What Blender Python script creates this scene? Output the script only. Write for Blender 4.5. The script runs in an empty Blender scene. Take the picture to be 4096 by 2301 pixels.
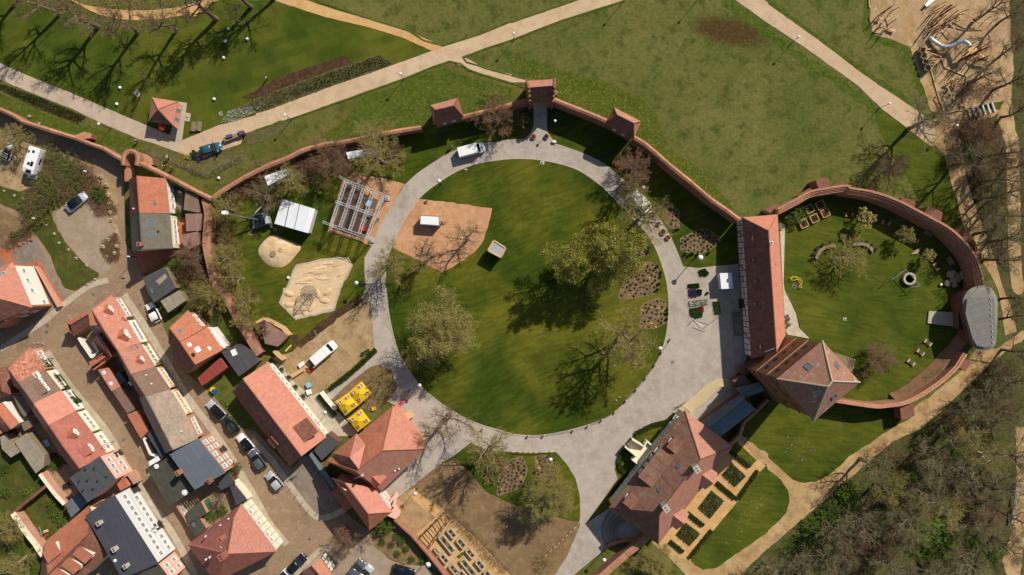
import bpy, bmesh, math, random
from mathutils import Vector, Matrix, geometry
sc = bpy.context.scene
COL = sc.collection
R = math.radians
# ---------------------------------------------------------------- camera, sky, sun, exposure
S, H, CX, CY = 0.048, 155.0, 2048.0, 1150.5      # metres per photo pixel on the ground, camera height
cam = bpy.data.objects.new('camera', bpy.data.cameras.new('camera')); COL.objects.link(cam)
cam.location = (0, 0, H); cam.rotation_euler = (0, 0, 0)
cam.data.sensor_width = 36.0; cam.data.lens = 36.0*H/(4096*S)
cam.data.clip_start = 1.0; cam.data.clip_end = 2000.0
sc.camera = cam
SUN_EL, SUN_AZ = R(43), math.atan2(0.64, 0.77)
wd = bpy.data.worlds.new('World'); sc.world = wd; wd.use_nodes = True
_n = wd.node_tree.nodes; _bg = _n['Background']
_sky = _n.new('ShaderNodeTexSky'); _sky.sky_type = 'NISHITA'; _sky.sun_disc = False
_sky.sun_elevation = SUN_EL; _sky.sun_rotation = SUN_AZ
wd.node_tree.links.new(_sky.outputs[0], _bg.inputs[0]); _bg.inputs[1].default_value = 0.085
sun = bpy.data.objects.new('sun', bpy.data.lights.new('sun', 'SUN')); COL.objects.link(sun)
sun.data.energy = 4.9; sun.data.angle = R(0.5); sun.data.color = (1.0, 0.93, 0.82)
_d = Vector((-math.sin(SUN_AZ)*math.cos(SUN_EL), -math.cos(SUN_AZ)*math.cos(SUN_EL), -math.sin(SUN_EL)))
sun.rotation_euler = _d.to_track_quat('-Z', 'Y').to_euler(); sun.location = (60, 70, 120)
sc.view_settings.view_transform = 'Standard'; sc.view_settings.look = 'None'
sc.view_settings.exposure = 0.0; sc.view_settings.gamma = 1.0; sc.view_settings.use_curve_mapping = False
sc.cycles.max_bounces = 4; sc.cycles.diffuse_bounces = 2; sc.cycles.transparent_max_bounces = 8

# ---------------------------------------------------------------- measuring: survey points read in the plan grid
ROW = {'a': 0.0, 'b': 576.0, 'c': 1152.0, 'd': 1725.0}
K = 1024.0/2572.0
def grid(t, x, y):
    if t == 'n': return x, y
    return (int(t[1])-1)*1024.0 + x*K, ROW[t[0]] + y*K
def at(t, x, y, z=0.0):
    gx, gy = grid(t, x, y); k = (H-z)/H
    return Vector(((gx-CX)*S*k, (CY-gy)*S*k, z))
def P(s, z=0.0):
    out, t = [], None
    for tok in s.split():
        if ',' in tok:
            a = tok.split(','); out.append(at(t, float(a[0]), float(a[1]), float(a[2]) if len(a) > 2 else z))
        else: t = tok
    return out
def smooth(pts, n=6, closed=False):
    out = []; N = len(pts); rng = range(N if closed else N-1)
    for i in rng:
        p0 = pts[(i-1) % N] if (closed or i > 0) else pts[0]; p1 = pts[i]; p2 = pts[(i+1) % N]
        p3 = pts[(i+2) % N] if (closed or i+2 < N) else pts[-1]
        for k in range(n):
            t = k/n
            out.append(0.5*((2*p1)+(p2-p0)*t+(2*p0-5*p1+4*p2-p3)*t*t+(3*p1-p0-3*p2+p3)*t*t*t))
    if not closed: out.append(pts[-1].copy())
    return out

# ---------------------------------------------------------------- object helpers
def rootloc(o):
    v = Vector((0, 0, 0))
    while o is not None: v = v + o.location; o = o.parent
    return v
def tag(o, label=None, cat=None, group=None, kind=None):
    if label: o['label'] = label
    if cat: o['category'] = cat
    if group: o['group'] = group
    if kind: o['kind'] = kind
    return o
def thing(name, label, cat, loc=(0, 0, 0), rz=0.0, group=None):
    o = bpy.data.objects.new(name, None); COL.objects.link(o)
    o.location = loc; o.rotation_euler = (0, 0, rz); o.empty_display_size = 0.3; o['kind'] = 'thing'
    return tag(o, label, cat, group)
def link(name, me, parent=None, loc=None):
    o = bpy.data.objects.new(name, me); COL.objects.link(o)
    if parent is not None: o.parent = parent
    if loc is not None: o.location = loc
    return o
def copy_tree(o, parent=None):
    c = o.copy(); COL.objects.link(c); c.parent = parent
    for ch in o.children: copy_tree(ch, c)
    return c
class MB:
    """collects geometry of one mesh"""
    def __init__(s): s.v = []; s.f = []; s.uv = {}; s.mi = []; s.m = 0
    def add(s, vs, fs, uvs=None):
        b = len(s.v); s.v.extend(Vector(q) for q in vs)
        for k, f in enumerate(fs):
            if uvs: s.uv[len(s.f)] = uvs[k]
            s.f.append([b+i for i in f]); s.mi.append(s.m)
        return s
    def box(s, c, d, rz=0.0, ang=None, taper=1.0):
        """box: base-centre c, full dims d, yaw rz"""
        cs, sn = math.cos(rz), math.sin(rz); vs = []
        for z, k in ((0, 1.0), (d[2], taper)):
            for x, y in ((-1, -1), (1, -1), (1, 1), (-1, 1)):
                X, Y = x*d[0]/2*k, y*d[1]/2*k
                vs.append((c[0]+X*cs-Y*sn, c[1]+X*sn+Y*cs, c[2]+z))
        return s.add(vs, [(3, 2, 1, 0), (4, 5, 6, 7), (0, 1, 5, 4), (1, 2, 6, 5), (2, 3, 7, 6), (3, 0, 4, 7)])
    def prism(s, poly, z0, z1, top=True, bot=False):
        n = len(poly); vs = [(p[0], p[1], z0) for p in poly]+[(p[0], p[1], z1) for p in poly]
        if sum((poly[i][0]*poly[(i+1) % n][1]-poly[(i+1) % n][0]*poly[i][1]) for i in range(n)) < 0:
            vs = vs[:n][::-1]+vs[n:][::-1]
        fs = [(i, (i+1) % n, n+(i+1) % n, n+i) for i in range(n)]
        if top: fs.append(tuple(range(n, 2*n)))
        if bot: fs.append(tuple(range(n-1, -1, -1)))
        return s.add(vs, fs)
    def tube(s, a, b, r0, r1=None, n=6, cap=True):
        a = Vector(a); b = Vector(b); r1 = r0 if r1 is None else r1
        d = (b-a); L = d.length
        if L < 1e-6: return s
        d /= L; u = d.orthogonal().normalized(); w = d.cross(u); vs = []
        for p, r in ((a, r0), (b, r1)):
            for i in range(n):
                t = 2*math.pi*i/n; vs.append(p+u*(r*math.cos(t))+w*(r*math.sin(t)))
        fs = [(i, (i+1) % n, n+(i+1) % n, n+i) for i in range(n)]
        if cap: fs += [tuple(range(n-1, -1, -1)), tuple(range(n, 2*n))]
        return s.add(vs, fs)
    def path(s, pts, r, n=6):
        for i in range(len(pts)-1): s.tube(pts[i], pts[i+1], r, r, n)
        return s
    def bar(s, a, b, w, h):
        """rectangular bar whose axis runs a->b, w wide, h high"""
        a = Vector(a); b = Vector(b); d = (b-a)
        if d.length < 1e-6: return s
        d.normalize(); side = d.cross(Vector((0, 0, 1)))
        side = Vector((1, 0, 0)) if side.length < 1e-4 else side.normalized()
        up = side.cross(d); vs = []
        for p in (a, b):
            for x, y in ((-1, -1), (1, -1), (1, 1), (-1, 1)): vs.append(p+side*(x*w/2)+up*(y*h/2))
        return s.add(vs, [(0, 1, 2, 3), (7, 6, 5, 4), (0, 4, 5, 1), (1, 5, 6, 2), (2, 6, 7, 3), (3, 7, 4, 0)])
    def lathe(s, c, prof, n=12):
        vs = []; c = Vector(c)
        for r, z in prof:
            for i in range(n):
                t = 2*math.pi*i/n; vs.append(c+Vector((r*math.cos(t), r*math.sin(t), z)))
        fs = []
        for j in range(len(prof)-1):
            for i in range(n):
                fs.append((j*n+i, j*n+(i+1) % n, (j+1)*n+(i+1) % n, (j+1)*n+i))
        fs += [tuple(range(n-1, -1, -1)), tuple(range((len(prof)-1)*n, len(prof)*n))]
        return s.add(vs, fs)
    def sphere(s, c, r, n=10, m=6, sz=1.0):
        prof = [(max(1e-3, r*math.sin(math.pi*j/m)), -r*sz*math.cos(math.pi*j/m)) for j in range(m+1)]
        return s.lathe(c, prof, n)
    def slab(s, poly, t):
        """sheet given by 3-D polygon, thickened downwards by t, with uv in metres along first edge"""
        n = len(poly); p = [Vector(q) for q in poly]
        nn = Vector((0, 0, 0))
        for i in range(n): nn += p[i].cross(p[(i+1) % n])
        if nn.z < 0: p = p[::-1]
        lo = min(q.z for q in p); e = None
        for i in range(n):
            a, b = p[i], p[(i+1) % n]
            if abs(a.z-lo) < 0.05 and abs(b.z-lo) < 0.05 and (b-a).length > 0.1: e = (b-a).normalized(); break
        if e is None: e = (p[1]-p[0]).normalized()
        nn.normalize(); g = nn.cross(e) if nn.length > 0 else Vector((0, 1, 0))
        uv = [(q.dot(e), q.dot(g)) for q in p]
        d = Vector((0, 0, -t))
        s.add(p+[q+d for q in p], [tuple(range(n)), tuple(range(2*n-1, n-1, -1))]+[(i, n+i, n+(i+1) % n, (i+1) % n) for i in range(n)],
              [uv, uv[::-1]]+[[(0, 0), (0, t), (1, t), (1, 0)]]*n)
        return s
    def mesh(s, name, mats, off=None, smooth=False):
        me = bpy.data.meshes.new(name); o = off or Vector((0, 0, 0))
        me.from_pydata([tuple(q-o) for q in s.v], [], s.f)
        if not isinstance(mats, (list, tuple)): mats = [mats]
        for m in mats: me.materials.append(m)
        if len(mats) > 1: me.polygons.foreach_set('material_index', s.mi)
        if s.uv:
            l = me.uv_layers.new(name='UVMap')
            for k, u in s.uv.items():
                for li, q in zip(me.polygons[k].loop_indices, u): l.data[li].uv = q
        if smooth: me.polygons.foreach_set('use_smooth', [True]*len(me.polygons))
        me.update(); return me
    def build(s, name, mat, parent=None, smooth=False, local=False):
        """vertices are in world space unless local: shift them to the parent"""
        off = None if (parent is None or local) else rootloc(parent)
        return link(name, s.mesh(name, mat, off, smooth), parent)
def ground_sheet(name, pts, z, mat, kind='structure', label=None):
    tri = geometry.tessellate_polygon([[Vector((p.x, p.y, 0)) for p in pts]])
    me = bpy.data.meshes.new(name); vs = [(p.x, p.y, z) for p in pts]; fs = []
    for t in tri:
        a, b, c = (Vector(vs[i]) for i in t)
        fs.append(t if (b-a).cross(c-a).z > 0 else t[::-1])
    me.from_pydata(vs, [], fs); me.materials.append(mat); me.update()
    o = link(name, me); return tag(o, label, None, None, kind)
def ribbon_pts(pts, width):
    """closed outline of a strip of given width round a centre line"""
    l, r = [], []
    for i, p in enumerate(pts):
        d = (pts[min(i+1, len(pts)-1)]-pts[max(i-1, 0)]); d.z = 0; d.normalize(); nrm = Vector((-d.y, d.x, 0))
        l.append(p+nrm*width/2); r.append(p-nrm*width/2)
    return l+r[::-1]
def strip_mesh(name, pts, prof, mat, parent=None, caps=True):
    """sweep a closed profile [(side, z)] along a line; side > 0 is to the left of travel"""
    mb = MB(); n = len(prof); N = len(pts)
    for i, p in enumerate(pts):
        d0 = pts[i]-pts[max(i-1, 0)]; d1 = pts[min(i+1, N-1)]-pts[i]
        d0.z = d1.z = 0
        d0 = d0.normalized() if d0.length > 1e-6 else d1.normalized(); d1 = d1.normalized() if d1.length > 1e-6 else d0
        m = (d0+d1); m = m.normalized() if m.length > 1e-6 else d0
        nrm = Vector((-m.y, m.x, 0)); k = 1/max(0.5, m.dot(d0))
        for sx, z in prof: mb.v.append(Vector((p.x, p.y, 0))+nrm*(sx*k)+Vector((0, 0, z)))
    for i in range(N-1):
        for j in range(n):
            mb.f.append([i*n+j, i*n+(j+1) % n, (i+1)*n+(j+1) % n, (i+1)*n+j]); mb.mi.append(0)
    if caps:
        mb.f.append(list(range(n))[::-1]); mb.f.append([(N-1)*n+j for j in range(n)]); mb.mi += [0, 0]
    off = rootloc(parent) if parent is not None else None
    me = mb.mesh(name, mat, off)
    bm = bmesh.new(); bm.from_mesh(me); bmesh.ops.recalc_face_normals(bm, faces=bm.faces); bm.to_mesh(me); bm.free()
    return link(name, me, parent)
# ---------------------------------------------------------------- materials
def lin(h):
    h = h.lstrip('#'); o = []
    for i in (0, 2, 4):
        c = int(h[i:i+2], 16)/255; o.append(c/12.92 if c <= 0.04045 else ((c+0.055)/1.055)**2.4)
    return tuple(o)+(1.0,)
def des(h, k=0.74, up=1.0):
    c = lin(h); g = 0.3*c[0]+0.5*c[1]+0.2*c[2]
    q = [min(0.9, (g+(x-g)*k)*up) for x in c[:3]]; return (q[0], q[1]*1.05, q[2]*.95, 1.0)
class NT:
    def __init__(s, name, rough=0.9, spec=0.2, metal=0.0):
        s.m = bpy.data.materials.new(name); s.m.use_nodes = True; s.t = s.m.node_tree; s.n = s.t.nodes
        s.b = s.n['Principled BSDF']; s.b.inputs['Roughness'].default_value = rough
        s.b.inputs['Specular IOR Level'].default_value = spec; s.b.inputs['Metallic'].default_value = metal
    def new(s, t, **kw):
        q = s.n.new(t)
        for k, v in kw.items(): setattr(q, k, v)
        return q
    def l(s, a, b): s.t.links.new(a, b)
    def pos(s): return s.new('ShaderNodeNewGeometry').outputs['Position']
    def obj(s): return s.new('ShaderNodeTexCoord').outputs['Object']
    def uvc(s): return s.new('ShaderNodeTexCoord').outputs['UV']
    def mapped(s, vec, rot=0.0, scale=(1, 1, 1)):
        q = s.new('ShaderNodeMapping'); s.l(vec, q.inputs[0]); q.inputs['Rotation'].default_value = (0, 0, rot); q.inputs['Scale'].default_value = scale
        return q.outputs[0]
    def noise(s, vec, scale, detail=4.0, rough=0.6, dist=0.0):
        q = s.new('ShaderNodeTexNoise'); s.l(vec, q.inputs['Vector']); q.inputs['Scale'].default_value = scale
        q.inputs['Detail'].default_value = detail; q.inputs['Roughness'].default_value = rough; q.inputs['Distortion'].default_value = dist
        return q.outputs['Fac']
    def ramp(s, fac, lo, hi):
        q = s.new('ShaderNodeMapRange'); q.clamp = True; s.l(fac, q.inputs[0]); q.inputs[1].default_value = lo; q.inputs[2].default_value = hi
        return q.outputs[0]
    def mix(s, fac, a, b, mode='MIX'):
        q = s.new('ShaderNodeMix', data_type='RGBA', blend_type=mode)
        if isinstance(fac, float): q.inputs[0].default_value = fac
        else: s.l(fac, q.inputs[0])
        for i, c in ((6, a), (7, b)):
            if isinstance(c, tuple): q.inputs[i].default_value = c
            else: s.l(c, q.inputs[i])
        return q.outputs[2]
    def grey(s, fac, lo, hi):
        q = s.new('ShaderNodeMapRange'); s.l(fac, q.inputs[0]); q.inputs[1].default_value = 0.25; q.inputs[2].default_value = 0.75
        q.inputs[3].default_value = lo; q.inputs[4].default_value = hi; return q.outputs[0]
    def bump(s, h, dist, strength=0.6):
        q = s.new('ShaderNodeBump'); s.l(h, q.inputs['Height']); q.inputs['Distance'].default_value = dist; q.inputs['Strength'].default_value = strength
        s.l(q.outputs[0], s.b.inputs['Normal'])
    def out(s, c):
        if isinstance(c, tuple): s.b.inputs['Base Color'].default_value = c
        else: s.l(c, s.b.inputs['Base Color'])
        return s.m
def flat(name, c, rough=0.8, spec=0.2, metal=0.0, var=0.12, scale=1.5):
    """painted or raw stuff: one colour with slight dirt"""
    t = NT(name, rough, spec, metal); c = lin(c) if isinstance(c, str) else c
    v = t.grey(t.noise(t.pos(), scale, 5, 0.7), 1-var, 1+var*0.6)
    return t.out(t.mix(1.0, c, v, 'MULTIPLY'))
def earth(name, cols, s1=0.12, s2=0.7, s3=5.0, fine=0.25, bump=0.06, thr=(0.42, 0.6), thr2=(0.45, 0.65), tuftcol=None, spot=None):
    """ground: two broad tints, a third in patches, fine grain, relief"""
    t = NT(name, 0.95, 0.1); p = t.pos(); c = [lin(x) for x in cols]
    a = t.mix(t.ramp(t.noise(p, s1, 5, 0.65), *thr), c[0], c[1])
    if len(c) > 2: a = t.mix(t.ramp(t.noise(p, s2, 6, 0.7), *thr2), a, c[2])
    g = t.noise(p, s3*.55, 6, 0.85)
    if spot:
        mp = t.new('ShaderNodeMapping'); t.l(p, mp.inputs[0]); mp.vector_type = 'TEXTURE'; mp.inputs['Location'].default_value = spot[0]; mp.inputs['Scale'].default_value = spot[1]; mp.inputs['Rotation'].default_value = (0, 0, spot[2])
        ln = t.new('ShaderNodeVectorMath', operation='LENGTH'); t.l(mp.outputs[0], ln.inputs[0]); ad = t.new('ShaderNodeMath', operation='ADD'); t.l(ln.outputs['Value'], ad.inputs[0]); t.l(t.noise(p, .35, 5, .7), ad.inputs[1])
        iv = t.new('ShaderNodeMath', operation='SUBTRACT'); iv.inputs[0].default_value = 2.0; t.l(ad.outputs[0], iv.inputs[1])
        a = t.mix(t.ramp(iv.outputs[0], .45, .95), a, lin('4a3a1e'))
    a = t.mix(1.0, a, t.grey(g, 1-fine, 1+fine), 'MULTIPLY')
    if tuftcol:
        a = t.mix(t.ramp(t.noise(p, 2.6, 3, 0.8), 0.6, 0.7), a, lin(tuftcol))
    if bump: t.bump(g, bump, 0.8)
    return t.out(a)
def roofmat(name, c1, c2, dirt='4a3a30', damt=0.35, row=0.5, col=0.42, patch=None, pthr=(0.55, 0.7), shade=0.7):
    """clay tiles laid in courses, weathered in streaks"""
    t = NT(name, 0.8, 0.2); uv = t.uvc()
    b = t.new('ShaderNodeTexBrick'); t.l(uv, b.inputs['Vector']); b.offset = 0.5; b.squash = 1.0
    b.inputs['Color1'].default_value = des(c1); b.inputs['Color2'].default_value = des(c2); b.inputs['Mortar'].default_value = tuple(x*shade for x in des(c1)[:3])+(1,)
    b.inputs['Scale'].default_value = 1.0; b.inputs['Mortar Size'].default_value = 0.03; b.inputs['Brick Width'].default_value = col; b.inputs['Row Height'].default_value = row
    b.inputs['Mortar Smooth'].default_value = 0.3
    p = t.pos(); a = b.outputs['Color']
    if patch: a = t.mix(t.ramp(t.noise(p, 0.55, 5, 0.7), *pthr), a, des(patch))
    stre = t.noise(t.mapped(uv, 0, (1.4, 0.25, 1)), 1.0, 5, 0.7)
    d = t.mix(t.ramp(stre, 0.5, 0.78), (0, 0, 0, 1), (damt, damt, damt, 1))
    a = t.mix(d, a, des(dirt))
    a = t.mix(1.0, a, t.grey(t.noise(p, 1.1, 6, 0.75), 0.8, 1.16), 'MULTIPLY')
    t.bump(b.outputs['Fac'], -0.03, 0.5)
    return t.out(a)
def seammat(name, c, seam=1.0, var=0.18):
    """bitumen or sheet roofing with laps"""
    t = NT(name, 0.85, 0.2); uv = t.uvc()
    b = t.new('ShaderNodeTexBrick'); t.l(uv, b.inputs['Vector']); b.offset = 0.0
    k = lin(c); b.inputs['Color1'].default_value = k; b.inputs['Color2'].default_value = tuple(x*1.12 for x in k[:3])+(1,); b.inputs['Mortar'].default_value = tuple(x*0.6 for x in k[:3])+(1,)
    b.inputs['Scale'].default_value = 1.0; b.inputs['Mortar Size'].default_value = 0.02; b.inputs['Brick Width'].default_value = seam; b.inputs['Row Height'].default_value = 40.0
    a = t.mix(1.0, b.outputs['Color'], t.grey(t.noise(t.pos(), 0.9, 6, 0.75), 1-var, 1+var), 'MULTIPLY')
    return t.out(a)
def brickmat(name, c1, c2, mort, patch=None, pthr=(0.55, 0.7)):
    t = NT(name, 0.9, 0.15); p = t.pos()
    a = t.mix(t.ramp(t.noise(p, 3.5, 4, 0.8), 0.35, 0.65), des(c1, .8), des(c2, .8))
    a = t.mix(t.ramp(t.noise(p, 9.0, 2, 0.7), 0.55, 0.75), a, des(mort))
    a = t.mix(1.0, a, t.grey(t.noise(p, .8, 5, .7), .78, 1.2), 'MULTIPLY')
    if patch: a = t.mix(t.ramp(t.noise(p, 0.5, 6, 0.7), *pthr), a, des(patch))
    oi = t.new('ShaderNodeObjectInfo'); mr = t.new('ShaderNodeMapRange'); t.l(oi.outputs['Random'], mr.inputs[0]); mr.inputs[3].default_value = .86; mr.inputs[4].default_value = 1.12
    a = t.mix(1.0, a, mr.outputs[0], 'MULTIPLY')
    t.bump(t.noise(p, 7.0, 4, 0.8), 0.05, 0.7)
    return t.out(a)
def lawnmat(name, ca, cb, cc, rot=R(-20), bw=2.6, rh=0.52, cx=0, cy=0, amt=1.0):
    """rolled turf: strips laid side by side, each with its own tint"""
    t = NT(name, 0.95, 0.1); p = t.pos()
    w = t.new('ShaderNodeTexNoise'); t.l(p, w.inputs['Vector']); w.inputs['Scale'].default_value = 0.035; w.inputs['Detail'].default_value = 1.0
    o = t.new('ShaderNodeVectorMath', operation='SCALE'); t.l(w.outputs['Color'], o.inputs[0]); o.inputs[3].default_value = 6.0
    ad = t.new('ShaderNodeVectorMath', operation='ADD'); t.l(p, ad.inputs[0]); t.l(o.outputs[0], ad.inputs[1])
    b = t.new('ShaderNodeTexBrick'); t.l(t.mapped(ad.outputs[0], rot), b.inputs['Vector']); b.offset = 0.37; b.offset_frequency = 2
    b.inputs['Color1'].default_value = (.66, .7, .66, 1); b.inputs['Color2'].default_value = (1.18, 1.12, 1.1, 1)
    b.inputs['Scale'].default_value = 1.0; b.inputs['Mortar Size'].default_value = 0.0; b.inputs['Brick Width'].default_value = bw; b.inputs['Row Height'].default_value = rh
    br = t.mix(t.ramp(t.noise(p, 0.07, 3, 0.6), 0.42, 0.62), lin(ca), lin(cb))
    a = br
    a = t.mix(t.ramp(t.noise(p, 0.06, 4, 0.65), 0.46, 0.72), a, lin(cc))
    a = t.mix(min(1., .6*amt), a, t.mix(1.0, a, b.outputs['Color'], 'MULTIPLY'))
    g = t.noise(p, 2.2, 6, 0.85)
    a = t.mix(1.0, a, t.grey(g, 0.8, 1.2), 'MULTIPLY'); t.bump(g, 0.04, 0.7)
    return t.out(a)
def leafmat(name, c1, c2, trans=0.25):
    t = NT(name, 0.7, 0.15)
    r = t.new('ShaderNodeTexCoord'); a = t.mix(t.ramp(t.noise(t.pos(), 1.3, 4, 0.8), 0.35, 0.65), lin(c1), lin(c2))
    return t.out(a)
def glassmat(name, c='1a2026', rough=0.08, spec=0.5):
    t = NT(name, rough, spec); return t.out(lin(c))
def emptymat(): pass
MT = {}
def mk():
    m = MT
    m['meadow'] = earth('meadow_grass', ('535a27', '696535', '434d1e'), 0.05, 0.35, 2.4, 0.5, 0.15, (0.4, 0.62), (0.5, 0.64), tuftcol='857a4c', spot=(tuple(at('a3', 2200, 320)), (8.5, 3.2, 50), R(-12)))
    m['verge'] = earth('rough_verge', ('535825', '6a6232', '414a1a'), 0.12, 0.5, 4.0, 0.36, 0.12, (0.4, 0.62), (0.5, 0.64), tuftcol='756b40')
    m['park'] = lawnmat('park_lawn', '3c4b13', '53591a', '626022', R(-17), 5.0, 1.6, amt=1.1)
    m['lawn'] = lawnmat('rolled_turf', '37460f', '565a1a', '68621f', bw=2.1, rh=.44, amt=1.25)
    m['lawn2'] = lawnmat('court_turf', '384711', '51581a', '5f5f20', R(8), bw=2.1, rh=.44, amt=1.1)
    m['garden'] = earth('garden_grass', ('3c4c17', '565825', '4b3f26'), 0.3, 0.9, 5.0, 0.3, 0.08)
    m['daff'] = earth('lush_grass', ('3c4d12', '4a551b', '5d622a'), 0.3, 1.4, 5.0, 0.3, 0.1)
    m['forest'] = earth('forest_floor', ('474429', '445020', '5e5538'), 0.07, 0.5, 3.0, 0.42, 0.15)
    m['soil'] = earth('dug_soil', ('4a3524', '3a291b', '5d4733'), 0.3, 1.2, 5.0, 0.38, 0.1)
    m['bed'] = earth('flower_bed_soil', ('77604a', '665039', '86705a'), 0.5, 1.5, 6.0, 0.3, 0.08)
    m['dry'] = earth('dry_planting', ('6b6045', '5b5236', '4d5427'), 0.4, 1.3, 6.0, 0.38, 0.1)
    m['bare'] = earth('bare_earth', ('7d6548', '6f5940', '8c7554'), 0.15, 0.6, 5.0, 0.22, 0.06)
    m['dirt'] = earth('trodden_yard_dirt', ('9f8560', 'ac9370', '8a704f'), 0.13, 0.5, 4.0, 0.16, 0.05)
    m['road'] = earth('park_road', ('bda385', 'c4ab8d', 'b2977a'), 0.06, 0.5, 5.0, 0.1, 0.01)
    m['roadw'] = earth('park_road_grey', ('b3a08c', 'bba893', 'a8947e'), 0.08, 0.4, 6.0, 0.08, 0.01)
    m['ring'] = earth('fine_gravel', ('a79c90', '978b7f', 'b2a79a'), 0.1, 0.6, 5.0, 0.13, 0.02, (.38, .64), (.4, .7))
    m['tan'] = earth('tan_gravel', ('c29a66', 'b88f5c', 'cba674'), 0.15, 0.6, 6.0, 0.10, 0.02)
    m['terra'] = earth('orange_gravel', ('b98c68', 'ac7e5b', 'c29874'), 0.12, 0.7, 4.0, 0.16, 0.05, (.38, .64))
    m['wood_path'] = earth('trodden_path', ('a8895f', 'b59a70', '927550'), 0.15, 0.5, 4.0, 0.18, 0.04)
    m['chips'] = earth('wood_chips', ('a58a66', '957a58', 'b69b78'), 0.15, 0.6, 4.5, 0.25, 0.06)
    m['sand'] = earth('play_sand', ('cfb38c', 'c5a67d', 'd6bc98'), 0.3, 0.9, 3.0, 0.13, 0.12)
    m['cobble'] = earth('cobbles', ('8f7860', '836c56', '9a8369'), 0.15, 0.6, 4.5, 0.26, 0.05)
    m['cobgrey'] = earth('grey_setts', ('81766a', '776c60', '8d8274'), 0.2, 0.8, 5.0, 0.22, 0.04)
    m['kerbst'] = earth('pavement_slabs', ('b0a28c', 'b9ab95', 'a19480'), 0.3, 0.8, 5.0, 0.14, 0.03)
    m['redpave'] = earth('red_paving', ('a8674a', 'b0704f', '985c43'), 0.4, 0.9, 6.0, 0.14, 0.02)
    m['lot'] = earth('parking_brick', ('a28d7c', '94806c', '8d8266'), 0.2, 0.7, 5.0, 0.16, 0.03)
    m['slab'] = earth('terrace_slabs', ('b5a994', 'aa9e88', 'c0b49f'), 0.3, 1.1, 4.0, 0.12, 0.02)
    m['concrete'] = flat('concrete', 'b3aa9c', var=0.15)
    m['stone'] = flat('pale_stone', 'b0a48f', var=0.22, scale=2.5)
    m['boulder'] = flat('boulder', 'a3957f', var=0.3, scale=3.0)
    # roofs
    m['r_bright'] = roofmat('bright_clay_tiles', 'd07a60', 'c9705a', '8a4a3a', 0.3)
    m['r_pink'] = roofmat('pink_clay_tiles', 'd77e69', 'd07863', '9a5848', 0.2)
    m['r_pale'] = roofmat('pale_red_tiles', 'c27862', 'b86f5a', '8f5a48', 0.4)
    m['r_orange'] = roofmat('orange_clay_tiles', 'c66a42', 'bd6040', '7c4632', 0.45)
    m['r_red'] = roofmat('red_engobed_tiles', 'b8604f', 'ae5848', '7c4438', 0.4)
    m['r_old_shade'] = roofmat('old_and_shaded_tiles', '9c5a44', '8a4c3a', '5a4034', 0.7, patch='8f6e58')  # old tiles; also shade painted onto slopes turned from the sun
    m['r_palace'] = roofmat('palace_plain_tiles', '9a6450', '865643', '54443a', 1.0, patch='927c6a', pthr=(0.58, 0.75))
    m['r_tower'] = roofmat('tower_tiles', 'a96a55', 'a0624e', '8c8078', 0.8, patch='b0a49c', pthr=(0.6, 0.66))
    m['r_hall'] = roofmat('hall_tiles', 'd87a5c', 'd27458', '98503e', 0.15)
    m['r_mott'] = roofmat('mottled_handmade_tiles', 'cf7a58', 'a04c38', '6e4636', 0.5, row=0.36, col=0.5)
    m['r_brown'] = roofmat('brown_tiles', '8e6858', '84604f', '5a483c', 0.5)
    m['r_tan'] = roofmat('mossy_tan_tiles', '988272', 'a88e7c', '7c7464', 0.7, row=0.36, col=0.5, patch='b08474', pthr=(0.5, 0.62))
    m['r_grey'] = roofmat('grey_brown_tiles', '776a5e', '6e6156', '564c44', 0.4)
    m['r_moss'] = roofmat('weathered_brown_tiles', '84665a', '7a5d50', '5f5048', 0.6, patch='7c6c5c')
    m['r_wall'] = brickmat('wall_coping_tiles', 'c08062', 'a96a4c', '8c5a44', 'b4927a', (0.6, 0.75))
    m['slate'] = roofmat('slate_roof', '6d808a', '647680', '54646c', 0.3, row=0.4, col=0.7)
    m['apron'] = earth('earth_topped_brick', ('8a654c', '6f5240', '7a6e4a'), .3, .9, 5, .3, .08)
    m['zinc'] = seammat('zinc_sheet', 'a09c8e', 0.6, 0.14)
    m['darkflat'] = seammat('dark_bitumen', '4a4a4c', 1.0)
    m['bluegrey'] = seammat('blue_grey_bitumen', '5f646c', 1.0, 0.1)
    m['blackflat'] = seammat('charcoal_bitumen', '43444a', 1.0, 0.1)
    m['greenflat'] = seammat('moss_dark_bitumen', '45443a', 1.0, 0.3)
    m['fibre'] = seammat('fibre_cement', '8f8672', 0.35, 0.3)
    m['redsheet'] = seammat('dark_red_sheet', '8a4038', 0.25, 0.15)
    m['shedbrown'] = seammat('brown_felt', '7b6656', 0.9, 0.2)
    m['shedpink'] = seammat('brown_pink_felt', '86695c', 0.9, 0.2)
    # walls
    m['brick'] = brickmat('old_brick', 'ac7050', '93593f', 'a5826a', 'b39a80', (0.62, 0.76))
    m['brickd'] = brickmat('dark_brick', '8c5440', '764432', '8a6a56', '9a8068', (0.62, 0.78))
    m['bricko'] = brickmat('orange_brick', 'c27752', 'b06846', 'b89070')
    m['brickp'] = brickmat('pink_brick', 'cc8c74', 'c08068', 'cfa894')
    m['white'] = flat('white_plaster', 'e6dfd2', var=0.06)
    m['cream'] = flat('cream_plaster', 'e8dcc0', var=0.06)
    m['pinkw'] = flat('pink_plaster', 'e3b09c', var=0.06)
    m['palew'] = flat('pale_grey_plaster', 'd6d6d4', var=0.05)
    m['salmon'] = flat('salmon_plaster', 'cf8a72', var=0.08)
    m['yellow'] = flat('yellow_paint', 'e0a232', var=0.06)
    m['ochre'] = flat('ochre_plaster', 'c8b48a', var=0.08)
    m['timber'] = flat('dark_red_timber', '7a4c42', var=0.15)
    m['wood'] = flat('raw_timber', 'c9a877', var=0.14, scale=3)
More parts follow.
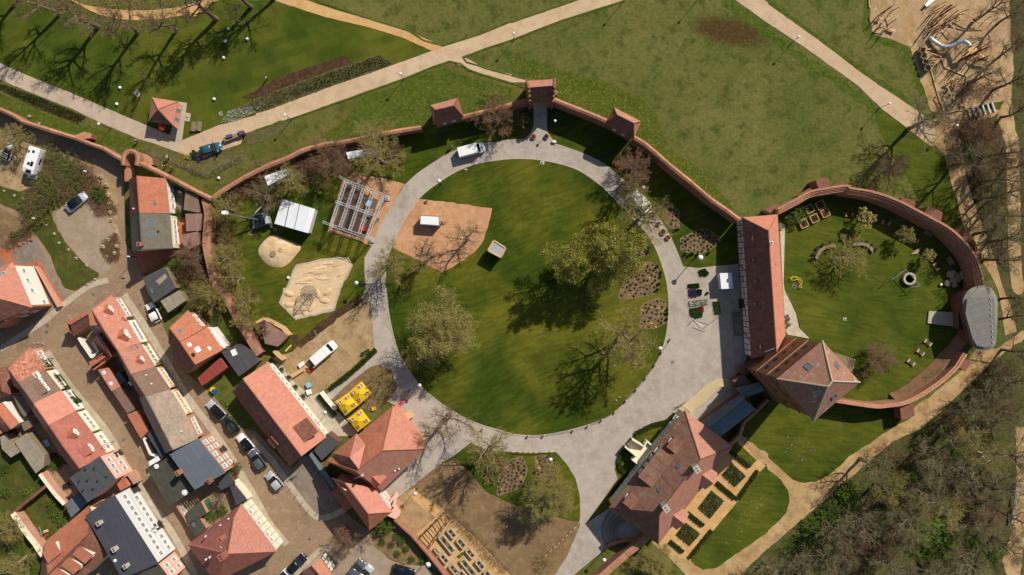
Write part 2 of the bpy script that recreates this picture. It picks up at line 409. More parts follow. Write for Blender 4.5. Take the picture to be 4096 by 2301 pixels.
    m['oldwood'] = flat('weathered_timber', '8d7a62', var=0.2, scale=3)
    m['darkwood'] = flat('dark_stained_wood', '4a3c32', var=0.2, scale=3)
    m['redwood'] = flat('red_stained_pole', '7a3428', var=0.2, scale=3)
    m['frame'] = flat('white_window_frame', 'eae6de', rough=0.5, var=0.04)
    m['glass'] = glassmat('window_glass', '666c70', .15)
    m['skyglass'] = glassmat('roof_window_glass', '5a6a72', 0.05)
    m['chim'] = brickmat('chimney_brick', 'b4644a', '9a523c', 'a88a76')
    m['alu'] = flat('aluminium', 'cfcfcd', 0.4, 0.5, 0.3, 0.05)
    m['steel'] = flat('galvanised_steel', '8b8f91', 0.45, 0.5, 0.7, 0.1)
    m['iron'] = flat('dark_iron', '2e2f30', 0.6, 0.3, 0.3, 0.1)
    m['lampw'] = flat('lamp_cover', 'd8dadb', 0.4, 0.4, 0.0, 0.03)
    m['globe'] = flat('white_globe', 'f0ece6', 0.4, 0.4, 0.0, 0.02)
    m['sheetw'] = flat('white_tarpaulin', 'dfe1e4', 0.55, 0.3, 0, 0.05, 0.6)
    m['bark'] = flat('bark', '7d6b56', var=0.28, scale=4)
    m['barkp'] = flat('pale_bark', '93856a', var=0.25, scale=4)
    m['twig'] = flat('brown_twigs', '7b6a4c', var=0.25, scale=0.8)
    m['twigp'] = flat('pale_twigs', '8d8048', var=0.25, scale=0.8)
    m['twigr'] = flat('reddish_twigs', '7c5f47', var=0.25, scale=0.8)
    m['twigw'] = flat('grey_olive_twigs', '746b4c', var=0.25, scale=0.8)
    m['deckd'] = flat('dark_stage_deck', '6b5444', var=0.2)
    m['twigg'] = flat('olive_twigs', '827a42', var=0.25, scale=0.8)
    m['bud'] = leafmat('spring_buds', 'a09a42', '8a8536')
    m['budo'] = leafmat('olive_buds', 'a69c58', '948a4c')
    m['leaf'] = leafmat('green_leaves', '3a5418', '52661f')
    m['leafd'] = leafmat('dark_leaves', '2a3a14', '394a1a')
    m['leafl'] = leafmat('light_leaves', '5c7228', '6c7d30')
    m['ivy'] = leafmat('ivy_leaves', '33441a', '495522')
    m['box'] = leafmat('box_leaves', '3c4a1c', '4f5826')
    m['fy'] = flat('yellow_petals', 'd8c64a', var=0.1)
    m['fw'] = flat('white_petals', 'd9d8bc', var=0.1)
    m['fp'] = flat('violet_petals', '5c4a70', var=0.15)
    m['fr'] = flat('red_petals', 'b5452f', var=0.15)
    m['tyre'] = flat('tyre_rubber', '1c1c1c', 0.8, 0.2)
    m['blackp'] = flat('black_plastic', '262626', 0.6, 0.3)
    m['lite'] = flat('headlight_glass', 'd8dcd8', 0.1, 0.6, 0, 0.02)
    m['taill'] = flat('tail_light', '8a1c14', 0.3, 0.5, 0, 0.02)
    m['cglass'] = glassmat('car_glass', '14181c', 0.05)
    for k, c in (('white', 'e8e6e2'), ('silver', 'b4b7ba'), ('black', '17181b'), ('teal', '2e5a68'), ('grey', '565a60'), ('green', '1f2a28')):
        q = NT('car_paint_'+k, 0.28, 0.5, 0.15 if k in ('silver', 'teal', 'grey') else 0.0); q.b.inputs['Coat Weight'].default_value = 0.5; q.b.inputs['Coat Roughness'].default_value = 0.05
        m['p_'+k] = q.out(lin(c))
    m['umby'] = flat('yellow_canopy', 'd8b41c', 0.8, 0.2, 0, 0.07, 0.8)
    m['umbr'] = flat('red_print', 'a52c30', 0.8, 0.2, 0, 0.06)
    m['red'] = flat('red_paint', 'b5382c', 0.5, 0.3)
    m['pinkplay'] = flat('pink_paint', 'c4606a', 0.6, 0.3)
    m['blue'] = flat('blue_paint', '2d5aa0', 0.5, 0.3)
    m['bluel'] = flat('light_blue_plastic', '7fb6d0', 0.5, 0.3)
    m['green'] = flat('green_paint', '3f6a4a', 0.6, 0.3)
    m['yellowp'] = flat('yellow_plastic', 'd9b51e', 0.5, 0.3)
    m['skin'] = flat('skin', 'c49a80', 0.7, 0.2, 0, 0.05)
    m['denim'] = flat('dark_trousers', '2c3040', 0.9, 0.1)
    m['hair'] = flat('brown_hair', '3a2a20', 0.8, 0.2)
mk()
# ---------------------------------------------------------------- ground, lawns, roads
_lv = []
def level(pts):
    """lay a sheet 4 mm above every sheet it may overlap"""
    b = (min(p.x for p in pts), max(p.x for p in pts), min(p.y for p in pts), max(p.y for p in pts))
    z = 0.004+max([q[4] for q in _lv if q[0] < b[1] and b[0] < q[1] and q[2] < b[3] and b[2] < q[3]], default=0.0)
    _lv.append(b+(z,)); return z
_gj = random.Random(8)
def ragged(pts, amp=0.1, step=0.9):
    """worn, uneven edge"""
    out = []
    for i, a in enumerate(pts):
        b = pts[(i+1) % len(pts)]; d = b-a; n = max(1, int(d.length/step)); e = Vector((-d.y, d.x, 0)).normalized() if d.length > 1e-6 else Vector()
        out.append(a)
        for k in range(1, n): out.append(a+d*(k/n)+e*_gj.gauss(0, amp))
    return out
def G(name, s, mat, n=0, z=None, label=None, rag=0.09):
    pts = P(s) if isinstance(s, str) else s
    if rag: pts = ragged(pts, .025 if mat in ('road', 'roadw', 'tan', 'ring', 'slab', 'cobble', 'cobgrey', 'redpave') else rag)
    if n: pts = smooth(pts, n, True)
    if z is None: z = level(pts)
    return ground_sheet(name, pts, z, MT[mat], 'structure', label)
ground_sheet('ground', [Vector((-400, -400, 0)), Vector((400, -400, 0)), Vector((400, 400, 0)), Vector((-400, 400, 0))], 0.0, MT['meadow'])
G('forest_floor', 'd4 -150,1290 600,680 1250,80 c4 1480,1400 2000,900 2300,640 2420,400 2330,0 b4 2330,1380 2200,1050 2050,600 1950,300 a4 1900,1440 1950,1280 2340,1120 2440,1050 2470,700 2430,300 2420,-250 3200,-250 d4 3200,1900 -500,1900', 'forest')
G('park_lawn', 'a1 -200,-60 730,-60 870,90 1000,150 1200,195 1430,205 1650,190 1860,150 1930,180 2090,100 2105,40 2210,0 a2 150,0 700,175 1150,280 1500,385 1765,515 1395,645 700,890 130,1105 0,1140 a1 2572,1160 2210,1260 1830,1415 1470,1262 1250,1167 860,997 280,762 0,637 -200,560', 'park')
G('verge', 'a1 -200,700 0,800 380,960 760,1110 1000,1230 1400,1400 b1 1560,0 1850,105 2010,165 2200,75 a1 2460,1345 2572,1300 a2 0,1300 360,1185 1470,790 1945,608 2130,690 2300,750 2572,830 a3 0,830 130,860 130,1010 a2 2572,1060 2300,1130 2085,1180 1660,1275 1300,1340 820,1440 b2 520,50 300,150 0,275 b1 2150,540 2000,490 1600,270 1380,170 1230,150 1040,50 a1 940,1447 700,1370 400,1270 0,1100 -200,1020', 'verge')
G('park_strip', 'a1 -200,880 0,930 300,1090 700,1230 960,1290 1300,1410 1420,1480 1200,1480 940,1447 700,1370 400,1270 0,1100 -200,1000', 'daff')
G('daffodil_meadow', smooth(P('a3 0,590 180,590 320,640 480,700 860,800 1100,900 1350,1040 1500,1300 1560,1447 b3 1560,60 1900,260 2100,500 2290,740 2000,550 1600,220 1340,0 a3 940,1200 700,1100 430,990 430,800 300,800 200,790 0,720'), 3, True), 'daff')
G('gate_bank', 'a2 1100,950 1400,880 1600,760 1900,680 2200,800 2572,880 2560,1040 2100,1160 2040,1000 1750,1060 1770,1220 1500,1290 1300,1330 800,1430 700,1340 900,1200', 'daff')
G('wall_lawn', 'a4 1050,1100 1130,1085 1400,1290 1600,1447 b4 1750,80 1790,200 1850,430 1920,660 1950,820 1860,850 1640,700 1480,520 1400,330 1280,150 1180,0 a4 1130,1350', 'lawn2')
G('road_verge', ribbon_pts(P('a3 2150,0 2400,200 a4 0,330 300,560 600,740 900,960 1080,1110'), 1.7), 'daff', rag=.3)
G('road_verge', ribbon_pts(P('a4 20,30 300,250 520,410 800,610 1200,890 1450,1070'), 1.3), 'daff', rag=.2)
G('playground_verge', ribbon_pts(P('a4 1000,-20 985,200 1000,330 1080,390 1400,490 1470,680 1560,950'), 1.2), 'daff', rag=.2)
G('castle_lawn', 'b1 2130,560 2300,440 2572,290 b2 300,160 520,60 700,10 a2 850,1440 1300,1350 1800,1270 2300,1150 a3 0,1060 220,1060 420,1010 700,1120 1230,1400 b3 1300,20 1600,250 2000,580 2280,770 c3 2300,0 2290,800 2200,1030 1750,1230 d3 960,800 400,1500 d2 1900,1500 1420,800 1700,200 c2 1400,1180 700,1000 0,530 c1 2572,620 2330,200 b1 2150,1380 2080,1000 2080,700', 'lawn')
G('court_lawn', 'b4 100,740 440,500 780,450 1100,520 1340,630 1630,790 1860,950 2030,1140 2110,1420 c4 2050,300 1950,550 1700,900 1500,1050 1100,1180 700,1140 300,900 170,480 150,100 b4 110,780', 'lawn2')
G('palace_lawn', 'c4 0,1100 700,1150 1300,1180 1450,1260 1190,1447 d4 850,230 600,450 480,510 370,520 240,480 150,400 0,260 d3 2572,230 2300,40 2200,60 1960,-60 c3 2000,1440 2500,1200', 'lawn2')
G('palace_meadow', 'd3 2480,390 2540,330 d4 0,400 130,490 200,600 215,700 180,820 110,900 0,1000 d3 2572,1010 2200,1270 2060,1370 1920,1395 1780,1320', 'lawn2')
G('south_verge', 'd3 930,1190 1250,1080 1420,1110 1600,1290 1850,1480 1800,1700 400,1700 620,1447', 'verge')
G('bare_earth', 'd2 1990,260 2150,410 2300,600 2572,730 d3 0,730 400,850 660,910 680,960 550,1260 380,1600 d2 1900,1600 1420,760 1400,690 1800,370', 'bare')
G('south_lawn', smooth(P('d2 2030,250 2150,150 2200,120 2400,180 d3 0,212 170,215 430,210 550,330 640,480 680,640 680,800 655,905 400,850 0,732 d2 2400,650 2300,600 2150,410'), 2, True), 'lawn')
RING_OUT = ('b2 1105,1447 1088,1250 1090,1140 1165,1020 1210,900 1250,800 1330,670 1420,520 1500,405 1600,310 1750,205 1900,110 2010,60 2200,0 a3 -200,1430 0,1402 130,1395 190,1330 215,1270 '
 '218,900 350,900 352,1290 365,1340 400,1390 430,1440 b3 450,0 600,50 730,100 870,165 980,235 1100,340 1200,430 1350,580 1480,740 1580,900 1640,1030 1690,1150 1720,1230 1870,1248 2000,1232 2300,1205 c3 2330,0 2360,700 2320,790 2215,930 2330,1060 1905,1400 1740,1260 1640,1250 1560,1340 1410,1370 '
 'd3 1250,0 1200,60 1130,150 1070,280 1030,380 1060,480 945,640 740,930 1000,760 1400,1000 1350,1060 1150,1100 1000,1150 930,1190 620,1447 520,1600 330,1600 430,1447 550,1260 680,960 685,800 680,640 640,480 550,330 440,210 200,215 0,210 '
 'd2 2300,190 2160,115 2000,240 1880,310 1800,370 1400,690 1250,620 1650,180 c2 1590,1447 1400,1180 1320,1140 1420,1000 1360,830 1240,770 1220,650 1190,590 1150,230 1060,100')
G('gravel_road', RING_OUT, 'ring')
RING_IN = ('c2 1305,0 1320,150 1345,330 1400,560 1450,690 1550,850 1650,990 1780,1100 1900,1190 2100,1310 2300,1390 2450,1430 d3 0,30 165,45 320,40 470,15 c3 620,1420 760,1380 900,1330 1035,1245 1145,1135 1250,1020 1345,900 1440,770 1500,650 1550,480 1570,330 1578,150 '
 'b3 1565,1447 1545,1340 1500,1190 1440,1040 1350,890 1250,780 1170,690 1050,570 920,440 780,330 620,240 400,180 200,150 0,147 b2 2400,165 2250,190 2100,235 1950,310 1800,410 1720,470 1640,545 1560,660 1490,760 1440,860 1400,950 1360,1040 1320,1150 1300,1280')
G('round_lawn', smooth(P(RING_IN), 2, True), 'lawn')
G('orange_gravel', 'b2 1630,552 2372,645 2360,720 2330,840 2290,960 2220,1060 2100,1160 1980,1235 1870,1285 1366,1040 1400,950 1440,860 1490,760 1560,660', 'terra')
G('stage_gravel', 'b2 985,275 1500,405 1418,520 1328,670 1248,800 1208,900 1160,1022 720,880 800,600 870,370', 'terra')
G('yard_dirt', 'c2 1130,50 840,230 600,420 450,560 370,640 150,700 230,780 400,970 560,1080 620,1060 730,1000 1200,600 1190,590 1155,230', 'dirt')
G('terrace', 'c2 100,740 230,770 400,960 560,1080 640,1050 830,1250 1050,1490 660,1490 300,1100', 'slab')
G('tree_pit', 'c2 760,1120 950,940 1150,790 1250,770 1350,830 1415,1000 1320,1140 1150,1240 1000,1200', 'bare')
G('garden_path', 'c2 690,1080 830,980 1060,780 1220,650 1265,765 1150,792 950,942 760,1122', 'ring')
G('soil_strip', ribbon_pts(P('c2 1060,100 840,250 620,420 440,570 380,480'), 1.5), 'soil')
# roads of the park
G('park_road_west', 'a1 -1200,100 0,635 280,760 860,995 1250,1165 1470,1260 1840,1412 b1 2010,165 1850,105 1560,0 a1 1400,1400 1000,1230 760,1110 380,960 0,800 -1200,270', 'roadw')
G('park_road', 'a1 1830,1410 2210,1255 2572,1160 a2 0,1140 130,1105 700,890 1390,650 1765,515 1880,470 2572,225 a3 0,235 680,0 3000,-800 3450,-800 1130,0 0,395 a2 2572,395 2070,570 1945,608 1470,790 360,1185 0,1300 a1 2572,1302 2460,1345 b1 2420,0 2200,75 2010,165 1800,70', 'road')
G('tan_path', 'a2 60,-35 150,-5 700,175 1150,280 1500,390 1765,513 1885,470 1700,390 1540,320 1200,215 830,110 480,-5 300,-60', 'tan')
G('tan_path_curve', smooth(P('a1 700,-30 735,-5 850,50 1000,75 1150,95 1400,105 1620,95 1850,60 1990,10 2040,-30'), 3)+P('a1 2280,-30 2210,0 2105,40 2090,100 1930,180 1860,150 1650,190 1430,205 1200,195 1000,150 870,90 740,15 640,-30'), 'tan')
G('gate_path', smooth(P('a2 1945,606 2070,568 2230,650 2380,700 2572,750 a3 0,750 210,810 350,830 350,920 215,920 120,870 0,830 a2 2572,830 2300,750 2130,690'), 2, True), 'road')
G('park_road_east', 'a3 1300,-680 1372,-820 2572,30 a4 0,45 500,400 960,750 1240,940 1480,1100 1640,1220 1900,1330 b4 1960,60 1640,20 a4 1600,1447 1400,1290 1130,1085 900,860 400,500 0,235 a3 2572,237', 'road')
G('forest_path', smooth(P('b4 1590,-30 1750,80 1790,200 1850,430 1920,660 1960,830 2040,1000 2160,1200 2300,1447 c4 2340,200 2380,480'), 3)+smooth(P('c4 2500,440 2440,200 b4 2360,1447 2290,1200 2200,950 2110,700 2010,400 1960,150 a4 1930,1400 1850,1300'), 3), 'wood_path')
G('outer_path', smooth(P('b4 2380,-20 2400,400 2410,800 2420,1200 2450,1470'), 3)+smooth(P('c4 2700,200 b4 2572,1440 2540,1000 2530,500 2520,-20 a4 2480,1300 2440,1000 2350,1050 2300,1200'), 3), 'wood_path')
G('south_path', 'c4 2720,320 2572,420 2300,610 2100,600 2030,700 1900,870 1650,1070 1470,1200 1440,1300 1190,1447 d4 850,230 600,450 480,510 370,520 240,480 150,400 0,260 d3 2572,230 2300,40 2255,90 2460,290 2550,330 d4 0,390 130,490 200,600 215,700 180,820 110,900 0,1000 d3 2572,1010 2200,1270 2060,1370 1920,1395 1830,1340 1790,1300 2020,1000 1470,1120 1400,1105 1600,1290 1810,1500 2250,1500 2500,1240 2572,1170 d4 0,1180 700,570 1250,100 c4 1560,1400 1800,1170 2050,950 2300,700 2572,510 2720,420', 'wood_path')
G('rampart_path', 'd4 2450,1600 2350,1300 2480,900 2500,500 2480,-50 c4 2620,1400 2740,1400 d4 2640,500 2600,1000 2500,1600', 'wood_path')
G('palace_terrace', 'd3 2215,170 2290,90 2465,290 2550,345 2490,410 2270,700 2020,1000 1790,1300 1700,1280 1450,1120', 'tan')
G('terrace_lawn', 'd3 2205,150 2260,105 2458,292 2395,368 2195,215', 'lawn2')
# playground
G('playground', smooth(P('a4 1030,-150 1025,80 1020,260 1060,340 1420,470 1480,640 1560,860 1640,1110 1770,1150 2000,1100 2270,1030 2440,1000 2470,700 2430,300 2420,-150'), 1, True), 'chips')
G('playground_path', 'a4 1270,-60 1400,-60 1460,200 1530,430 1630,700 1760,1140 1640,1120 1550,860 1430,480 1350,300', 'wood_path')
G('wood_clearing', 'a4 1640,1180 1760,1145 2000,1090 2340,1110 2250,1180 1980,1230 1860,1400 b4 1940,60 1750,60', 'wood_path')
# sand areas inside the wall
G('sand_border', smooth(P('b2 405,1212 700,1150 930,1140 975,1220 920,1340 862,1447 c2 852,10 790,230 400,322 230,150 275,0 b2 300,1447 350,1330'), 1, True), 'kerbst')
G('play_sand', smooth(P('b2 420,1228 700,1166 915,1160 950,1222 890,1340 835,1447 c2 830,0 768,208 405,300 258,140 300,0 b2 330,1447 372,1330'), 1, True), 'sand')
# town
G('town_paving', 'a1 -300,1160 0,1120 400,1290 940,1447 b1 1050,80 1240,180 1260,1000 1430,1250 c1 1480,40 1620,330 1750,640 1900,870 2150,1090 2400,1400 d2 0,0 350,380 560,250 700,500 870,800 1140,1000 1200,1200 1480,1447 1500,1700 d1 -400,1700 c1 -400,0', 'cobble')
G('parking_lot', smooth(P('b1 0,0 250,30 340,250 330,420 200,470 0,400 -200,360 -200,0'), 2, True), 'dirt')
G('verge_grass', smooth(P('b1 -150,410 0,420 200,480 330,430 300,600 450,640 760,420 860,500 700,560 600,650 520,690 580,860 700,1040 850,1200 990,1290 970,1360 860,1447 650,1447 480,1080 330,880 200,700 0,600 -150,560'), 2, True), 'garden')
G('parking_gravel', smooth(P('b1 560,690 700,610 870,590 1000,720 1160,870 1010,1020 1020,1140 1120,1220 1070,1290 980,1290 840,1190 700,1020 590,860'), 2, True), 'lot')
G('parking_bricks', 'b1 700,690 850,610 950,680 1155,872 955,975 800,800', 'lot')
G('drive', smooth(P('b1 -150,880 0,880 330,930 420,1080 560,1340 640,1480 c1 720,120 600,200 b1 400,1447 150,1240 -150,1240'), 2, True), 'cobgrey')
G('red_path', 'b1 -100,960 40,1000 90,1060 340,930 345,955 120,1080 170,1210 330,1200 390,1150 470,1300 560,1447 c1 660,150 600,190 470,-30 b1 350,1235 60,1230 -100,1000', 'redpave')
G('planting_strip', smooth(P('b1 -150,620 0,640 200,760 330,870 300,950 200,1010 80,1060 -150,960'), 2, True), 'bare')
G('roadside_earth', smooth(P('b1 900,280 1050,330 1160,430 1190,650 1195,860 1230,1000 1215,1160 1130,1210 1000,1140 1010,1020 1170,880 1100,800 850,520 760,420 930,330'), 2, True), 'dirt')
G('patio', 'b1 1690,420 1840,480 1840,700 1720,720', 'cobgrey')
G('brick_patio', 'b1 1720,740 1860,740 1860,880 1990,900 1960,1060 1760,1020', 'redpave')
G('yard_paving', 'b1 1320,1070 1740,1050 1900,1010 1900,1070 1500,1300 1430,1290', 'redpave')  # red paving laid over the yard
G('back_garden', 'b1 1850,1060 2060,1000 2110,1200 2160,1380 c1 2210,0 2330,200 2500,500 2572,620 2300,600 2040,400 1880,230 1640,330 1800,60 b1 1700,1240', 'garden')
G('garden_yard', 'd1 -200,-200 110,-100 450,420 720,860 440,1130 430,1260 400,1447 -200,1700', 'garden')
G('side_street', 'd2 460,250 560,250 870,800 600,830 480,720 350,560 300,520', 'cobgrey')
G('car_park', smooth(P('d2 760,1170 1140,1010 1180,1150 1330,1280 1480,1345 1700,1345 1800,1447 1850,1600 500,1600'), 1, True), 'lot')
G('rose_bed_yard', smooth(P('d2 1150,1000 1350,890 1560,1060 1720,1330 1500,1345 1330,1270 1180,1150'), 1, True), 'bare')
G('manor_sand', 'd2 1400,700 1560,580 1890,790 1600,1030 1380,800', 'dirt')
G('show_garden', 'd2 1600,1030 1890,795 2240,1100 2600,1500 1950,1500 1720,1220', 'tan')
G('manor_path', ribbon_pts(P('d2 1560,600 1680,720 1830,830'), 1.6), 'tan')
G('flower_bed_west', smooth(P('a1 -100,790 0,830 400,970 880,1180 790,1250 380,1090 0,900 -100,860'), 1, True), 'dry')
G('dark_bed', 'a2 -150,980 0,915 180,800 290,760 880,562 985,635 500,800 180,920 -50,1000', 'soil')
G('dry_bed', 'a2 -280,1130 0,990 180,920 500,800 985,635 1240,545 1390,645 700,888 130,1100 0,1135 -100,1160', 'dry')
G('roadside_bed', 'a2 -150,1360 0,1310 330,1190 350,1200 300,1290 60,1430 -100,1447', 'dry')
G('wall_bed', 'b1 1400,60 1620,70 1850,160 2000,170 2250,90 2480,60 2440,170 2080,350 1950,300 1700,200', 'dry')
for nm, s in (('bed_north_east', 'b3 1690,950 1890,850 1970,858 2110,960 2000,1060 1900,1105 1800,1105 1695,1065'),
              ('bed_lime', 'b3 1130,1290 1260,1195 1400,1185 1470,1270 1475,1370 1470,1447 c3 1430,60 1250,95 1095,115 1068,90 b3 1095,1447'),
              ('bed_plaza', 'c3 1310,160 1470,95 1540,130 1545,350 1430,410 1290,410 1290,200'),
              ('bed_wall', 'b3 1540,590 1600,590 1680,680 1680,850 1590,850 1500,740'),
              ('bed_small', 'b3 1180,980 1260,985 1355,1040 1360,1100 1290,1140 1150,1100'),
              ('bed_island', 'd2 2420,640 2440,380 2572,280 d3 100,250 160,380 100,560 0,600 d2 2450,645'),
              ('bed_corner', 'd3 225,260 310,230 430,285 470,530 400,530 250,450')):
    pts = P(s); ground_sheet('flower_'+nm, pts, level(pts), MT['bed'])
    strip_mesh('bed_edging', [p for p in pts]+[pts[0]], [(-0.04, 0), (0.04, 0), (0.04, 0.07), (-0.04, 0.07)], MT['oldwood'])['kind'] = 'structure'
# pavements with kerbs
for nm, s, w in (('pavement', 'c1 470,640 700,980 1080,1447 d1 1250,320 1400,540 1560,780 1750,1050 1960,1447', 1.3), ('pavement', 'c1 1250,70 1420,330 1650,700 1880,1090 2150,1447 d1 2320,260 2572,680 d2 130,920 310,1140', 1.3),
                 ('pavement', 'c1 0,620 230,470 450,330 640,170 900,-20 b1 1090,1370', 1.1), ('pavement', 'd2 -40,80 160,290 400,620 540,800 640,870 760,850 900,780', 1.1), ('pavement', 'd2 400,1447 560,1270 640,1200 760,1170', 1.0)):
    strip_mesh(nm, smooth(P(s), 3), [(-w/2, 0), (w/2, 0), (w/2, 0.12), (-w/2, 0.12)], MT['kerbst'])['kind'] = 'structure'
# kerb round the round lawn, lawn edgings beside park roads
strip_mesh('lawn_kerb', smooth(P(RING_IN), 2, True), [(-0.12, 0), (0.12, 0), (0.12, 0.1), (-0.12, 0.1)], MT['stone'])['kind'] = 'structure'
for s in ('a2 0,1312 360,1195 1470,800 1945,618 2130,700 2300,760 2572,840 a3 0,842 120,880', 'a3 1130,12 500,210 0,405 a2 2572,405 2080,580 2230,660 2380,710 2572,760 a3 0,760 200,815',
          'a2 600,10 1200,210 1540,315 1880,462 2572,215 a3 0,225 650,0'):
    strip_mesh('grass_edge', smooth(P(s), 2), [(-0.22, 0), (0.22, 0), (0.15, 0.09), (-0.15, 0.09)], MT['daff'])['kind'] = 'structure'
# ---------------------------------------------------------------- architecture helpers
CAMP = Vector((0, 0, H))
def ccw(poly):
    a = sum(poly[i].x*poly[(i+1) % len(poly)].y-poly[(i+1) % len(poly)].x*poly[i].y for i in range(len(poly)))
    return a > 0
def inset(poly, d):
    n = len(poly); s = 1 if ccw(poly) else -1; out = []
    for i in range(n):
        p0, p1, p2 = poly[i-1], poly[i], poly[(i+1) % n]
        a = Vector((p1.x-p0.x, p1.y-p0.y, 0)).normalized(); b = Vector((p2.x-p1.x, p2.y-p1.y, 0)).normalized()
        na = Vector((-a.y, a.x, 0))*s; nb = Vector((-b.y, b.x, 0))*s; m = na+nb
        k = d/max(0.35, 0.5*m.dot(m)) if m.length > 1e-6 else 0
        out.append(p1+m*k*0.5*1.0 if m.length > 1e-6 else p1.copy())
        out[-1] = Vector((p1.x, p1.y, p1.z))+m*(d/(1+na.dot(nb))) if 1+na.dot(nb) > 0.2 else out[-1]
    return out
def on_plane(t, x, y, face):
    """survey point projected on a roof plane"""
    g = at(t, x, y); d = g-CAMP; a, b, c = face[0], face[1], face[2]
    n = (b-a).cross(c-a)
    if abs(n.dot(d)) < 1e-9: return a.copy()
    return CAMP+d*(n.dot(a-CAMP)/n.dot(d))
_wm = {}
def win_mesh(w, h, style='cross'):
    k = (round(w, 2), round(h, 2), style)
    if k not in _wm:
        f = MB(); b = 0.13
        f.box((-w/2+b/2, 0.03, 0), (b, 0.1, h)); f.box((w/2-b/2, 0.03, 0), (b, 0.1, h))
        f.box((0, 0.03, 0), (w-2*b, 0.1, b)); f.box((0, 0.03, h-b), (w-2*b, 0.1, b))
        if style == 'cross': f.box((0, 0.025, b), (0.06, 0.07, h-2*b)); f.box((-w/4, 0.025, h*0.62), (w/2-b-0.03, 0.06, 0.05)); f.box((w/4, 0.025, h*0.62), (w/2-b-0.03, 0.06, 0.05))
        f.box((0, 0.08, -0.08), (w+0.16, 0.2, 0.07))
        p = MB(); p.box((0, 0.012, b), (w-2*b, 0.02, h-2*b))
        _wm[k] = (f.mesh('window', MT['frame']), p.mesh('pane', MT['glass']))
    return _wm[k]
def put_window(root, p, nrm, w, h, style='cross', shut=None):
    fm, pm = win_mesh(w, h, style); rz = math.atan2(-nrm.x, nrm.y)
    o = link('window', fm, root, p-rootloc(root)); o.rotation_euler = (0, 0, rz)
    link('pane', pm, o)
    if shut:
        for sx in (-1, 1): m = MB(); m.box((sx*w*0.78, 0.03, 0), (w*0.5, 0.05, h)); link('shutter', m.mesh('shutter', MT[shut]), o)
    return o
def facade(hs, i, n, zs, w=1.0, h=1.3, m0=0.1, m1=0.1, shut=None, skip=()):
    """n windows per storey along wall i"""
    W = hs['wall']; a, b = W[i], W[(i+1) % len(W)]; d = (b-a); d.z = 0; L = d.length; d.normalize()
    nr = Vector((d.y, -d.x, 0)) if ccw(W) else Vector((-d.y, d.x, 0)); k = 0
    for z in zs:
        for j in range(n):
            t = m0+(1-m0-m1)*((j+0.5)/n); k += 1
            if (k-1) in skip: continue
            p = a+d*(L*t); p = Vector((p.x, p.y, z)); put_window(hs['root'], p, nr, w, h, 'cross', shut)
def door(hs, i, t, w=1.0, h=2.1, mat='darkwood'):
    W = hs['wall']; a, b = W[i], W[(i+1) % len(W)]; d = (b-a); d.z = 0; L = d.length; d.normalize()
    nr = Vector((d.y, -d.x, 0)) if ccw(W) else Vector((-d.y, d.x, 0)); p = a+d*(L*t); p.z = hs.get('z0', 0)
    m = MB(); m.box((0, 0.04, 0.02), (w, 0.08, h)); m.box((0, 0.25, 0.0), (w+0.3, 0.5, 0.16))
    o = link('door', m.mesh('door', MT[mat]), hs['root'], p-rootloc(hs['root'])); o.rotation_euler = (0, 0, math.atan2(-nr.x, nr.y))
    k = MB(); k.sphere((w*0.38, 0.12, 1.05), 0.05, 6, 4); link('handle', k.mesh('handle', MT['alu']), o)
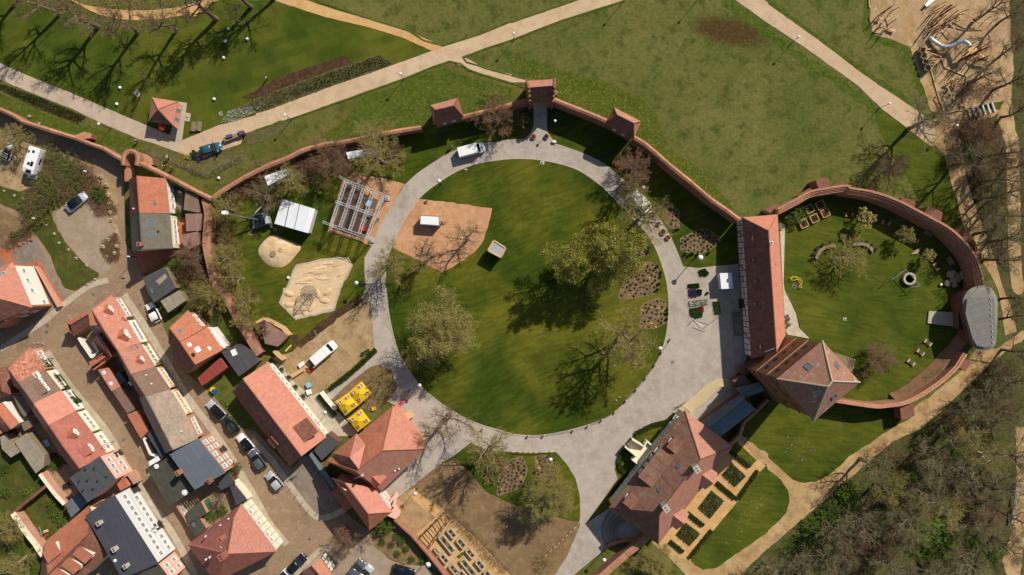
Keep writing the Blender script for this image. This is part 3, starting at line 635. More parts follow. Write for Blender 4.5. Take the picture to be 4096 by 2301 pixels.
def roofed(label, eave, ridge, form, rmat, wmat, name='house', cat='house', over=0.3, rmats=None, z0=0.0, thick=0.14, group=None, ridge_tiles=True, gutter=True, wm_list=None):
    """building from eave corners and ridge points (all world)"""
    E = list(eave); ze = min(p.z for p in E); c = sum((Vector((p.x, p.y, 0)) for p in E), Vector())/len(E)
    root = thing(name, label, cat, Vector((c.x, c.y, z0)), 0, group)
    W = inset(E, over); hs = {'root': root, 'eave': E, 'ridge': ridge, 'wall': [Vector((p.x, p.y, z0)) for p in W], 'z0': z0, 'ze': ze}
    wl = MB(); wl.prism([(p.x, p.y) for p in W], z0, ze-0.05)
    faces = []; gab = []
    if form == 'gable': A, B, C, D = E; R1, R2 = ridge; faces = [[A, B, R2, R1], [C, D, R1, R2]]; gab = [(W[3], W[0], R1), (W[1], W[2], R2)]
    elif form == 'hip': A, B, C, D = E; R1, R2 = ridge; faces = [[A, B, R2, R1], [C, D, R1, R2], [B, C, R2], [D, A, R1]]
    elif form == 'hip1': A, B, C, D = E; R1, R2 = ridge; faces = [[A, B, R2, R1], [C, D, R1, R2], [D, A, R1]]; gab = [(W[1], W[2], R2)]
    elif form == 'hip2': A, B, C, D = E; R1, R2 = ridge; faces = [[A, B, R2, R1], [C, D, R1, R2], [B, C, R2]]; gab = [(W[3], W[0], R1)]
    elif form == 'pyr': faces = [[E[i], E[(i+1) % 4], ridge[0]] for i in range(4)]
    elif form == 'flat': faces = [E]
    else: faces = form(E, ridge)
    for a, b, r in gab:
        m = (a+b)/2; rr = Vector((r.x, r.y, 0)); mm = Vector((m.x, m.y, 0)); ax = Vector((a.x-b.x, a.y-b.y, 0)).normalized()
        t = Vector((mm.x, mm.y, r.z-0.12)); t = Vector((a.x, a.y, 0))+ax*((rr-Vector((a.x, a.y, 0))).dot(ax)); t.z = r.z-0.14
        q = Vector((c.x, c.y, 0))-mm; q.normalize(); s = q*0.2
        A0 = Vector((a.x, a.y, ze-0.05)); B0 = Vector((b.x, b.y, ze-0.05))
        wl.add([A0, B0, t, A0+s, B0+s, t+s], [(0, 1, 2), (5, 4, 3), (0, 2, 5, 3), (1, 4, 5, 2), (0, 3, 4, 1)])
    wall = wl.build('wall', MT[wmat], root)
    me = wall.data; bm = bmesh.new(); bm.from_mesh(me); bmesh.ops.recalc_face_normals(bm, faces=bm.faces); bm.to_mesh(me); bm.free()
    for k, f in enumerate(faces):
        mb = MB(); mb.slab(f, thick); mb.build('roof_slope' if form != 'flat' else 'roof', MT[(rmats or {}).get(k, rmat)], root)
    hs['faces'] = faces
    if ridge_tiles and len(ridge) >= 1 and form != 'flat':
        mb = MB()
        if len(ridge) > 1: mb.tube(ridge[0]+Vector((0, 0, .02)), ridge[1]+Vector((0, 0, .02)), 0.13, 0.13, 6)
        if form in ('hip', 'hip1', 'hip2', 'pyr'):
            for i, e in enumerate(E):
                r = ridge[0] if len(ridge) == 1 or i in (0, 3) else ridge[1]
                if (form == 'hip1' and i in (1, 2)) or (form == 'hip2' and i in (0, 3)): continue
                mb.tube(e+Vector((0, 0, .02)), r+Vector((0, 0, .02)), 0.1, 0.1, 5)
        mb.build('ridge_tiles', MT[rmat], root)
    return hs
def house(label, es, ze, rs, zr, form, rmat, wmat, **kw):
    return roofed(label, P(es, ze), P(rs, zr) if rs else [], form, rmat, wmat, **kw)
def terrace(label, fs, ze, rs, zr, rmat, wmat, form='gable', **kw):
    """front eave line and ridge line are seen; the rear eave mirrors the front"""
    F = P(fs, ze); Rg = P(rs, zr)
    Bk = [Vector((2*Rg[i].x-F[i].x, 2*Rg[i].y-F[i].y, ze)) for i in (0, 1)]
    E = [F[0], F[1], Bk[1], Bk[0]]
    g = (F[1]-F[0]).normalized()*0.02
    E = [E[0]+g, E[1]-g, E[2]-g, E[3]+g]
    return roofed(label, E, Rg, form, rmat, wmat, over=kw.pop('over', 0.22), **kw)
def skylight(hs, fi, t, x, y, w=0.8, l=1.2, name='roof_window', mat='skyglass'):
    f = hs['faces'][fi]; p = on_plane(t, x, y, f); n = (f[1]-f[0]).cross(f[2]-f[0]).normalized()
    if n.z < 0: n = -n
    e = (f[1]-f[0]).normalized(); g = n.cross(e)
    m = Matrix((e, g, n)).transposed()
    fr = MB()
    for c, d in (((-w/2, 0, 0), (0.09, l, 0.12)), ((w/2, 0, 0), (0.09, l, 0.12)), ((0, -l/2, 0), (w-0.09, 0.09, 0.12)), ((0, l/2, 0), (w-0.09, 0.09, 0.12))): fr.box(c, d)
    o = link(name, fr.mesh(name, MT['steel' if mat == 'skyglass' else mat]), hs['root'], p-rootloc(hs['root'])); o.rotation_euler = m.to_euler()
    pn = MB(); pn.box((0, 0, 0.01), (w-0.1, l-0.1, 0.05)); link('pane', pn.mesh('pane', MT[mat]), o)
def chimney(hs, fi, t, x, y, w=0.6, l=0.9, h=1.2, rz=0.0, mat='chim'):
    p = on_plane(t, x, y, hs['faces'][fi]) if fi is not None else at(t, x, y, hs['ze'])
    m = MB(); m.box((p.x, p.y, p.z-0.8), (w, l, h+0.8), rz); m.box((p.x, p.y, p.z+h), (w+0.14, l+0.14, 0.12), rz)
    o = m.build('chimney', MT[mat], hs['root']); q = MB()
    for s in (-1, 1): q.tube((p.x-math.sin(rz)*l*.22*s, p.y+math.cos(rz)*l*.22*s, p.z+h+0.1), (p.x-math.sin(rz)*l*.22*s, p.y+math.cos(rz)*l*.22*s, p.z+h+0.32), 0.12, 0.1, 8)
    q.build('chimney_pot', MT['blackp'], o)
def vent(hs, fi, t, x, y, r=0.1, h=0.5, mat='lampw'):
    p = on_plane(t, x, y, hs['faces'][fi]); m = MB(); m.lathe((p.x, p.y, p.z-0.2), [(r, 0), (r, h), (r*1.6, h), (r*1.6, h+0.12), (0.02, h+0.2)], 8); m.build('vent_pipe', MT[mat], hs['root'])
def dish(hs, fi, t, x, y, r=0.42, mat='lampw'):
    p = on_plane(t, x, y, hs['faces'][fi]); m = MB(); m.tube(p-Vector((0, 0, .3)), p+Vector((0, 0, 0.7)), 0.03, 0.03, 6); ms = m.build('dish_mast', MT['steel'], hs['root'])
    d = MB(); d.lathe((0, 0, 0), [(0.03, 0), (r*0.6, 0.05), (r, 0.16), (r*0.98, 0.18), (r*.6, .08), (0.03, .04)], 14)
    o = link('dish', d.mesh('dish', MT[mat], None, True), ms, p+Vector((0, 0, 0.7))-rootloc(ms)); o.rotation_euler = (R(50), 0, R(-40))
def dormer(hs, fi, t, x, y, w=1.6, h=1.3, kind='gable', rmat=None, wmat=None, rmat_key='r_old_shade', n=1):
    """dormer whose front foot is the survey point on roof plane fi"""
    f = hs['faces'][fi]; p = on_plane(t, x, y, f); nn = (f[1]-f[0]).cross(f[2]-f[0]).normalized()
    if nn.z < 0: nn = -nn
    o = Vector((nn.x, nn.y, 0)).normalized(); e = Vector((-o.y, o.x, 0)); slope = math.hypot(nn.x, nn.y)/max(nn.z, 1e-3)
    dp = h/slope if kind == 'gable' else min(h/max(slope-math.tan(R(18)), .25), 9)
    m = MB(); b = p+Vector((0, 0, -0.05)); U = Vector((0, 0, 1))
    bk = -o*(dp+0.0)
    if kind == 'gable':
        rh = w*0.42; q = [b-e*w/2, b+e*w/2, b+e*w/2+U*h, b+U*(h+rh), b-e*w/2+U*h]
        deep = -o*((h+rh)/slope+0.1)
        m.add(q+[v+deep for v in q], [(0, 1, 2, 3, 4), (9, 8, 7, 6, 5), (1, 6, 7, 2), (0, 4, 9, 5), (2, 7, 8, 3), (3, 8, 9, 4)])
        d = m.build('dormer', MT[wmat or 'white'], hs['root'])
        rf = MB(); ov = o*0.25
        rf.slab([b-e*(w/2+.18)+U*(h-.1)+ov, b+U*(h+rh+.06)+ov, b+U*(h+rh+.06)+deep, b-e*(w/2+.18)+U*(h-.1)+deep], 0.1)
        rf.slab([b+e*(w/2+.18)+U*(h-.1)+ov, b+U*(h+rh+.06)+ov, b+U*(h+rh+.06)+deep, b+e*(w/2+.18)+U*(h-.1)+deep], 0.1)
    else:
        top = U*h; bk2 = -o*dp; rise = U*(dp*math.tan(R(18)))
        q = [b-e*w/2, b+e*w/2, b+e*w/2+top, b-e*w/2+top, b-e*w/2+top+bk2+rise, b+e*w/2+top+bk2+rise]
        m.add(q, [(0, 1, 2, 3), (3, 2, 5, 4), (1, 5, 2), (0, 3, 4), (0, 4, 5, 1)])
        d = m.build('dormer', MT[wmat or 'white'], hs['root'])
        rf = MB(); ov = o*0.2
        rf.slab([q[3]-e*.12+ov+U*.1, q[2]+e*.12+ov+U*.1, q[5]+e*.12+U*.1, q[4]-e*.12+U*.1], 0.1)
    rf.build('dormer_roof', MT[rmat or rmat_key], d)
    for j in range(n):
        fw = min(0.9, w/n-0.35); fm, pm = win_mesh(fw, h*0.7)
        pos = p+o*0.0+e*((j-(n-1)/2)*w/n)+U*(h*0.12)
        for nm, me in (('dormer_window', fm), ('dormer_pane', pm)):
            k = link(nm, me, d, pos-rootloc(d)); k.rotation_euler = (0, 0, math.atan2(-o.x, o.y))
    return d
def wallthing(label, s, h, t=0.6, cop='r_wall', body='brick', name='brick_wall', cat='wall', top=0.3, group=None, nseg=1):
    pts = P(s, h)
    if nseg > 1: pts = smooth(pts, nseg)
    root = thing(name, label, cat, Vector((pts[0].x, pts[0].y, 0)), 0, group)
    strip_mesh('wall_body', pts, [(-t/2, 0), (t/2, 0), (t/2, h), (-t/2, h)], MT[body], root)
    cr = random.Random(int(abs(pts[0].x)*10))
    for i in range(len(pts)-1):
        d = pts[i+1]-pts[i]; n = max(1, int(d.length/1.7))
        for k in range(n):
            a, b = pts[i]+d*(k/n), pts[i]+d*((k+.985)/n); o = cr.uniform(-.03, .05); wd_ = t/2+.1+cr.uniform(-.03, .04)
            strip_mesh('coping_stone', [a, b], [(-wd_, h-.02), (wd_, h-.02), (wd_, h+.06+o), (0, h+top+o), (-wd_, h+.06+o)], MT[cop], root)
    return root
def block(root, name, s, z1, mat, z0=0.0, cap=None, capmat=None):
    """block whose top outline is surveyed at height z1"""
    pts = P(s, z1); m = MB(); m.prism([(p.x, p.y) for p in pts], z0, z1 if not cap else z1-0.15); o = m.build(name, MT[mat], root)
    if cap:
        q = MB(); pp = inset(pts, -0.1); q.prism([(p.x, p.y) for p in pp], z1-0.149, z1, True, True); q.build(cap, MT[capmat or mat], o if root is not None else o)
    return o
def shed(label, s, z, rmat, wmat='oldwood', name='shed', cat='shed', dz=None, over=0.12, **kw):
    """flat or single-pitch roof; s may carry a height with each corner"""
    E = P(s, z)
    if dz:
        for i, q in enumerate(dz): E[i].z = z
    hs = roofed(label, E, [], 'flat', rmat, wmat, name=name, cat=cat, over=over, thick=0.12, ridge_tiles=False, **kw)
    return hs
# ---------------------------------------------------------------- town wall, castle rampart, gate towers
wallthing('brick town wall running in from the left edge above the shaded street', 'a1 -150,1040 0,1098 130,1158 230,1223 500,1308 760,1388 910,1447 b1 1040,45 1130,100 1235,160', 3.2)
_b = thing('buttress', 'low brick buttress leaning on the town wall below the lamp and flower bed', 'buttress', at('a1', 820, 1400))
block(_b, 'buttress_body', 'a1 710,1372 850,1330 915,1345 905,1385 780,1395', 2.4, 'brick', 0, 'coping', 'r_wall')
_t = thing('wall_turret', 'small horseshoe brick turret on the town wall beside the terracotta house', 'turret', at('b1', 1315, 150))
strip_mesh('turret_wall', smooth(P('b1 1240,215 1238,150 1265,95 1318,72 1368,95 1385,150 1372,215', 4.2), 4), [(-.28, 0), (.28, 0), (.28, 4.2), (-.28, 4.2)], MT['brick'], _t)
strip_mesh('coping', smooth(P('b1 1240,215 1238,150 1265,95 1318,72 1368,95 1385,150 1372,215', 4.2), 4), [(-.4, 4.2), (.4, 4.2), (.4, 4.3), (0, 4.5), (-.4, 4.3)], MT['r_wall'], _t)
block(_t, 'apron', 'b1 1385,95 1470,110 1520,150 1530,205 1480,225 1400,170', 2.2, 'brickd', 0, 'coping', 'r_wall')
wallthing('brick town wall hung with ivy behind the chequered patio', 'b1 1390,185 1590,278 1800,388 2000,492 2128,553', 3.3)
wallthing('long low brick wall bending north behind the brown hedge and white containers', 'b1 2140,545 2200,495 2310,425 2450,340 2572,278 b2 150,205 300,150 450,75 520,48 700,5 a2 820,1440 1050,1392 1300,1338 1660,1280', 3.2)
wallthing('short brick wall between the hipped wall tower and the north gatehouse', 'a2 2085,1172 2300,1122 2572,1050 a3 60,1028 165,1008', 4.2)
wallthing('brick wall east of the gatehouse as far as the second wall tower', 'a3 418,1000 560,1058 700,1112 850,1172 960,1222', 4.6)
wallthing('long brick wall from the second wall tower to the half-timbered hall', 'a3 1225,1382 1335,1447 b3 1450,95 1600,230 1700,310 1800,388 2000,560 2150,662 2290,766', 5.0)
wallthing('broad crumbling brick wall beside the back gardens west of the playground', 'b1 2060,548 2078,620 2092,720 2082,850 2072,1000 2100,1150 2130,1300 2185,1447 c1 2240,40 2335,200 2425,380 2505,500 2572,612 c2 40,665', 2.6, 1.3, 'r_wall', 'brick', top=0.12)
# curved rampart round the oval court
def rampart(label, s, h, prof, n=3):
    pts = smooth(P(s, h), n); root = thing('rampart_wall', label, 'wall', Vector((pts[0].x, pts[0].y, 0)))
    body = [(sx, z) for sx, z in prof if z <= 0.01 or True]
    inner = min(p[0] for p in prof); outer = max(p[0] for p in prof); low = min(z for sx, z in prof if z > 0)
    strip_mesh('wall_body', pts, [(inner, 0), (outer, 0), (outer, low-0.01), (inner, low-0.01)], MT['brick'], root)
    st = sorted([(sx, z) for sx, z in prof if z > 0], key=lambda q: -q[1])
    for (s0, z0), (s1, z1) in zip(st[::2], st[1::2]):
        strip_mesh('tile_course', pts, [(s1, z0-.24), (s0, z0-.24), (s0, z0), (s1, z0)], MT['r_wall'], root)
    return root
_steps = [(0.45, 0), (0.45, 5.0), (0.05, 5.0), (0.06, 4.74), (-0.24, 4.74), (-0.23, 4.48), (-0.5, 4.48), (-0.49, 4.22), (-0.78, 4.22), (-0.78, 0)]
rn = rampart('curved stepped brick rampart round the north of the oval court', 'b4 105,665 300,565 430,492 600,458 785,432 830,456 1000,482 1150,522 1330,592 1480,670 1640,755 1780,832 1880,905 1960,985 2040,1080 2100,1180 2140,1320 2155,1440 c4 2130,60', 5.0, _steps)
for s, z in (('b4 485,365 585,335 625,440 520,465', 4.2), ('b4 640,420 755,380 780,380 780,425 640,445', 3.6), ('b4 300,520 415,450 435,455 440,490 320,550', 3.2), ('b4 -20,660 95,600 118,625 40,700', 3.2),
             ('b4 1350,540 1475,580 1465,660 1330,590', 4.4), ('b4 1615,630 1750,690 1735,770 1580,690', 4.2), ('b4 1035,440 1070,445 1070,485 1035,480', 3.6), ('b4 1890,860 2000,880 2080,990 2110,1080 2050,1060 1950,960', 2.6), ('b4 2080,1010 2140,1100 2140,1180 2100,1160', 3.0)):
    block(rn, 'buttress', s, z, 'brick', 0, 'buttress_cap', 'brickd')
rs = rampart('curved brick rampart closing the south-east side of the oval court', 'c4 1985,660 1930,745 1890,805 1750,935 1600,1040 1480,1110 1350,1162 1200,1182 1100,1190 950,1172 690,1132', 4.2,
             [(0.4, 0), (0.4, 4.2), (0.0, 4.2), (0.01, 3.95), (-0.34, 3.95), (-0.34, 0)])
strip_mesh('earth_apron', smooth(P('c4 2000,470 1870,620 1760,740 1640,860 1520,960 1400,1050 1270,1115', 1.4), 2), [(-.9, 0), (0.9, 0), (0.9, 2.0), (0.6, 2.0), (-.9, 0.2)], MT['apron'], rs)
for s, z in (('c4 1930,700 2035,745 1985,835 1900,780', 3.6), ('c4 1330,1190 1460,1180 1470,1280 1345,1325', 3.0)): block(rs, 'buttress', s, z, 'brick', 0, 'buttress_cap', 'brickd')
# zinc-roofed round bastion
_o = smooth(P('c4 1958,150 1975,80 2020,20 2090,-15 2170,-30 2240,0 2295,80 2310,160 2305,350 2292,540 2270,590 2230,620 2170,630 2100,610 2050,560 2020,450 1990,320', 5.2), 2, True)
bs = thing('bastion', 'round-ended brick bastion with smooth grey zinc roof at the rampart', 'tower', Vector((sum(p.x for p in _o)/len(_o), sum(p.y for p in _o)/len(_o), 0)))
m = MB(); w_ = inset(_o, 0.5); m.prism([(p.x, p.y) for p in w_], 0, 5.15); m.build('wall', MT['brickd'], bs)
m = MB(); i1 = inset(_o, 0.9); N = len(_o)
lo = [p for p in _o]; lo2 = [Vector((p.x, p.y, 5.0)) for p in _o]; hi = [Vector((p.x, p.y, 5.7)) for p in i1]
m.add(lo2+lo+hi, [(i, (i+1) % N, N+(i+1) % N, N+i) for i in range(N)]+[(N+i, N+(i+1) % N, 2*N+(i+1) % N, 2*N+i) for i in range(N)]+[tuple(range(2*N, 3*N))][:1])
m.build('roof_rim', MT['zinc'], bs)
_p = P('c4 1985,260 2000,110 2030,95 2262,90 2290,500 2250,580 2180,600 2100,580 2060,520 2030,420', 5.75)
m = MB(); m.slab(_p, 0.12); m.build('roof_panel', seammat('dark_zinc', '716f68', 0.6, 0.12), bs)
for i in range(9):
    q = at('c4', 2232+i*3.0, 105+i*55, 5.8); m = MB(); m.box(q, (0.12, 0.3, 0.15), 0.1); m.build('snow_guard', MT['alu'], bs)
dr = thing('bastion_porch', 'low dark brick porch at the court door of the zinc-roofed bastion', 'porch', at('c4', 1960, 330))
block(dr, 'wall', 'c4 1920,250 2000,245 2020,410 1925,410', 2.6, 'brickd', 0, 'roof', 'darkflat')
rp = thing('stone_ramp', 'pale stone ramp leading to the bastion door from the oval lawn', 'ramp', at('c4', 1750, 310)); block(rp, 'ramp_slab', 'c4 1618,232 1920,248 1915,395 1840,385 1605,355', 0.35, 'stone')
# wall towers and gatehouse
wt1 = house('hipped brick wall tower west of the gatehouse with a half-round railing below', 'a2 1745,1060 2028,983 2085,1172 1785,1252', 5.2, 'a2 1803,1106 1985,1063', 7.9, 'hip', 'r_old_shade', 'brick', name='wall_tower', cat='tower', rmats={0: 'r_pale', 3: 'r_pale', 1: 'r_old_shade'})  # outer slope paler, inner darker: sunlight and shade painted as tile tones
mm_ = MB(); mm_.path(smooth(P('a2 1840,1300 1850,1340 1900,1358 1950,1345 1968,1295', 0.9), 3), 0.03, 5)
for q in P('a2 1840,1300 1850,1340 1900,1358 1950,1345 1968,1295', 0.9): mm_.tube((q.x, q.y, 0), q, 0.03, 0.03, 5)
mm_.build('railing', MT['iron'], wt1['root'])
wt2 = house('hipped brick wall tower east of the gatehouse beside the daffodil meadow', 'a3 1025,1080 1300,1222 1222,1395 945,1232', 5.2, 'a3 1056,1156 1224,1240', 8.0, 'hip', 'r_old_shade', 'brick', name='wall_tower', cat='tower', rmats={0: 'r_pale', 2: 'r_pale'})  # north-east slope paler than south-west: its sunlight is in the tile colour
for hs in (wt1, wt2): facade(hs, 2, 2, [2.2], 0.6, 0.9, 0.15, 0.15)
E = P('a3 145,812 430,796 410,1032 182,1030', 6.2); Rg = P('a3 165,880 417,860', 9.4)
gh = thing('gatehouse', 'brick gatehouse with crow-stepped gables over the north gate path', 'gatehouse', at('a3', 285, 960))
pl, pr = at('a3', 215, 1060), at('a3', 352, 1060)
W = inset(E, 0.3)
xl, xr = pl.x, pr.x; y0, y1 = min(p.y for p in W), max(p.y for p in W)
m = MB(); m.prism([(W[0].x, y1), (xl, y1), (xl, y0), (W[3].x, y0)], 0, 6.15); m.prism([(xr, y1), (W[1].x, y1), (W[2].x, y0), (xr, y0)], 0, 6.15); m.prism([(xl, y1), (xr, y1), (xr, y0), (xl, y0)], 3.6, 6.15, True, True)
m.build('wall', MT['brick'], gh)
for f in ([E[0], E[1], Rg[1], Rg[0]], [E[2], E[3], Rg[0], Rg[1]]):
    m = MB(); m.slab(f, 0.15); m.build('roof_slope', MT['r_old_shade'] if f[0] is E[2] else MT['r_pale'], gh)  # sunlit slope pale, shaded slope dark, painted through two tile materials
for a, b, r in ((E[0], E[3], Rg[0]), (E[1], E[2], Rg[1])):
    m = MB(); d = (b-a); d.z = 0
    for i in range(7):
        t = (i+0.5)/7; q = a+d*t; hgt = 6.2+(r.z-6.2)*(1-abs(t-0.5)*2)+0.7; hgt = round(hgt/0.55)*0.55
        m.bar(Vector((q.x, q.y, hgt/2))-d*(0.5/7)*0.999, Vector((q.x, q.y, hgt/2))+d*(0.5/7)*0.999, 0.4, hgt)
    m.build('stepped_gable', MT['brick'], gh)
_b = thing('brick_pier', 'short rounded brick pier against the east gable of the gatehouse', 'pier', at('a3', 440, 935)); m = MB(); q = at('a3', 436, 932, 1.2); m.lathe((q.x, q.y, 0), [(0.5, 0), (0.5, 1.1), (0.42, 1.25)], 10); m.build('pier_body', MT['brick'], _b)
# ---------------------------------------------------------------- castle buildings
hall = roofed('long half-timbered hall with bright orange tiled roof beside the oval court', P('b3 2313,738 c3 2402,715 c4 175,475 b4 97,708', 5.0), P('b4 5,872 c4 87,640', 10.0), 'hip1', 'r_hall', 'white', name='timbered_hall', cat='hall', over=0.25, rmats={0: 'r_old_shade'})  # darker tiles on the west slope paint in its shade
def half_timber(hs, i, nb, zs, mat='timber', win=(), wz=1.6, w=0.9, h=1.1, diag=True):
    Wp = hs['wall']; a, b = Wp[i], Wp[(i+1) % len(Wp)]; d = (b-a); d.z = 0; L = d.length; d.normalize()
    nr = Vector((d.y, -d.x, 0)) if ccw(Wp) else Vector((-d.y, d.x, 0)); z0 = hs['z0']; top = hs['ze']-0.1
    for z in zs:
        m = MB(); m.bar(a+nr*.03+Vector((0, 0, z)), b+nr*.03+Vector((0, 0, z)), 0.1, 0.2); m.build('beam', MT[mat], hs['root'])
    for j in range(nb+1):
        q = a+d*(L*j/nb)+nr*.025; m = MB(); m.bar(q+Vector((0, 0, z0+.1)), q+Vector((0, 0, top)), 0.2, 0.09); m.build('post', MT[mat], hs['root'])
        if diag and j % 6 == 2 and j < nb:
            q2 = a+d*(L*(j+1)/nb)+nr*.02; m = MB(); m.bar(q+Vector((0, 0, zs[0])), q2+Vector((0, 0, zs[-1])), 0.08, 0.16); m.build('brace', MT[mat], hs['root'])
    for j in win:
        q = a+d*(L*(j+0.5)/nb); put_window(hs['root'], Vector((q.x, q.y, wz)), nr, w, h)
half_timber(hall, 0, 24, (0.2, 2.5, 4.75), win=(1, 4, 7, 9, 11, 14, 17, 19, 21), wz=2.8, w=0.7, h=1.1)
for x, y in ((2420, 950), (2430, 1165), (2450, 1380)): dormer(hall, 0, 'b3', x, y, 0.7, 0.35, 'shed', 'r_old_shade', 'brickd')
for x, y in ((2450, 160), (2500, 590)): dormer(hall, 0, 'c3', x, y, 0.7, 0.35, 'shed', 'r_old_shade', 'brickd')
for t, x, y in (('b4', 65, 970), ('b4', 75, 1185), ('b4', 90, 1400), ('c4', 105, 170), ('c4', 118, 385)): dormer(hall, 1, t, x, y, 0.6, 0.3, 'shed', 'r_hall', 'timber')
chimney(hall, 1, 'b4', 20, 996, 0.45, 0.45, 0.8, mat='white')
door(hall, 0, 0.62, 1.6, 2.4)
st = thing('entrance_steps', 'dark stone entrance steps in the shade before the half-timbered hall', 'steps', at('c3', 2240, 360))
for i in range(3):
    m = MB(); q = P('c3 %d,%d 2330,%d 2340,%d %d,%d' % (2205+i*22, 240+i*14, 235+i*14, 480-i*12, 2228+i*22, 478-i*12)); m.prism([(p.x, p.y) for p in q], 0, 0.16*(i+1)); m.build('step', MT['cobgrey'], st)
# keep
KE = P('c4 548,530 925,948 458,1340 90,912', 22.0); KR = P('c4 646,938 602,990', 27.3)
keep = roofed('tall square brick castle tower with weathered pyramid tiled roof', KE, KR, lambda E, r: [[E[0], E[1], r[0]], [E[1], E[2], r[1], r[0]], [E[2], E[3], r[1]], [E[3], E[0], r[0], r[1]]], 'r_tower', 'brickd', name='castle_tower', cat='tower', over=0.35)
m = MB()
for e, r in zip(KE, (KR[0], KR[0], KR[1], KR[1])): m.tube(e, r, 0.14, 0.14, 6)
m.tube(KR[0], KR[1], 0.16, 0.16, 6); m.build('ridge_tiles', MT['stone'], keep['root'])
for fi, x, y in ((3, 405, 792), (0, 690, 782), (2, 515, 1045), (1, 662, 1095)): skylight(keep, fi, 'c4', x, y, 0.9, 1.2)
Wk = keep['wall']
for i in (2, 3):
    a, b = Wk[i], Wk[(i+1) % 4]; d = (b-a); L = d.length; d.normalize(); nr = Vector((d.y, -d.x, 0)) if ccw(Wk) else Vector((-d.y, d.x, 0))
    for z, hh in ((9.5, .2), (15.5, .2), (21.2, .5)):
        m = MB(); m.bar(a+nr*.05-d*.1+Vector((0, 0, z)), b+nr*.05+d*.1+Vector((0, 0, z)), 0.28, hh); m.build('brick_band', MT['brick'], keep['root'])
    for z in (10.8, 16.6):
        for j in range(4 if i == 3 else 3):
            q = a+d*(L*(j+0.7)/(4.4 if i == 3 else 3.4))
            m = MB(); m.box((0, 0.0, 0), (.8, 0.04, 1.5)); o = link('painted_opening', m.mesh('painted_opening', MT['blackp']), keep['root'], Vector((q.x, q.y, z))-rootloc(keep['root'])); o.rotation_euler = (0, 0, math.atan2(-nr.x, nr.y))  # flat black panel paints the dark inside of an opening
an = thing('tower_porch', 'low brick porch at the foot of the castle tower beside the plaza steps', 'porch', at('c3', 2330, 950))
block(an, 'wall', 'c3 2225,935 2330,885 2400,950 2300,1000', 3.2, 'brickd', 0, 'roof', 'shedpink'); block(an, 'wall', 'c3 2280,800 2345,770 2420,840 2340,880', 2.6, 'brick', 0, 'roof', 'shedpink')
sl = house('slate-roofed passage linking the castle tower and the palace', 'c3 2345,1035 1905,1352 2090,1500 2450,1218', 3.6, 'c3 2340,1118 1985,1410', 4.6, 'gable', 'slate', 'brickd', name='slate_passage', cat='passage', rmats={})
sl2 = house('short slate roof against the foot of the castle tower', 'c3 2250,1008 2478,946 2538,1030 2345,1105', 3.9, 'c3 2300,1060 2505,985', 4.5, 'gable', 'slate', 'brickd', name='slate_annex', cat='annex')
tr = thing('stepped_plaza', 'fan of shallow stone steps between the plaza and slate passage', 'steps', at('c3', 2000, 1080))
for i in range(6):
    k = i/5; a = smooth(P('c3 %d,%d %d,%d %d,%d %d,%d %d,%d' % (1722+k*60, 1190+k*52, 1880+k*70, 1050+k*60, 2020+k*45, 940+k*62, 2110+k*5, 920+k*70, 2215-k*10, 935+k*75)), 5)
    o = strip_mesh('step', a, [(-.12, 0), (.12, 0), (.12, .1+.03*i), (-.12, .1+.03*i)], MT['ochre'], tr)
# palace
PE = [at('c3', 1735, 1230, 5.6), at('d3', 975, 765, 5.6), at('d3', 1470, 1140, 5.6), at('d3', 2222, 155, 5.6)]; PR = P('d3 1893,283 1478,812', 12.3)
pal = roofed('palace with large hipped old-tile roof and pale stone stair facade', PE, PR, 'hip', 'r_palace', 'ochre', name='palace', cat='palace', over=0.4, rmats={3: 'r_pale', 1: 'r_pale', 2: 'r_old_shade'})  # light painted per slope: paler eastern sides, darker south-west hip
facade(pal, 0, 12, [1.6, 3.6], 0.9, 1.4, 0.04, 0.04)
dormer(pal, 0, 'd3', 1585, 95, 2.2, 1.5, 'shed', 'r_old_shade', 'r_old_shade'); dormer(pal, 0, 'd3', 1150, 650, 2.2, 1.5, 'shed', 'r_old_shade', 'r_old_shade')
dormer(pal, 0, 'd3', 1365, 290, 6.4, 2.3, 'shed', 'r_palace', 'brickd', n=4)
for x, y in ((1975, 480), (1690, 880)): dormer(pal, 1, 'd3', x, y, 3.4, 1.5, 'gable', 'r_pale', 'brickp', n=2)
for x, y in ((1675, 350), (1484, 592)): skylight(pal, 0, 'd3', x, y, 0.7, 0.7)
chimney(pal, 1, 'd3', 1838, 362, 0.9, 1.2, 1.6, R(37), 'concrete'); chimney(pal, 1, 'd3', 1532, 752, 0.9, 1.2, 1.6, R(37), 'concrete')
ps = thing('palace_stair', 'cream stone double-railed stair at the palace entrance', 'stair', at('d3', 1260, 180))
A0, A1, B0, B1 = at('d3', 1215, 85, .8), at('d3', 1140, 150, .8), at('d3', 1320, 165, 1.2), at('d3', 1250, 240, 1.2)
for i in range(9):
    t0, t1 = i/9, (i+1)/9; m = MB(); q = [A0.lerp(B0, t0), A0.lerp(B0, t1), A1.lerp(B1, t1), A1.lerp(B1, t0)]; m.prism([(p.x, p.y) for p in q], 0, 0.17*(i+1)); m.build('step', MT['cream'], ps)
block(ps, 'landing', 'd3 1320,165 1350,95 1420,150 1270,330 1215,275 1250,240', 1.6, 'cream')
for s in ('d3 1200,75 1322,150 1350,95 1415,150', 'd3 1130,150 1250,250 1205,280 1275,335'):
    pts = P(s, 1.6); strip_mesh('balustrade', pts, [(-.12, .2), (.12, .2), (.12, 2.4), (-.12, 2.4)], MT['cream'], ps)
ft = thing('round_terrace', 'shaded semicircular stepped terrace at the palace south end', 'terrace', at('d3', 1150, 950))
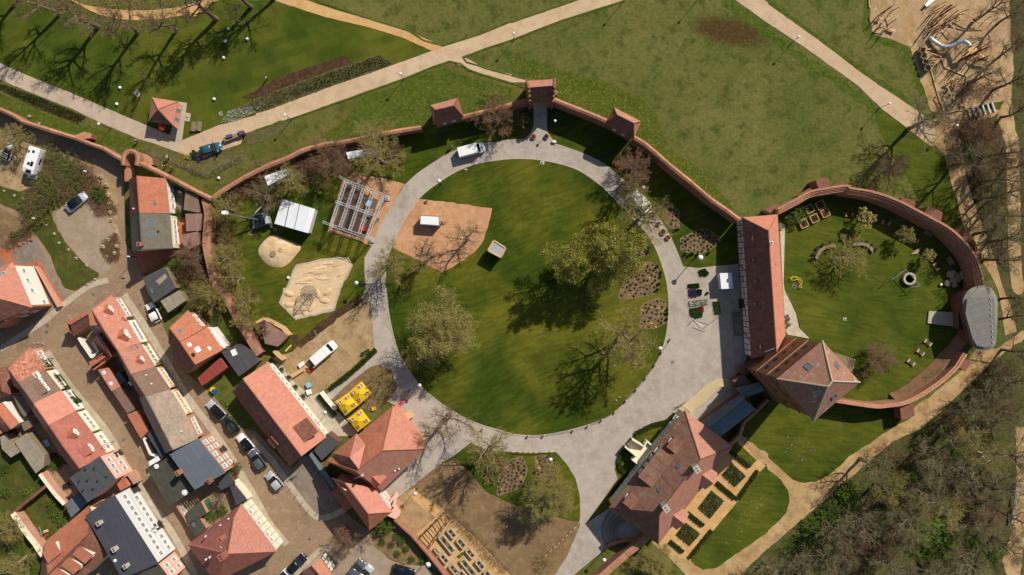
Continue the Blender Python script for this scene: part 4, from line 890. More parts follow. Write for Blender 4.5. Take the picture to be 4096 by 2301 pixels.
for i in range(4):
    s = smooth(P('d3 %d,%d %d,%d %d,%d %d,%d' % (990+i*45, 800+i*32, 930+i*45, 900+i*12, 905+i*45, 1000, 950+i*40, 1150-i*25)), 4); strip_mesh('step', s, [(-.25, 0), (.25, 0), (.25, .14+.1*i), (-.25, .14+.1*i)], MT['cobgrey'], ft)
wallthing('curved low brick wall round the stepped terrace south of the palace', 'd3 945,1165 1020,1128 1100,1105 1200,1098 1260,1105', 0.8, 0.4, top=0.1, nseg=3)
wallthing('tapering brick wall running from the palace corner to the bottom edge', 'd3 1380,1045 1290,1130 1150,1240 1000,1370 900,1460 800,1540', 3.0, 1.1, 'r_wall', 'brick', top=0.25)
wallthing('low brick wall behind the slate passage facing the south lawn', 'c3 2572,1120 2450,1240 2330,1350 d3 2290,40 2200,130', 2.2, 0.5)
# restaurant hall
res = house('long low hall with bright red tiled roof beside the yellow canopies', 'c2 115,750 d2 705,62 d2 340,355 c1 2335,1045', 4.0, 'c1 2440,912 d2 460,250', 8.2, 'gable', 'r_bright', 'cream', name='restaurant_hall', cat='hall', rmats={1: 'r_old_shade'})  # shade of the south-west slope painted with darker tiles
facade(res, 0, 13, [1.0], 0.8, 1.6, 0.03, 0.03)
m = MB(); m.slab(P('c2 358,1405 505,1303 625,1447 d2 465,130', 6.9), 0.25); m.build('roof_terrace', MT['r_old_shade'], res['root'])
cw = house('small gabled bay with dark red tiles on the street side of the red hall', 'd2 190,15 272,98 182,178 105,92', 4.6, 'd2 148,52 225,138', 5.6, 'gable', 'r_old_shade', 'brickd', name='roof_bay', cat='bay', over=0.1)
dk = shed('dark flat-roofed link between the red hall and the manor', 'd2 715,20 845,120 660,295 580,195', 3.6, 'darkflat', 'brickd', name='link_building', cat='annex')
dk2 = shed('narrow blue-grey glazed porch along the west side of the manor', 'd2 560,190 800,555 770,590 530,235', 2.9, 'slate', 'brickd', name='glazed_porch', cat='porch')
# manor
ME = [at('c2', 1375, 1183, 6.2), at('d2', 1712, 180, 6.2), at('d2', 1268, 595, 6.2), at('d2', 712, 300, 6.2)]
MR = [at('d2', 1270, 195, 12.2), at('d2', 1000, 400, 12.2)]
man = roofed('manor house with many-hipped terracotta roof beside the yellow canopies', ME, MR, lambda E, r: [[E[0], E[1], r[0]], [E[1], E[2], r[1], r[0]], [E[2], E[3], r[1]], [E[3], E[0], r[0], r[1]]], 'r_orange', 'salmon', name='manor_house', cat='manor', over=0.35, rmats={0: 'r_bright', 1: 'r_pale', 3: 'r_orange'})  # north-east hip brighter: sunlight painted into its tiles
m = MB(); m.tube(MR[0], MR[1], .13, .13, 6)
for e, r in zip(ME, (MR[0], MR[0], MR[1], MR[1])): m.tube(e, r, 0.11, 0.11, 5)
m.build('ridge_tiles', MT['r_orange'], man['root'])
# cross gable on the north-west slope
for f, mt in (([at('d2', 1008, 25, 7.0), at('d2', 1098, 140, 10.2), at('d2', 1034, 385, 12.9), at('d2', 942, 265, 12.0)], 'r_pink'), ([at('d2', 778, 222, 7.0), at('d2', 942, 265, 12.0), at('d2', 1008, 25, 7.0)], 'r_orange'), ([at('d2', 778, 222, 7.0), at('d2', 942, 265, 12.0), at('d2', 1034, 385, 12.9), at('d2', 860, 315, 9.6)], 'r_old_shade')):  # lit side pink, away side dark: light painted into the tile tones
    m = MB(); m.slab(f, 0.14); m.build('cross_gable_slope', MT[mt], man['root'])
WE = [at('d2', 1190, 572, 6.2), at('d2', 1366, 812, 6.2), at('d2', 1140, 1000, 6.2), at('d2', 760, 470, 6.2)]; WR = [at('d2', 897, 520, 10.6), at('d2', 1130, 830, 10.6)]
wing = roofed('south wing of the manor with hipped bright tile roof and chimney', WE, WR, 'hip2', 'r_pink', 'pinkw', name='manor_wing', cat='wing', rmats={1: 'r_orange', 2: 'r_orange'})  # sunlit slope pink, other slopes darker: light put into tile colour
facade(wing, 0, 3, [1.3, 3.7], 0.9, 1.4)
facade(man, 1, 5, [1.3, 3.8], 0.9, 1.4, 0.1, 0.1)
chimney(man, 2, 'd2', 960, 495, 0.9, 0.9, 1.3, R(38), 'concrete')
mm2 = MB(); q = on_plane('d2', 990, 470, man['faces'][2]); q2 = on_plane('d2', 1075, 435, man['faces'][2]); mm2.bar(q+Vector((0, 0, .5)), q2+Vector((0, 0, .5)), .35, .5); mm2.build('roof_duct', MT['concrete'], man['root'])
dormer(man, 1, 'd2', 1250, 500, 2.6, .7, 'gable', 'r_orange', 'salmon', n=1)
skylight(man, 1, 'd2', 1340, 410, .6, .8); vent(man, 1, 'd2', 1398, 395); vent(man, 1, 'd2', 1438, 375)
skylight(man, 3, 'c2', 1245, 1425, .6, .8)
wallx = wallthing('pink rendered stub wall between manor wing and brick garden wall', 'd2 1345,720 1380,665 1400,690 1380,760', 3.4, 0.3, 'pinkw', 'pinkw', name='rendered_wall', top=.1)
ex = shed('flat orange-tiled porch on the street side of the manor wing', 'd2 750,610 815,565 965,765 895,810', 3.3, 'r_orange', 'salmon', name='street_porch', cat='porch')
block(ex['root'], 'parapet', 'd2 1320,850 1380,770 1435,855 1400,885', 3.0, 'pinkw')
wallthing('red-coped garden wall running down from the manor to the bottom edge', 'd2 1380,880 1560,1040 1720,1220 1900,1447 2000,1580', 2.2, 0.4, 'r_bright', 'brick', top=0.15)
# ---------------------------------------------------------------- town houses
# middle terrace
t1 = terrace('end terrace house with hipped pink tile roof and one gabled dormer at the street bend', 'c1 1118,70 1270,310', 3.8, 'c1 925,215 1035,400', 8.0, 'r_bright', 'brickp', 'hip1')
dormer(t1, 0, 'c1', 1125, 210, 1.7, 1.0, 'gable', 'r_orange'); facade(t1, 0, 4, [1.0], .9, 1.3); vent(t1, 0, 'c1', 1008, 203); vent(t1, 0, 'c1', 1058, 285)
t2 = terrace('terrace house with pink roof, large gabled dormer and white street front', 'c1 1270,310 1412,555', 3.8, 'c1 1035,400 1185,625', 8.0, 'r_bright', 'white')
dormer(t2, 0, 'c1', 1290, 460, 2.0, 1.3, 'gable', 'r_orange', n=2); facade(t2, 0, 5, [1.0], .9, 1.4)
t3 = terrace('terrace house with paler pink roof, small dormer and lime-green shutters', 'c1 1412,555 1558,788', 3.8, 'c1 1185,625 1320,868', 8.0, 'r_pale', 'cream')
dormer(t3, 0, 'c1', 1435, 712, 1.3, 1.0, 'gable', 'r_orange'); skylight(t3, 0, 'c1', 1350, 597, .9, 1.0); facade(t3, 0, 4, [1.0], .9, 1.4, shut='leafl')
t4 = terrace('terrace house with plain brown roof and yellow shutters on a white front', 'c1 1558,788 1712,1018', 3.8, 'c1 1320,868 1462,1085', 7.8, 'r_brown', 'white')
facade(t4, 0, 5, [1.0], .8, 1.4, shut='yellow'); vent(t4, 0, 'c1', 1475, 875); vent(t4, 0, 'c1', 1528, 962)
t5 = terrace('terrace house with long mossy tan tile roof and cream street front', 'c1 1712,1018 1880,1290', 3.8, 'c1 1462,1085 1580,1310', 7.6, 'r_tan', 'cream')
facade(t5, 0, 6, [1.0], .8, 1.4, shut='yellow'); skylight(t5, 0, 'c1', 1662, 1157, .7, .8)
t6 = terrace('terrace house with pinkish mossy roof next to the flat black-roofed house', 'c1 1880,1290 d1 1990,75', 3.8, 'c1 1580,1310 d1 1740,190', 7.6, 'r_tan', 'brickp')
facade(t6, 0, 4, [1.0], .8, 1.4); vent(t6, 0, 'c1', 1828, 1440)
bf = shed('brick house with blue-grey ribbed flat roof and white windows on the street', 'd1 1700,232 1990,75 2268,418 1955,590', 6.6, 'bluegrey', 'brickp', name='flat_roof_house', cat='house', over=0.15)
facade(bf, 1, 5, [1.2, 4.0], .9, 1.4, 0.05, 0.05, skip=(2,)); door(bf, 1, .5)
bf['faces'] = [bf['eave']]; chimney(bf, 0, 'd1', 1815, 405, .7, .9, 1.3, R(30)); chimney(bf, 0, 'd1', 2120, 490, .5, .9, 1.0, R(30))
bg = shed('mossy black flat-roofed rear wing with one roof vent above the yard', 'd1 1483,390 1693,258 1945,602 1692,750', 4.6, 'greenflat', 'brickd', name='rear_wing', cat='house')
vent(bg, 0, 'd1', 1578, 352, .3, .4); vent(bg, 0, 'd1', 1858, 615, .35, .3)
# rear extensions of the middle terrace
x1 = house('little gabled outbuilding with brown tiles and one skylight in the lane', 'c1 668,350 862,238 900,385 740,490', 3.0, 'c1 705,370 885,262', 5.0, 'gable', 'r_orange', 'bricko', name='outbuilding', cat='outbuilding', over=.15, rmats={1: 'r_old_shade'})
skylight(x1, 1, 'c1', 838, 347, .5, .7)
x2 = house('brown-tiled rear extension with skylights and a round white satellite dish', 'c1 1020,440 1165,650 1105,715 935,520', 4.2, 'c1 1000,470 1120,690', 5.6, 'gable', 'r_old_shade', 'bricko', name='extension', cat='extension', over=.1)
skylight(x2, 1, 'c1', 1010, 522, .6, .9); skylight(x2, 1, 'c1', 1082, 637, .6, .9); dish(x2, 0, 'c1', 1060, 500, .5)
x3 = house('small orange-roofed extension jutting into the lane beside the green yard', 'c1 1025,660 1108,718 938,850 890,742', 3.0, 'c1 1060,690 915,795', 4.2, 'gable', 'r_orange', 'bricko', name='extension', cat='extension', over=.1)
x4 = shed('long pink flat-roofed annex with two white roof lights along the lane', 'c1 985,822 1090,800 1215,990 1122,1040', 2.9, 'r_pink', 'bricko', name='annex', cat='annex')
vent(x4, 0, 'c1', 1045, 852, .25, .15); vent(x4, 0, 'c1', 1115, 962, .25, .15)
x5 = shed('brown flat-roofed annex in the middle of the lane', 'c1 1128,1040 1216,992 1362,1218 1275,1258', 2.9, 'r_brown', 'bricko', name='annex', cat='annex')
x6 = shed('orange tile-roofed annex at the lower end of the lane', 'c1 1275,1272 1388,1228 1500,1430 d1 1418,75 1365,-10', 2.9, 'r_orange', 'bricko', name='annex', cat='annex')
x7 = shed('dark flat roof tucked behind the mossy tan terrace house', 'c1 1500,1440 1605,1375 1650,1447 d1 1760,185 1630,275 1475,40', 3.4, 'blackflat', 'brickd', name='annex', cat='annex')
x8 = shed('small black flat-roofed shed under a white satellite dish', 'c1 1240,965 1290,935 1310,965 1265,995', 2.6, 'darkflat', 'darkwood'); dish(x8, 0, 'c1', 1330, 952, .5)
x9 = shed('glass-roofed lean-to between the lane outbuilding and its terrace house', 'c1 900,400 945,378 985,435 945,465', 2.5, 'zinc', 'white', name='lean_to', cat='lean-to')
x10 = shed('blue-grey shed roof in the narrow yard behind the pink annex', 'c1 1150,870 1200,840 1270,935 1215,975', 2.4, 'bluegrey', 'darkwood')
x11 = shed('small black shed in the yard behind the orange annex', 'c1 1480,1365 1530,1340 1560,1395 1500,1430', 2.3, 'darkflat', 'darkwood')
for lb, s, mt in (('white courtyard wall round the tiny lane patio', 'c1 790,500 835,575 920,700 985,640 930,540', 'white'), ('white yard wall below the black rear wing', 'd1 1440,60 1510,230 1620,260', 'white')):
    wallthing(lb, s, 1.9, .2, mt, mt, name='yard_wall', top=.03)
wt = shed('white flat canopy at the upper corner of the mossy black roof', 'd1 1495,305 1590,245 1620,285 1500,352', 2.6, 'sheetw', 'white', name='canopy', cat='canopy')
# left terrace
l1 = terrace('end house with mottled orange handmade tiles and ivy-clad front', 'c1 300,592 450,822', 3.8, 'c1 85,810 185,945', 7.8, 'r_mott', 'brickp', 'hip1')
facade(l1, 0, 3, [1.0], .9, 1.3); vent(l1, 0, 'c1', 253, 748); vent(l1, 0, 'c1', 280, 840)
l2 = terrace('terrace house with grey-brown roof, wide shed dormer and white skylight', 'c1 450,822 612,1025', 3.8, 'c1 185,945 340,1160', 7.8, 'r_brown', 'cream')
dormer(l2, 0, 'c1', 455, 965, 3.0, 1.2, 'shed', 'r_brown', n=3); facade(l2, 0, 3, [1.0], .9, 1.3); skylight(l2, 0, 'c1', 370, 877, 1.2, .9, mat='frame')
l3 = terrace('terrace house with smooth bright pink roof and no dormer', 'c1 612,1025 762,1237', 3.8, 'c1 340,1160 490,1375', 7.8, 'r_pink', 'white')
facade(l3, 0, 4, [1.0], .9, 1.3)
l4 = terrace('terrace house with rose-red roof and small gabled dormer', 'c1 762,1237 d1 925,15', 3.8, 'c1 490,1375 d1 645,165', 7.8, 'r_red', 'cream')
dormer(l4, 0, 'd1', 775, 5, 1.5, 1.1, 'gable', 'r_orange'); facade(l4, 0, 4, [1.0], .9, 1.3)
l5 = terrace('terrace house with red roof and long shed dormer beside the pink front', 'd1 925,15 1075,230', 3.8, 'd1 645,165 803,375', 7.8, 'r_red', 'cream')
dormer(l5, 0, 'd1', 925, 160, 1.7, 1.2, 'shed', 'r_red'); facade(l5, 0, 3, [1.0], .9, 1.3)
l6 = shed('grey flat-roofed house with pink two-storey street front', 'd1 700,468 1000,250 1165,487 880,720', 7.0, 'darkflat', 'pinkw', name='flat_roof_house', cat='house', over=.15)
facade(l6, 1, 3, [1.2, 4.2], .9, 1.4); door(l6, 1, .15); l6['faces'] = [l6['eave']]
for x, y in ((865, 380), (800, 500), (885, 490), (985, 495), (1075, 450), (840, 590), (940, 575), (950, 370)): vent(l6, 0, 'd1', x, y, .1, .5, 'blackp')
l7 = shed('long house with charcoal flat roof and tall white street front', 'd1 855,850 1148,640 1590,1330 1225,1480', 8.2, 'blackflat', 'palew', name='flat_roof_house', cat='house', over=.15)
facade(l7, 1, 11, [1.3, 4.6], .9, 1.5, .03, .03, skip=(0, 7)); door(l7, 1, .05, 1.4); door(l7, 1, .62, 1.4); l7['faces'] = [l7['eave']]
chimney(l7, 0, 'd1', 1018, 912, .7, .7, 1.0, R(30), 'concrete'); chimney(l7, 0, 'd1', 1172, 1172, .7, .8, 1.0, R(30), 'concrete'); chimney(l7, 0, 'd1', 1285, 1340, .7, .7, 1.0, R(30), 'concrete'); vent(l7, 0, 'd1', 1160, 1298, .2, .3)
l8 = shed('pale pink street-front house at the bottom edge beside the white front', 'd1 1590,1332 1720,1500 1500,1620 1400,1440', 7.2, 'greenflat', 'pinkw', name='flat_roof_house', cat='house', over=.1); facade(l8, 1-1, 2, [1.3, 4.4], .9, 1.4)
l9 = house('red-tiled house with a row of slanting shed dormers at the bottom left', 'd1 895,745 1090,1235 830,1490 400,1490 440,1130', 5.5, 'd1 880,1040 480,1440', 9.2, lambda E, r: [[E[4], E[0], r[0], r[1]], [E[0], E[1], r[0]], [E[1], E[2], r[1], r[0]], [E[2], E[3], r[1]], [E[3], E[4], r[1]]], 'r_old_shade', 'cream', over=.25, rmats={0: 'r_orange'})
for i, (x, y) in enumerate(((925, 1260), (810, 1370), (690, 1470))): dormer(l9, 2, 'd1', x, y, 1.9, 1.2, 'shed', 'r_orange', 'white')
for x, y in ((560, 1130), (500, 1180)): dormer(l9, 0, 'd1', x, y, 1.4, 1.1, 'shed', 'r_orange', 'white')
l10 = shed('small orange-tiled porch roof between the pink and white fronts', 'd1 1155,500 1240,452 1305,550 1210,600', 3.0, 'r_orange', 'brickp', name='porch', cat='porch')
wallthing('brick archway wall beside the orange porch on the street', 'd1 1245,450 1290,430 1340,500 1350,530', 3.0, .3, 'brickp', 'brickp', name='archway_wall', top=.05)
s1 = shed('grey corrugated shed with sagging roof in the left gardens', 'd1 145,105 265,18 450,240 440,360 360,425 200,190', 2.8, 'fibre', 'oldwood')
s2 = shed('older grey shed at the left edge next to the corrugated shed', 'd1 0,60 60,25 205,205 110,265 20,180', 2.6, 'fibre', 'oldwood')
s3 = shed('low grey lean-to roof beside the flat-roofed pink house', 'd1 645,740 780,615 880,720 715,868', 2.8, 'bluegrey', 'brickd', name='lean_to', cat='lean-to'); chimney(s3, 0, 'd1', 685, 760, .4, .4, .5)
s4 = house('narrow orange-tiled roof squeezed beside the charcoal roof', 'd1 900,745 1010,690 1030,705 905,805', 3.4, 'd1 903,770 1020,698', 4.2, 'gable', 'r_orange', 'brickp', name='outbuilding', cat='outbuilding', over=.05)
wallthing('cream-topped garden wall of the lower left garden', 'd1 130,825 250,1000 360,1140 435,1250', 2.4, .9, 'cream', 'brickp', name='garden_wall', top=.04)
wallthing('dark brick garden wall separating the two left gardens', 'd1 130,822 300,680 470,545', 2.2, .35, 'brickd', 'brickd', name='garden_wall', top=.06)
wallthing('pale rendered garden wall below the corrugated shed', 'd1 400,430 470,525 560,640 650,735', 2.2, .5, 'cream', 'brickp', name='garden_wall', top=.05)
# far left
f1 = house('brown-tiled rear building at the left edge behind the mottled end house', 'c1 -40,810 40,790 110,900 105,1070 0,1110 -60,1000', 3.8, 'c1 -10,860 20,1040', 5.2, lambda E, r: [[E[0], E[1], r[0]], [E[1], E[2], E[3], r[1], r[0]], [E[3], E[4], r[1]], [E[4], E[5], E[0], r[0], r[1]]], 'r_old_shade', 'brickd', name='rear_building', over=.1)
f2 = house('red-roofed house cut by the left edge with a white balcony', 'c1 20,1150 195,1360 60,1447 -160,1240', 4.0, 'c1 -70,1195 110,1420', 5.6, 'gable', 'r_orange', 'white', name='rear_house', over=.15)
f3 = shed('dark tiled rear wing behind the grey-brown terrace house', 'c1 130,1080 290,1090 335,1180 250,1300 200,1240', 3.4, 'r_grey', 'brickd', name='rear_wing', cat='extension')
f4 = shed('small beige garden hut behind the pink-roofed terrace house', 'c1 210,1365 300,1320 340,1385 245,1440', 2.4, 'shedbrown', 'oldwood', name='garden_hut'); 
f5 = shed('white-railed balcony deck on the red house at the left edge', 'c1 20,1150 60,1140 195,1340 160,1370', 2.8, 'sheetw', 'white', name='balcony', cat='balcony')
f6 = shed('red roof corner cut off by the left edge beneath the balcony house', 'd1 -60,-30 40,-60 60,-10 -40,60', 3.0, 'r_orange', 'brickd', name='outbuilding', cat='outbuilding')
# big white-walled house
bh = thing('corner_house', 'tall corner house with blank white plaster side wall and brick front', 'house', at('b1', 60, 1420))
zt = 7.4; A = at('b1', 115, 1208, zt); B = at('c1', 297, 188, zt)
dn = (B-A).normalized(); wdir = Vector((-abs(dn.y), -abs(dn.x)*1, 0)).normalized(); wdir = Vector((dn.y, -dn.x, 0)); wdir = wdir if wdir.x < 0 else -wdir
C = B+wdir*14; D = A+wdir*14
m = MB(); m.prism([(p.x, p.y) for p in (A, B, C, D)], 0, zt); wb = m.build('wall', MT['bricko'], bh)
m = MB(); m.prism([(p.x, p.y) for p in (A-wdir*.05+dn*.3, B-wdir*.05-dn*.3, B-wdir*.003-dn*.3, A-wdir*.003+dn*.3)], .8, zt-.05); m.build('plaster_panel', MT['white'], bh)
hs = {'root': bh, 'wall': [Vector((p.x, p.y, 0)) for p in (A, B, C, D)], 'z0': 0, 'ze': zt}
nr = -wdir
for t in (.15, .38, .62): put_window(bh, Vector((A+(B-A)*t).to_tuple())*1.0-Vector((0, 0, 3.4))+nr*.06, nr, .8, 1.3)
put_window(bh, A+(B-A)*.9-Vector((0, 0, 5.6))+nr*.06, nr, .8, 1.3)
facade(hs, 1, 5, [1.3, 4.4], .9, 1.4)
rd1 = (A+B)/2+wdir*4.0; apex1 = Vector((rd1.x, rd1.y, zt+4.6)); rd2 = (C+D)/2-wdir*1.0; apex2 = Vector((rd2.x, rd2.y, zt+4.6)); o = .35
Ae, Be, Ce, De = A-dn*o-wdir*o, B+dn*o-wdir*o, C+dn*o, D-dn*o
for f, mt in (([Ae, Be, apex1], 'r_bright'), ([Be, Ce, apex2, apex1], 'r_old_shade'), ([De, Ae, apex1, apex2], 'r_pale')):  # bright, pale and dark tiles paint how sun falls on each side
    m = MB(); m.slab(f, .15); m.build('roof_slope', MT[mt], bh)
hs['faces'] = [[Ae, Be, apex1]]; skylight(hs, 0, 'b1', 32, 1300, .5, .6)
block(bh, 'brick_plinth', 'b1 345,1228 370,1240 c1 610,185 575,195', 1.2, 'brickp')
fr = house('red-tiled gable wing in front of the tall corner house', 'c1 -80,60 20,80 240,235 90,285 40,380 -80,420', 5.0, 'c1 0,95 60,330', 7.0, lambda E, r: [[E[0], E[1], r[0]], [E[1], E[2], r[1], r[0]], [E[2], E[3], E[4], r[1]], [E[4], E[5], r[1]], [E[5], E[0], r[0], r[1]]], 'r_bright', 'bricko', name='gable_wing', over=.1)
# house by the turret
h1 = terrace('house half with terracotta roof and one skylight below the turret', 'b1 1665,345 1705,697', 4.0, 'b1 1375,320 1402,692', 8.2, 'r_orange', 'white', rmats={1: 'r_old_shade'})  # shade of the rear slope painted by darker tiles
skylight(h1, 0, 'b1', 1552, 592, .9, .5); facade(h1, 0, 3, [1.0], .8, 1.3); vent(h1, 1, 'b1', 1347, 652)
h2 = terrace('house half with grey-brown roof, two skylights and chimney', 'b1 1705,699 1735,1050', 4.0, 'b1 1402,694 1427,1055', 8.2, 'r_grey', 'cream')
skylight(h2, 0, 'b1', 1508, 797, 1.2, 1.0); skylight(h2, 0, 'b1', 1512, 917, 1.2, .9); chimney(h2, 0, 'b1', 1425, 1010, .7, .6, 1.1); facade(h2, 0, 5, [1.0], .8, 1.3); vent(h2, 0, 'b1', 1595, 880, .12, .5, 'blackp')
sh1 = shed('brown felt shed roof behind the chequered patio', 'b1 1862,482 1995,520 1998,692 1845,662', 2.6, 'shedbrown'); sh2 = shed('pink-brown shed roof in the middle of the brick patio garden', 'b1 1862,702 2030,700 2005,872 1872,878', 2.5, 'shedpink')
sh3 = shed('patched brown shed roof under bare branches beside the old wall', 'b1 1825,915 1990,878 2000,1010 1900,1060 1835,1010', 2.4, 'shedpink')
sh4 = shed('dark garage with translucent roof panels in the lane corner', 'b1 1435,1345 1655,1232 1765,1447 c1 1545,150 1485,45', 2.8, 'darkflat', 'oldwood', name='garage', cat='garage')
sh5 = shed('grey mossy shed roof next to the parked white car', 'c1 1612,132 1800,22 1862,130 1688,250', 2.6, 'fibre', 'oldwood')
sh6 = shed('orange tile-topped entrance roof beside the turret', 'b1 1248,200 1282,215 1282,375 1252,378', 3.0, 'r_orange', 'brickp', name='entrance_porch', cat='porch')
for x, y, w_, l_ in ((1527, 28, .5, .9),): skylight(sh4, 0, 'c1', x, y, w_, l_)
m = MB(); m.slab(P('b1 1560,1380 1660,1300 1680,1340 1600,1420', 2.86), .03); m.build('translucent_panel', MT['fibre'], sh4['root'])
# twin house right of the street
q1 = terrace('upper half of a rust-red tiled twin house under tree shadow', 'c1 1890,225 2042,412', 5.0, 'c1 1702,402 1812,540', 9.0, 'r_orange', 'bricko', 'hip1', rmats={1: 'r_old_shade'}); skylight(q1, 0, 'c1', 1808, 432, .7, .7)  # shaded south-west slope painted darker through its tiles
q2 = terrace('lower half of a rust-red tiled twin house with white skylight panels', 'c1 2080,395 2240,622', 5.0, 'c1 1812,545 1965,770', 9.2, 'r_orange', 'bricko', rmats={1: 'r_old_shade'})  # rear slope darkened in colour to stand for shade
skylight(q2, 0, 'c1', 1985, 620, .9, .9, mat='frame'); skylight(q2, 0, 'c1', 1902, 572, .6, .6, mat='frame'); vent(q2, 0, 'c1', 1945, 672, .25, .4, 'blackp'); vent(q2, 0, 'c1', 2097, 612, .3, .1); facade(q2, 0, 4, [3.0], .8, 1.2); facade(q1, 0, 3, [3.0], .8, 1.2)
q3 = shed('dark red sheet-metal lean-to below the rust-red twin house', 'c1 1975,900 2212,702 2282,800 2032,985', 2.9, 'redsheet', 'bricko', name='lean_to', cat='lean-to')
q4 = shed('large dark flat shed roof crossed by tree shadows beside the old wall', 'c1 2222,642 2400,560 2560,650 c2 0,690 30,740 c1 2400,890', 3.0, 'darkflat', 'brickd', name='flat_shed'); skylight(q4, 0, 'c1', 2352, 648, .9, 1.1, mat='frame')
q5 = shed('white sheet canopy along the back of the rust-red twin house', 'c1 2085,398 2125,392 2270,590 2240,620', 3.4, 'sheetw', 'white', name='canopy', cat='canopy')
# bottom red house
BE = [at('d1', 1885, 1140, 5.8), at('d1', 2425, 730, 5.8), at('d2', 215, 1210, 5.8), at('d1', 2165, 1520, 5.8)]; BR = P('d1 2345,875 2283,1232', 11.0)
br = roofed('large hipped red house at the bottom with white panelled street side', BE, BR, lambda E, r: [[E[0], E[1], r[0], r[1]], [E[1], E[2], r[1], r[0]], [E[2], E[3], r[1]], [E[3], E[0], r[1]]], 'r_red', 'white', over=.3, rmats={1: 'r_pink'})  # pinker tiles paint the sunlight on the north-east slope
half_timber(br, 1, 8, (0.3, 2.4, 3.2, 5.2), 'ochre', (1, 3, 5, 6), 3.5, .9, 1.3, False)
chimney(br, 0, 'd1', 2235, 1070, .7, .8, 1.0, R(30)); chimney(br, 0, 'd1', 2245, 1245, .9, 1.0, 1.0, R(30)); dish(br, 0, 'd1', 2238, 1150, .3)
skylight(br, 1, 'd1', 2492, 950, .6, .9); skylight(br, 1, 'd2', 80, 1165, .6, .9); vent(br, 0, 'd1', 2075, 1285); vent(br, 0, 'd1', 2112, 1262); vent(br, 0, 'd1', 2300, 877); vent(br, 0, 'd1', 2218, 940); vent(br, 0, 'd1', 2070, 1052)
b2 = house('half-timbered cream house cut by the bottom edge beside the car park', 'd2 650,1275 760,1430 600,1560 450,1420', 4.4, 'd2 560,1350 680,1490', 7.0, 'gable', 'r_bright', 'cream', over=.1); half_timber(b2, 0, 4, (.3, 2.0, 4.0), 'darkwood', (0, 2), 2.2, .8, 1.1, False)
w_ = shed('dark flat garage roof beside the white panelled house', 'd1 1860,830 2010,700 2080,830 1895,930', 2.7, 'greenflat', 'brickp', name='garage', cat='garage')
w2 = shed('second dark garage roof with a blue roof hatch', 'd1 1895,945 2000,870 2075,985 1965,1060', 2.7, 'greenflat', 'brickp', name='garage', cat='garage'); skylight(w2, 0, 'd1', 1948, 938, .6, .8)
w3 = shed('black flat roof behind the blue-grey ribbed house', 'd1 2165,540 2290,420 2365,525 2225,590', 2.8, 'blackflat', 'brickd', name='outbuilding', cat='outbuilding')
w4 = shed('long black garage roof by the white street wall', 'd1 2310,560 2350,540 2480,690 2375,745', 2.7, 'blackflat', 'brickd', name='garage', cat='garage')
wallthing('white rendered street wall left of the panelled red house', 'd1 1775,740 1840,840 1905,950', 2.0, .25, 'brickp', 'white', name='yard_wall', top=.08)
wallthing('cream street wall with a wooden gate near the parked cars', 'd1 2355,500 2430,590 2500,680', 2.0, .3, 'cream', 'cream', name='yard_wall', top=.05)
pg = thing('pergola', 'white slatted pergola over the narrow yard between garages', 'pergola', at('d1', 1880, 740))
for i in range(8):
    a = at('d1', 1800+i*22, 740-i*14, 2.4); b = at('d1', 1850+i*22, 800-i*14, 2.4); m = MB(); m.bar(a, b, .07, .12); m.build('slat', MT['oldwood'], pg)
# ---------------------------------------------------------------- trees and shrubs
ORD = 'first second third fourth fifth sixth seventh eighth ninth tenth eleventh twelfth thirteenth fourteenth fifteenth sixteenth seventeenth eighteenth nineteenth twentieth twenty-first twenty-second twenty-third twenty-fourth twenty-fifth twenty-sixth twenty-seventh twenty-eighth twenty-ninth thirtieth'.split()
class Twigs:
    def __init__(s): s.v = []; s.f = []
    def seg(s, a, b, r0, r1, n):
        d = b-a; L = d.length
        if L < 1e-5: return
        d = d/L; u = d.orthogonal().normalized(); w = d.cross(u); i0 = len(s.v); V = s.v
        for k in range(n):
            t = 6.28318*k/n; V.append(a+u*(r0*math.cos(t))+w*(r0*math.sin(t)))
        if r1 <= 0.0:
            V.append(b)
            for k in range(n): s.f.append((i0+k, i0+(k+1) % n, i0+n))
        else:
            for k in range(n):
                t = 6.28318*k/n; V.append(b+u*(r1*math.cos(t))+w*(r1*math.sin(t)))
            for k in range(n): s.f.append((i0+k, i0+(k+1) % n, i0+n+(k+1) % n, i0+n+k))
    def leaf(s, p, r, rnd):
        a = Vector((rnd.gauss(0, 1), rnd.gauss(0, 1), rnd.gauss(0, .6))).normalized()*r; b = a.orthogonal().normalized()*r*.8; i = len(s.v)
        s.v += [p-a, p+b, p+a, p-b]; s.f.append((i, i+1, i+2, i+3))
    def mesh(s, name, mat):
        me = bpy.data.meshes.new(name); me.from_pydata([tuple(q) for q in s.v], [], s.f); me.materials.append(mat); me.update(); return me
def rvec(rnd): return Vector((rnd.gauss(0, 1), rnd.gauss(0, 1), rnd.gauss(0, 1))).normalized()
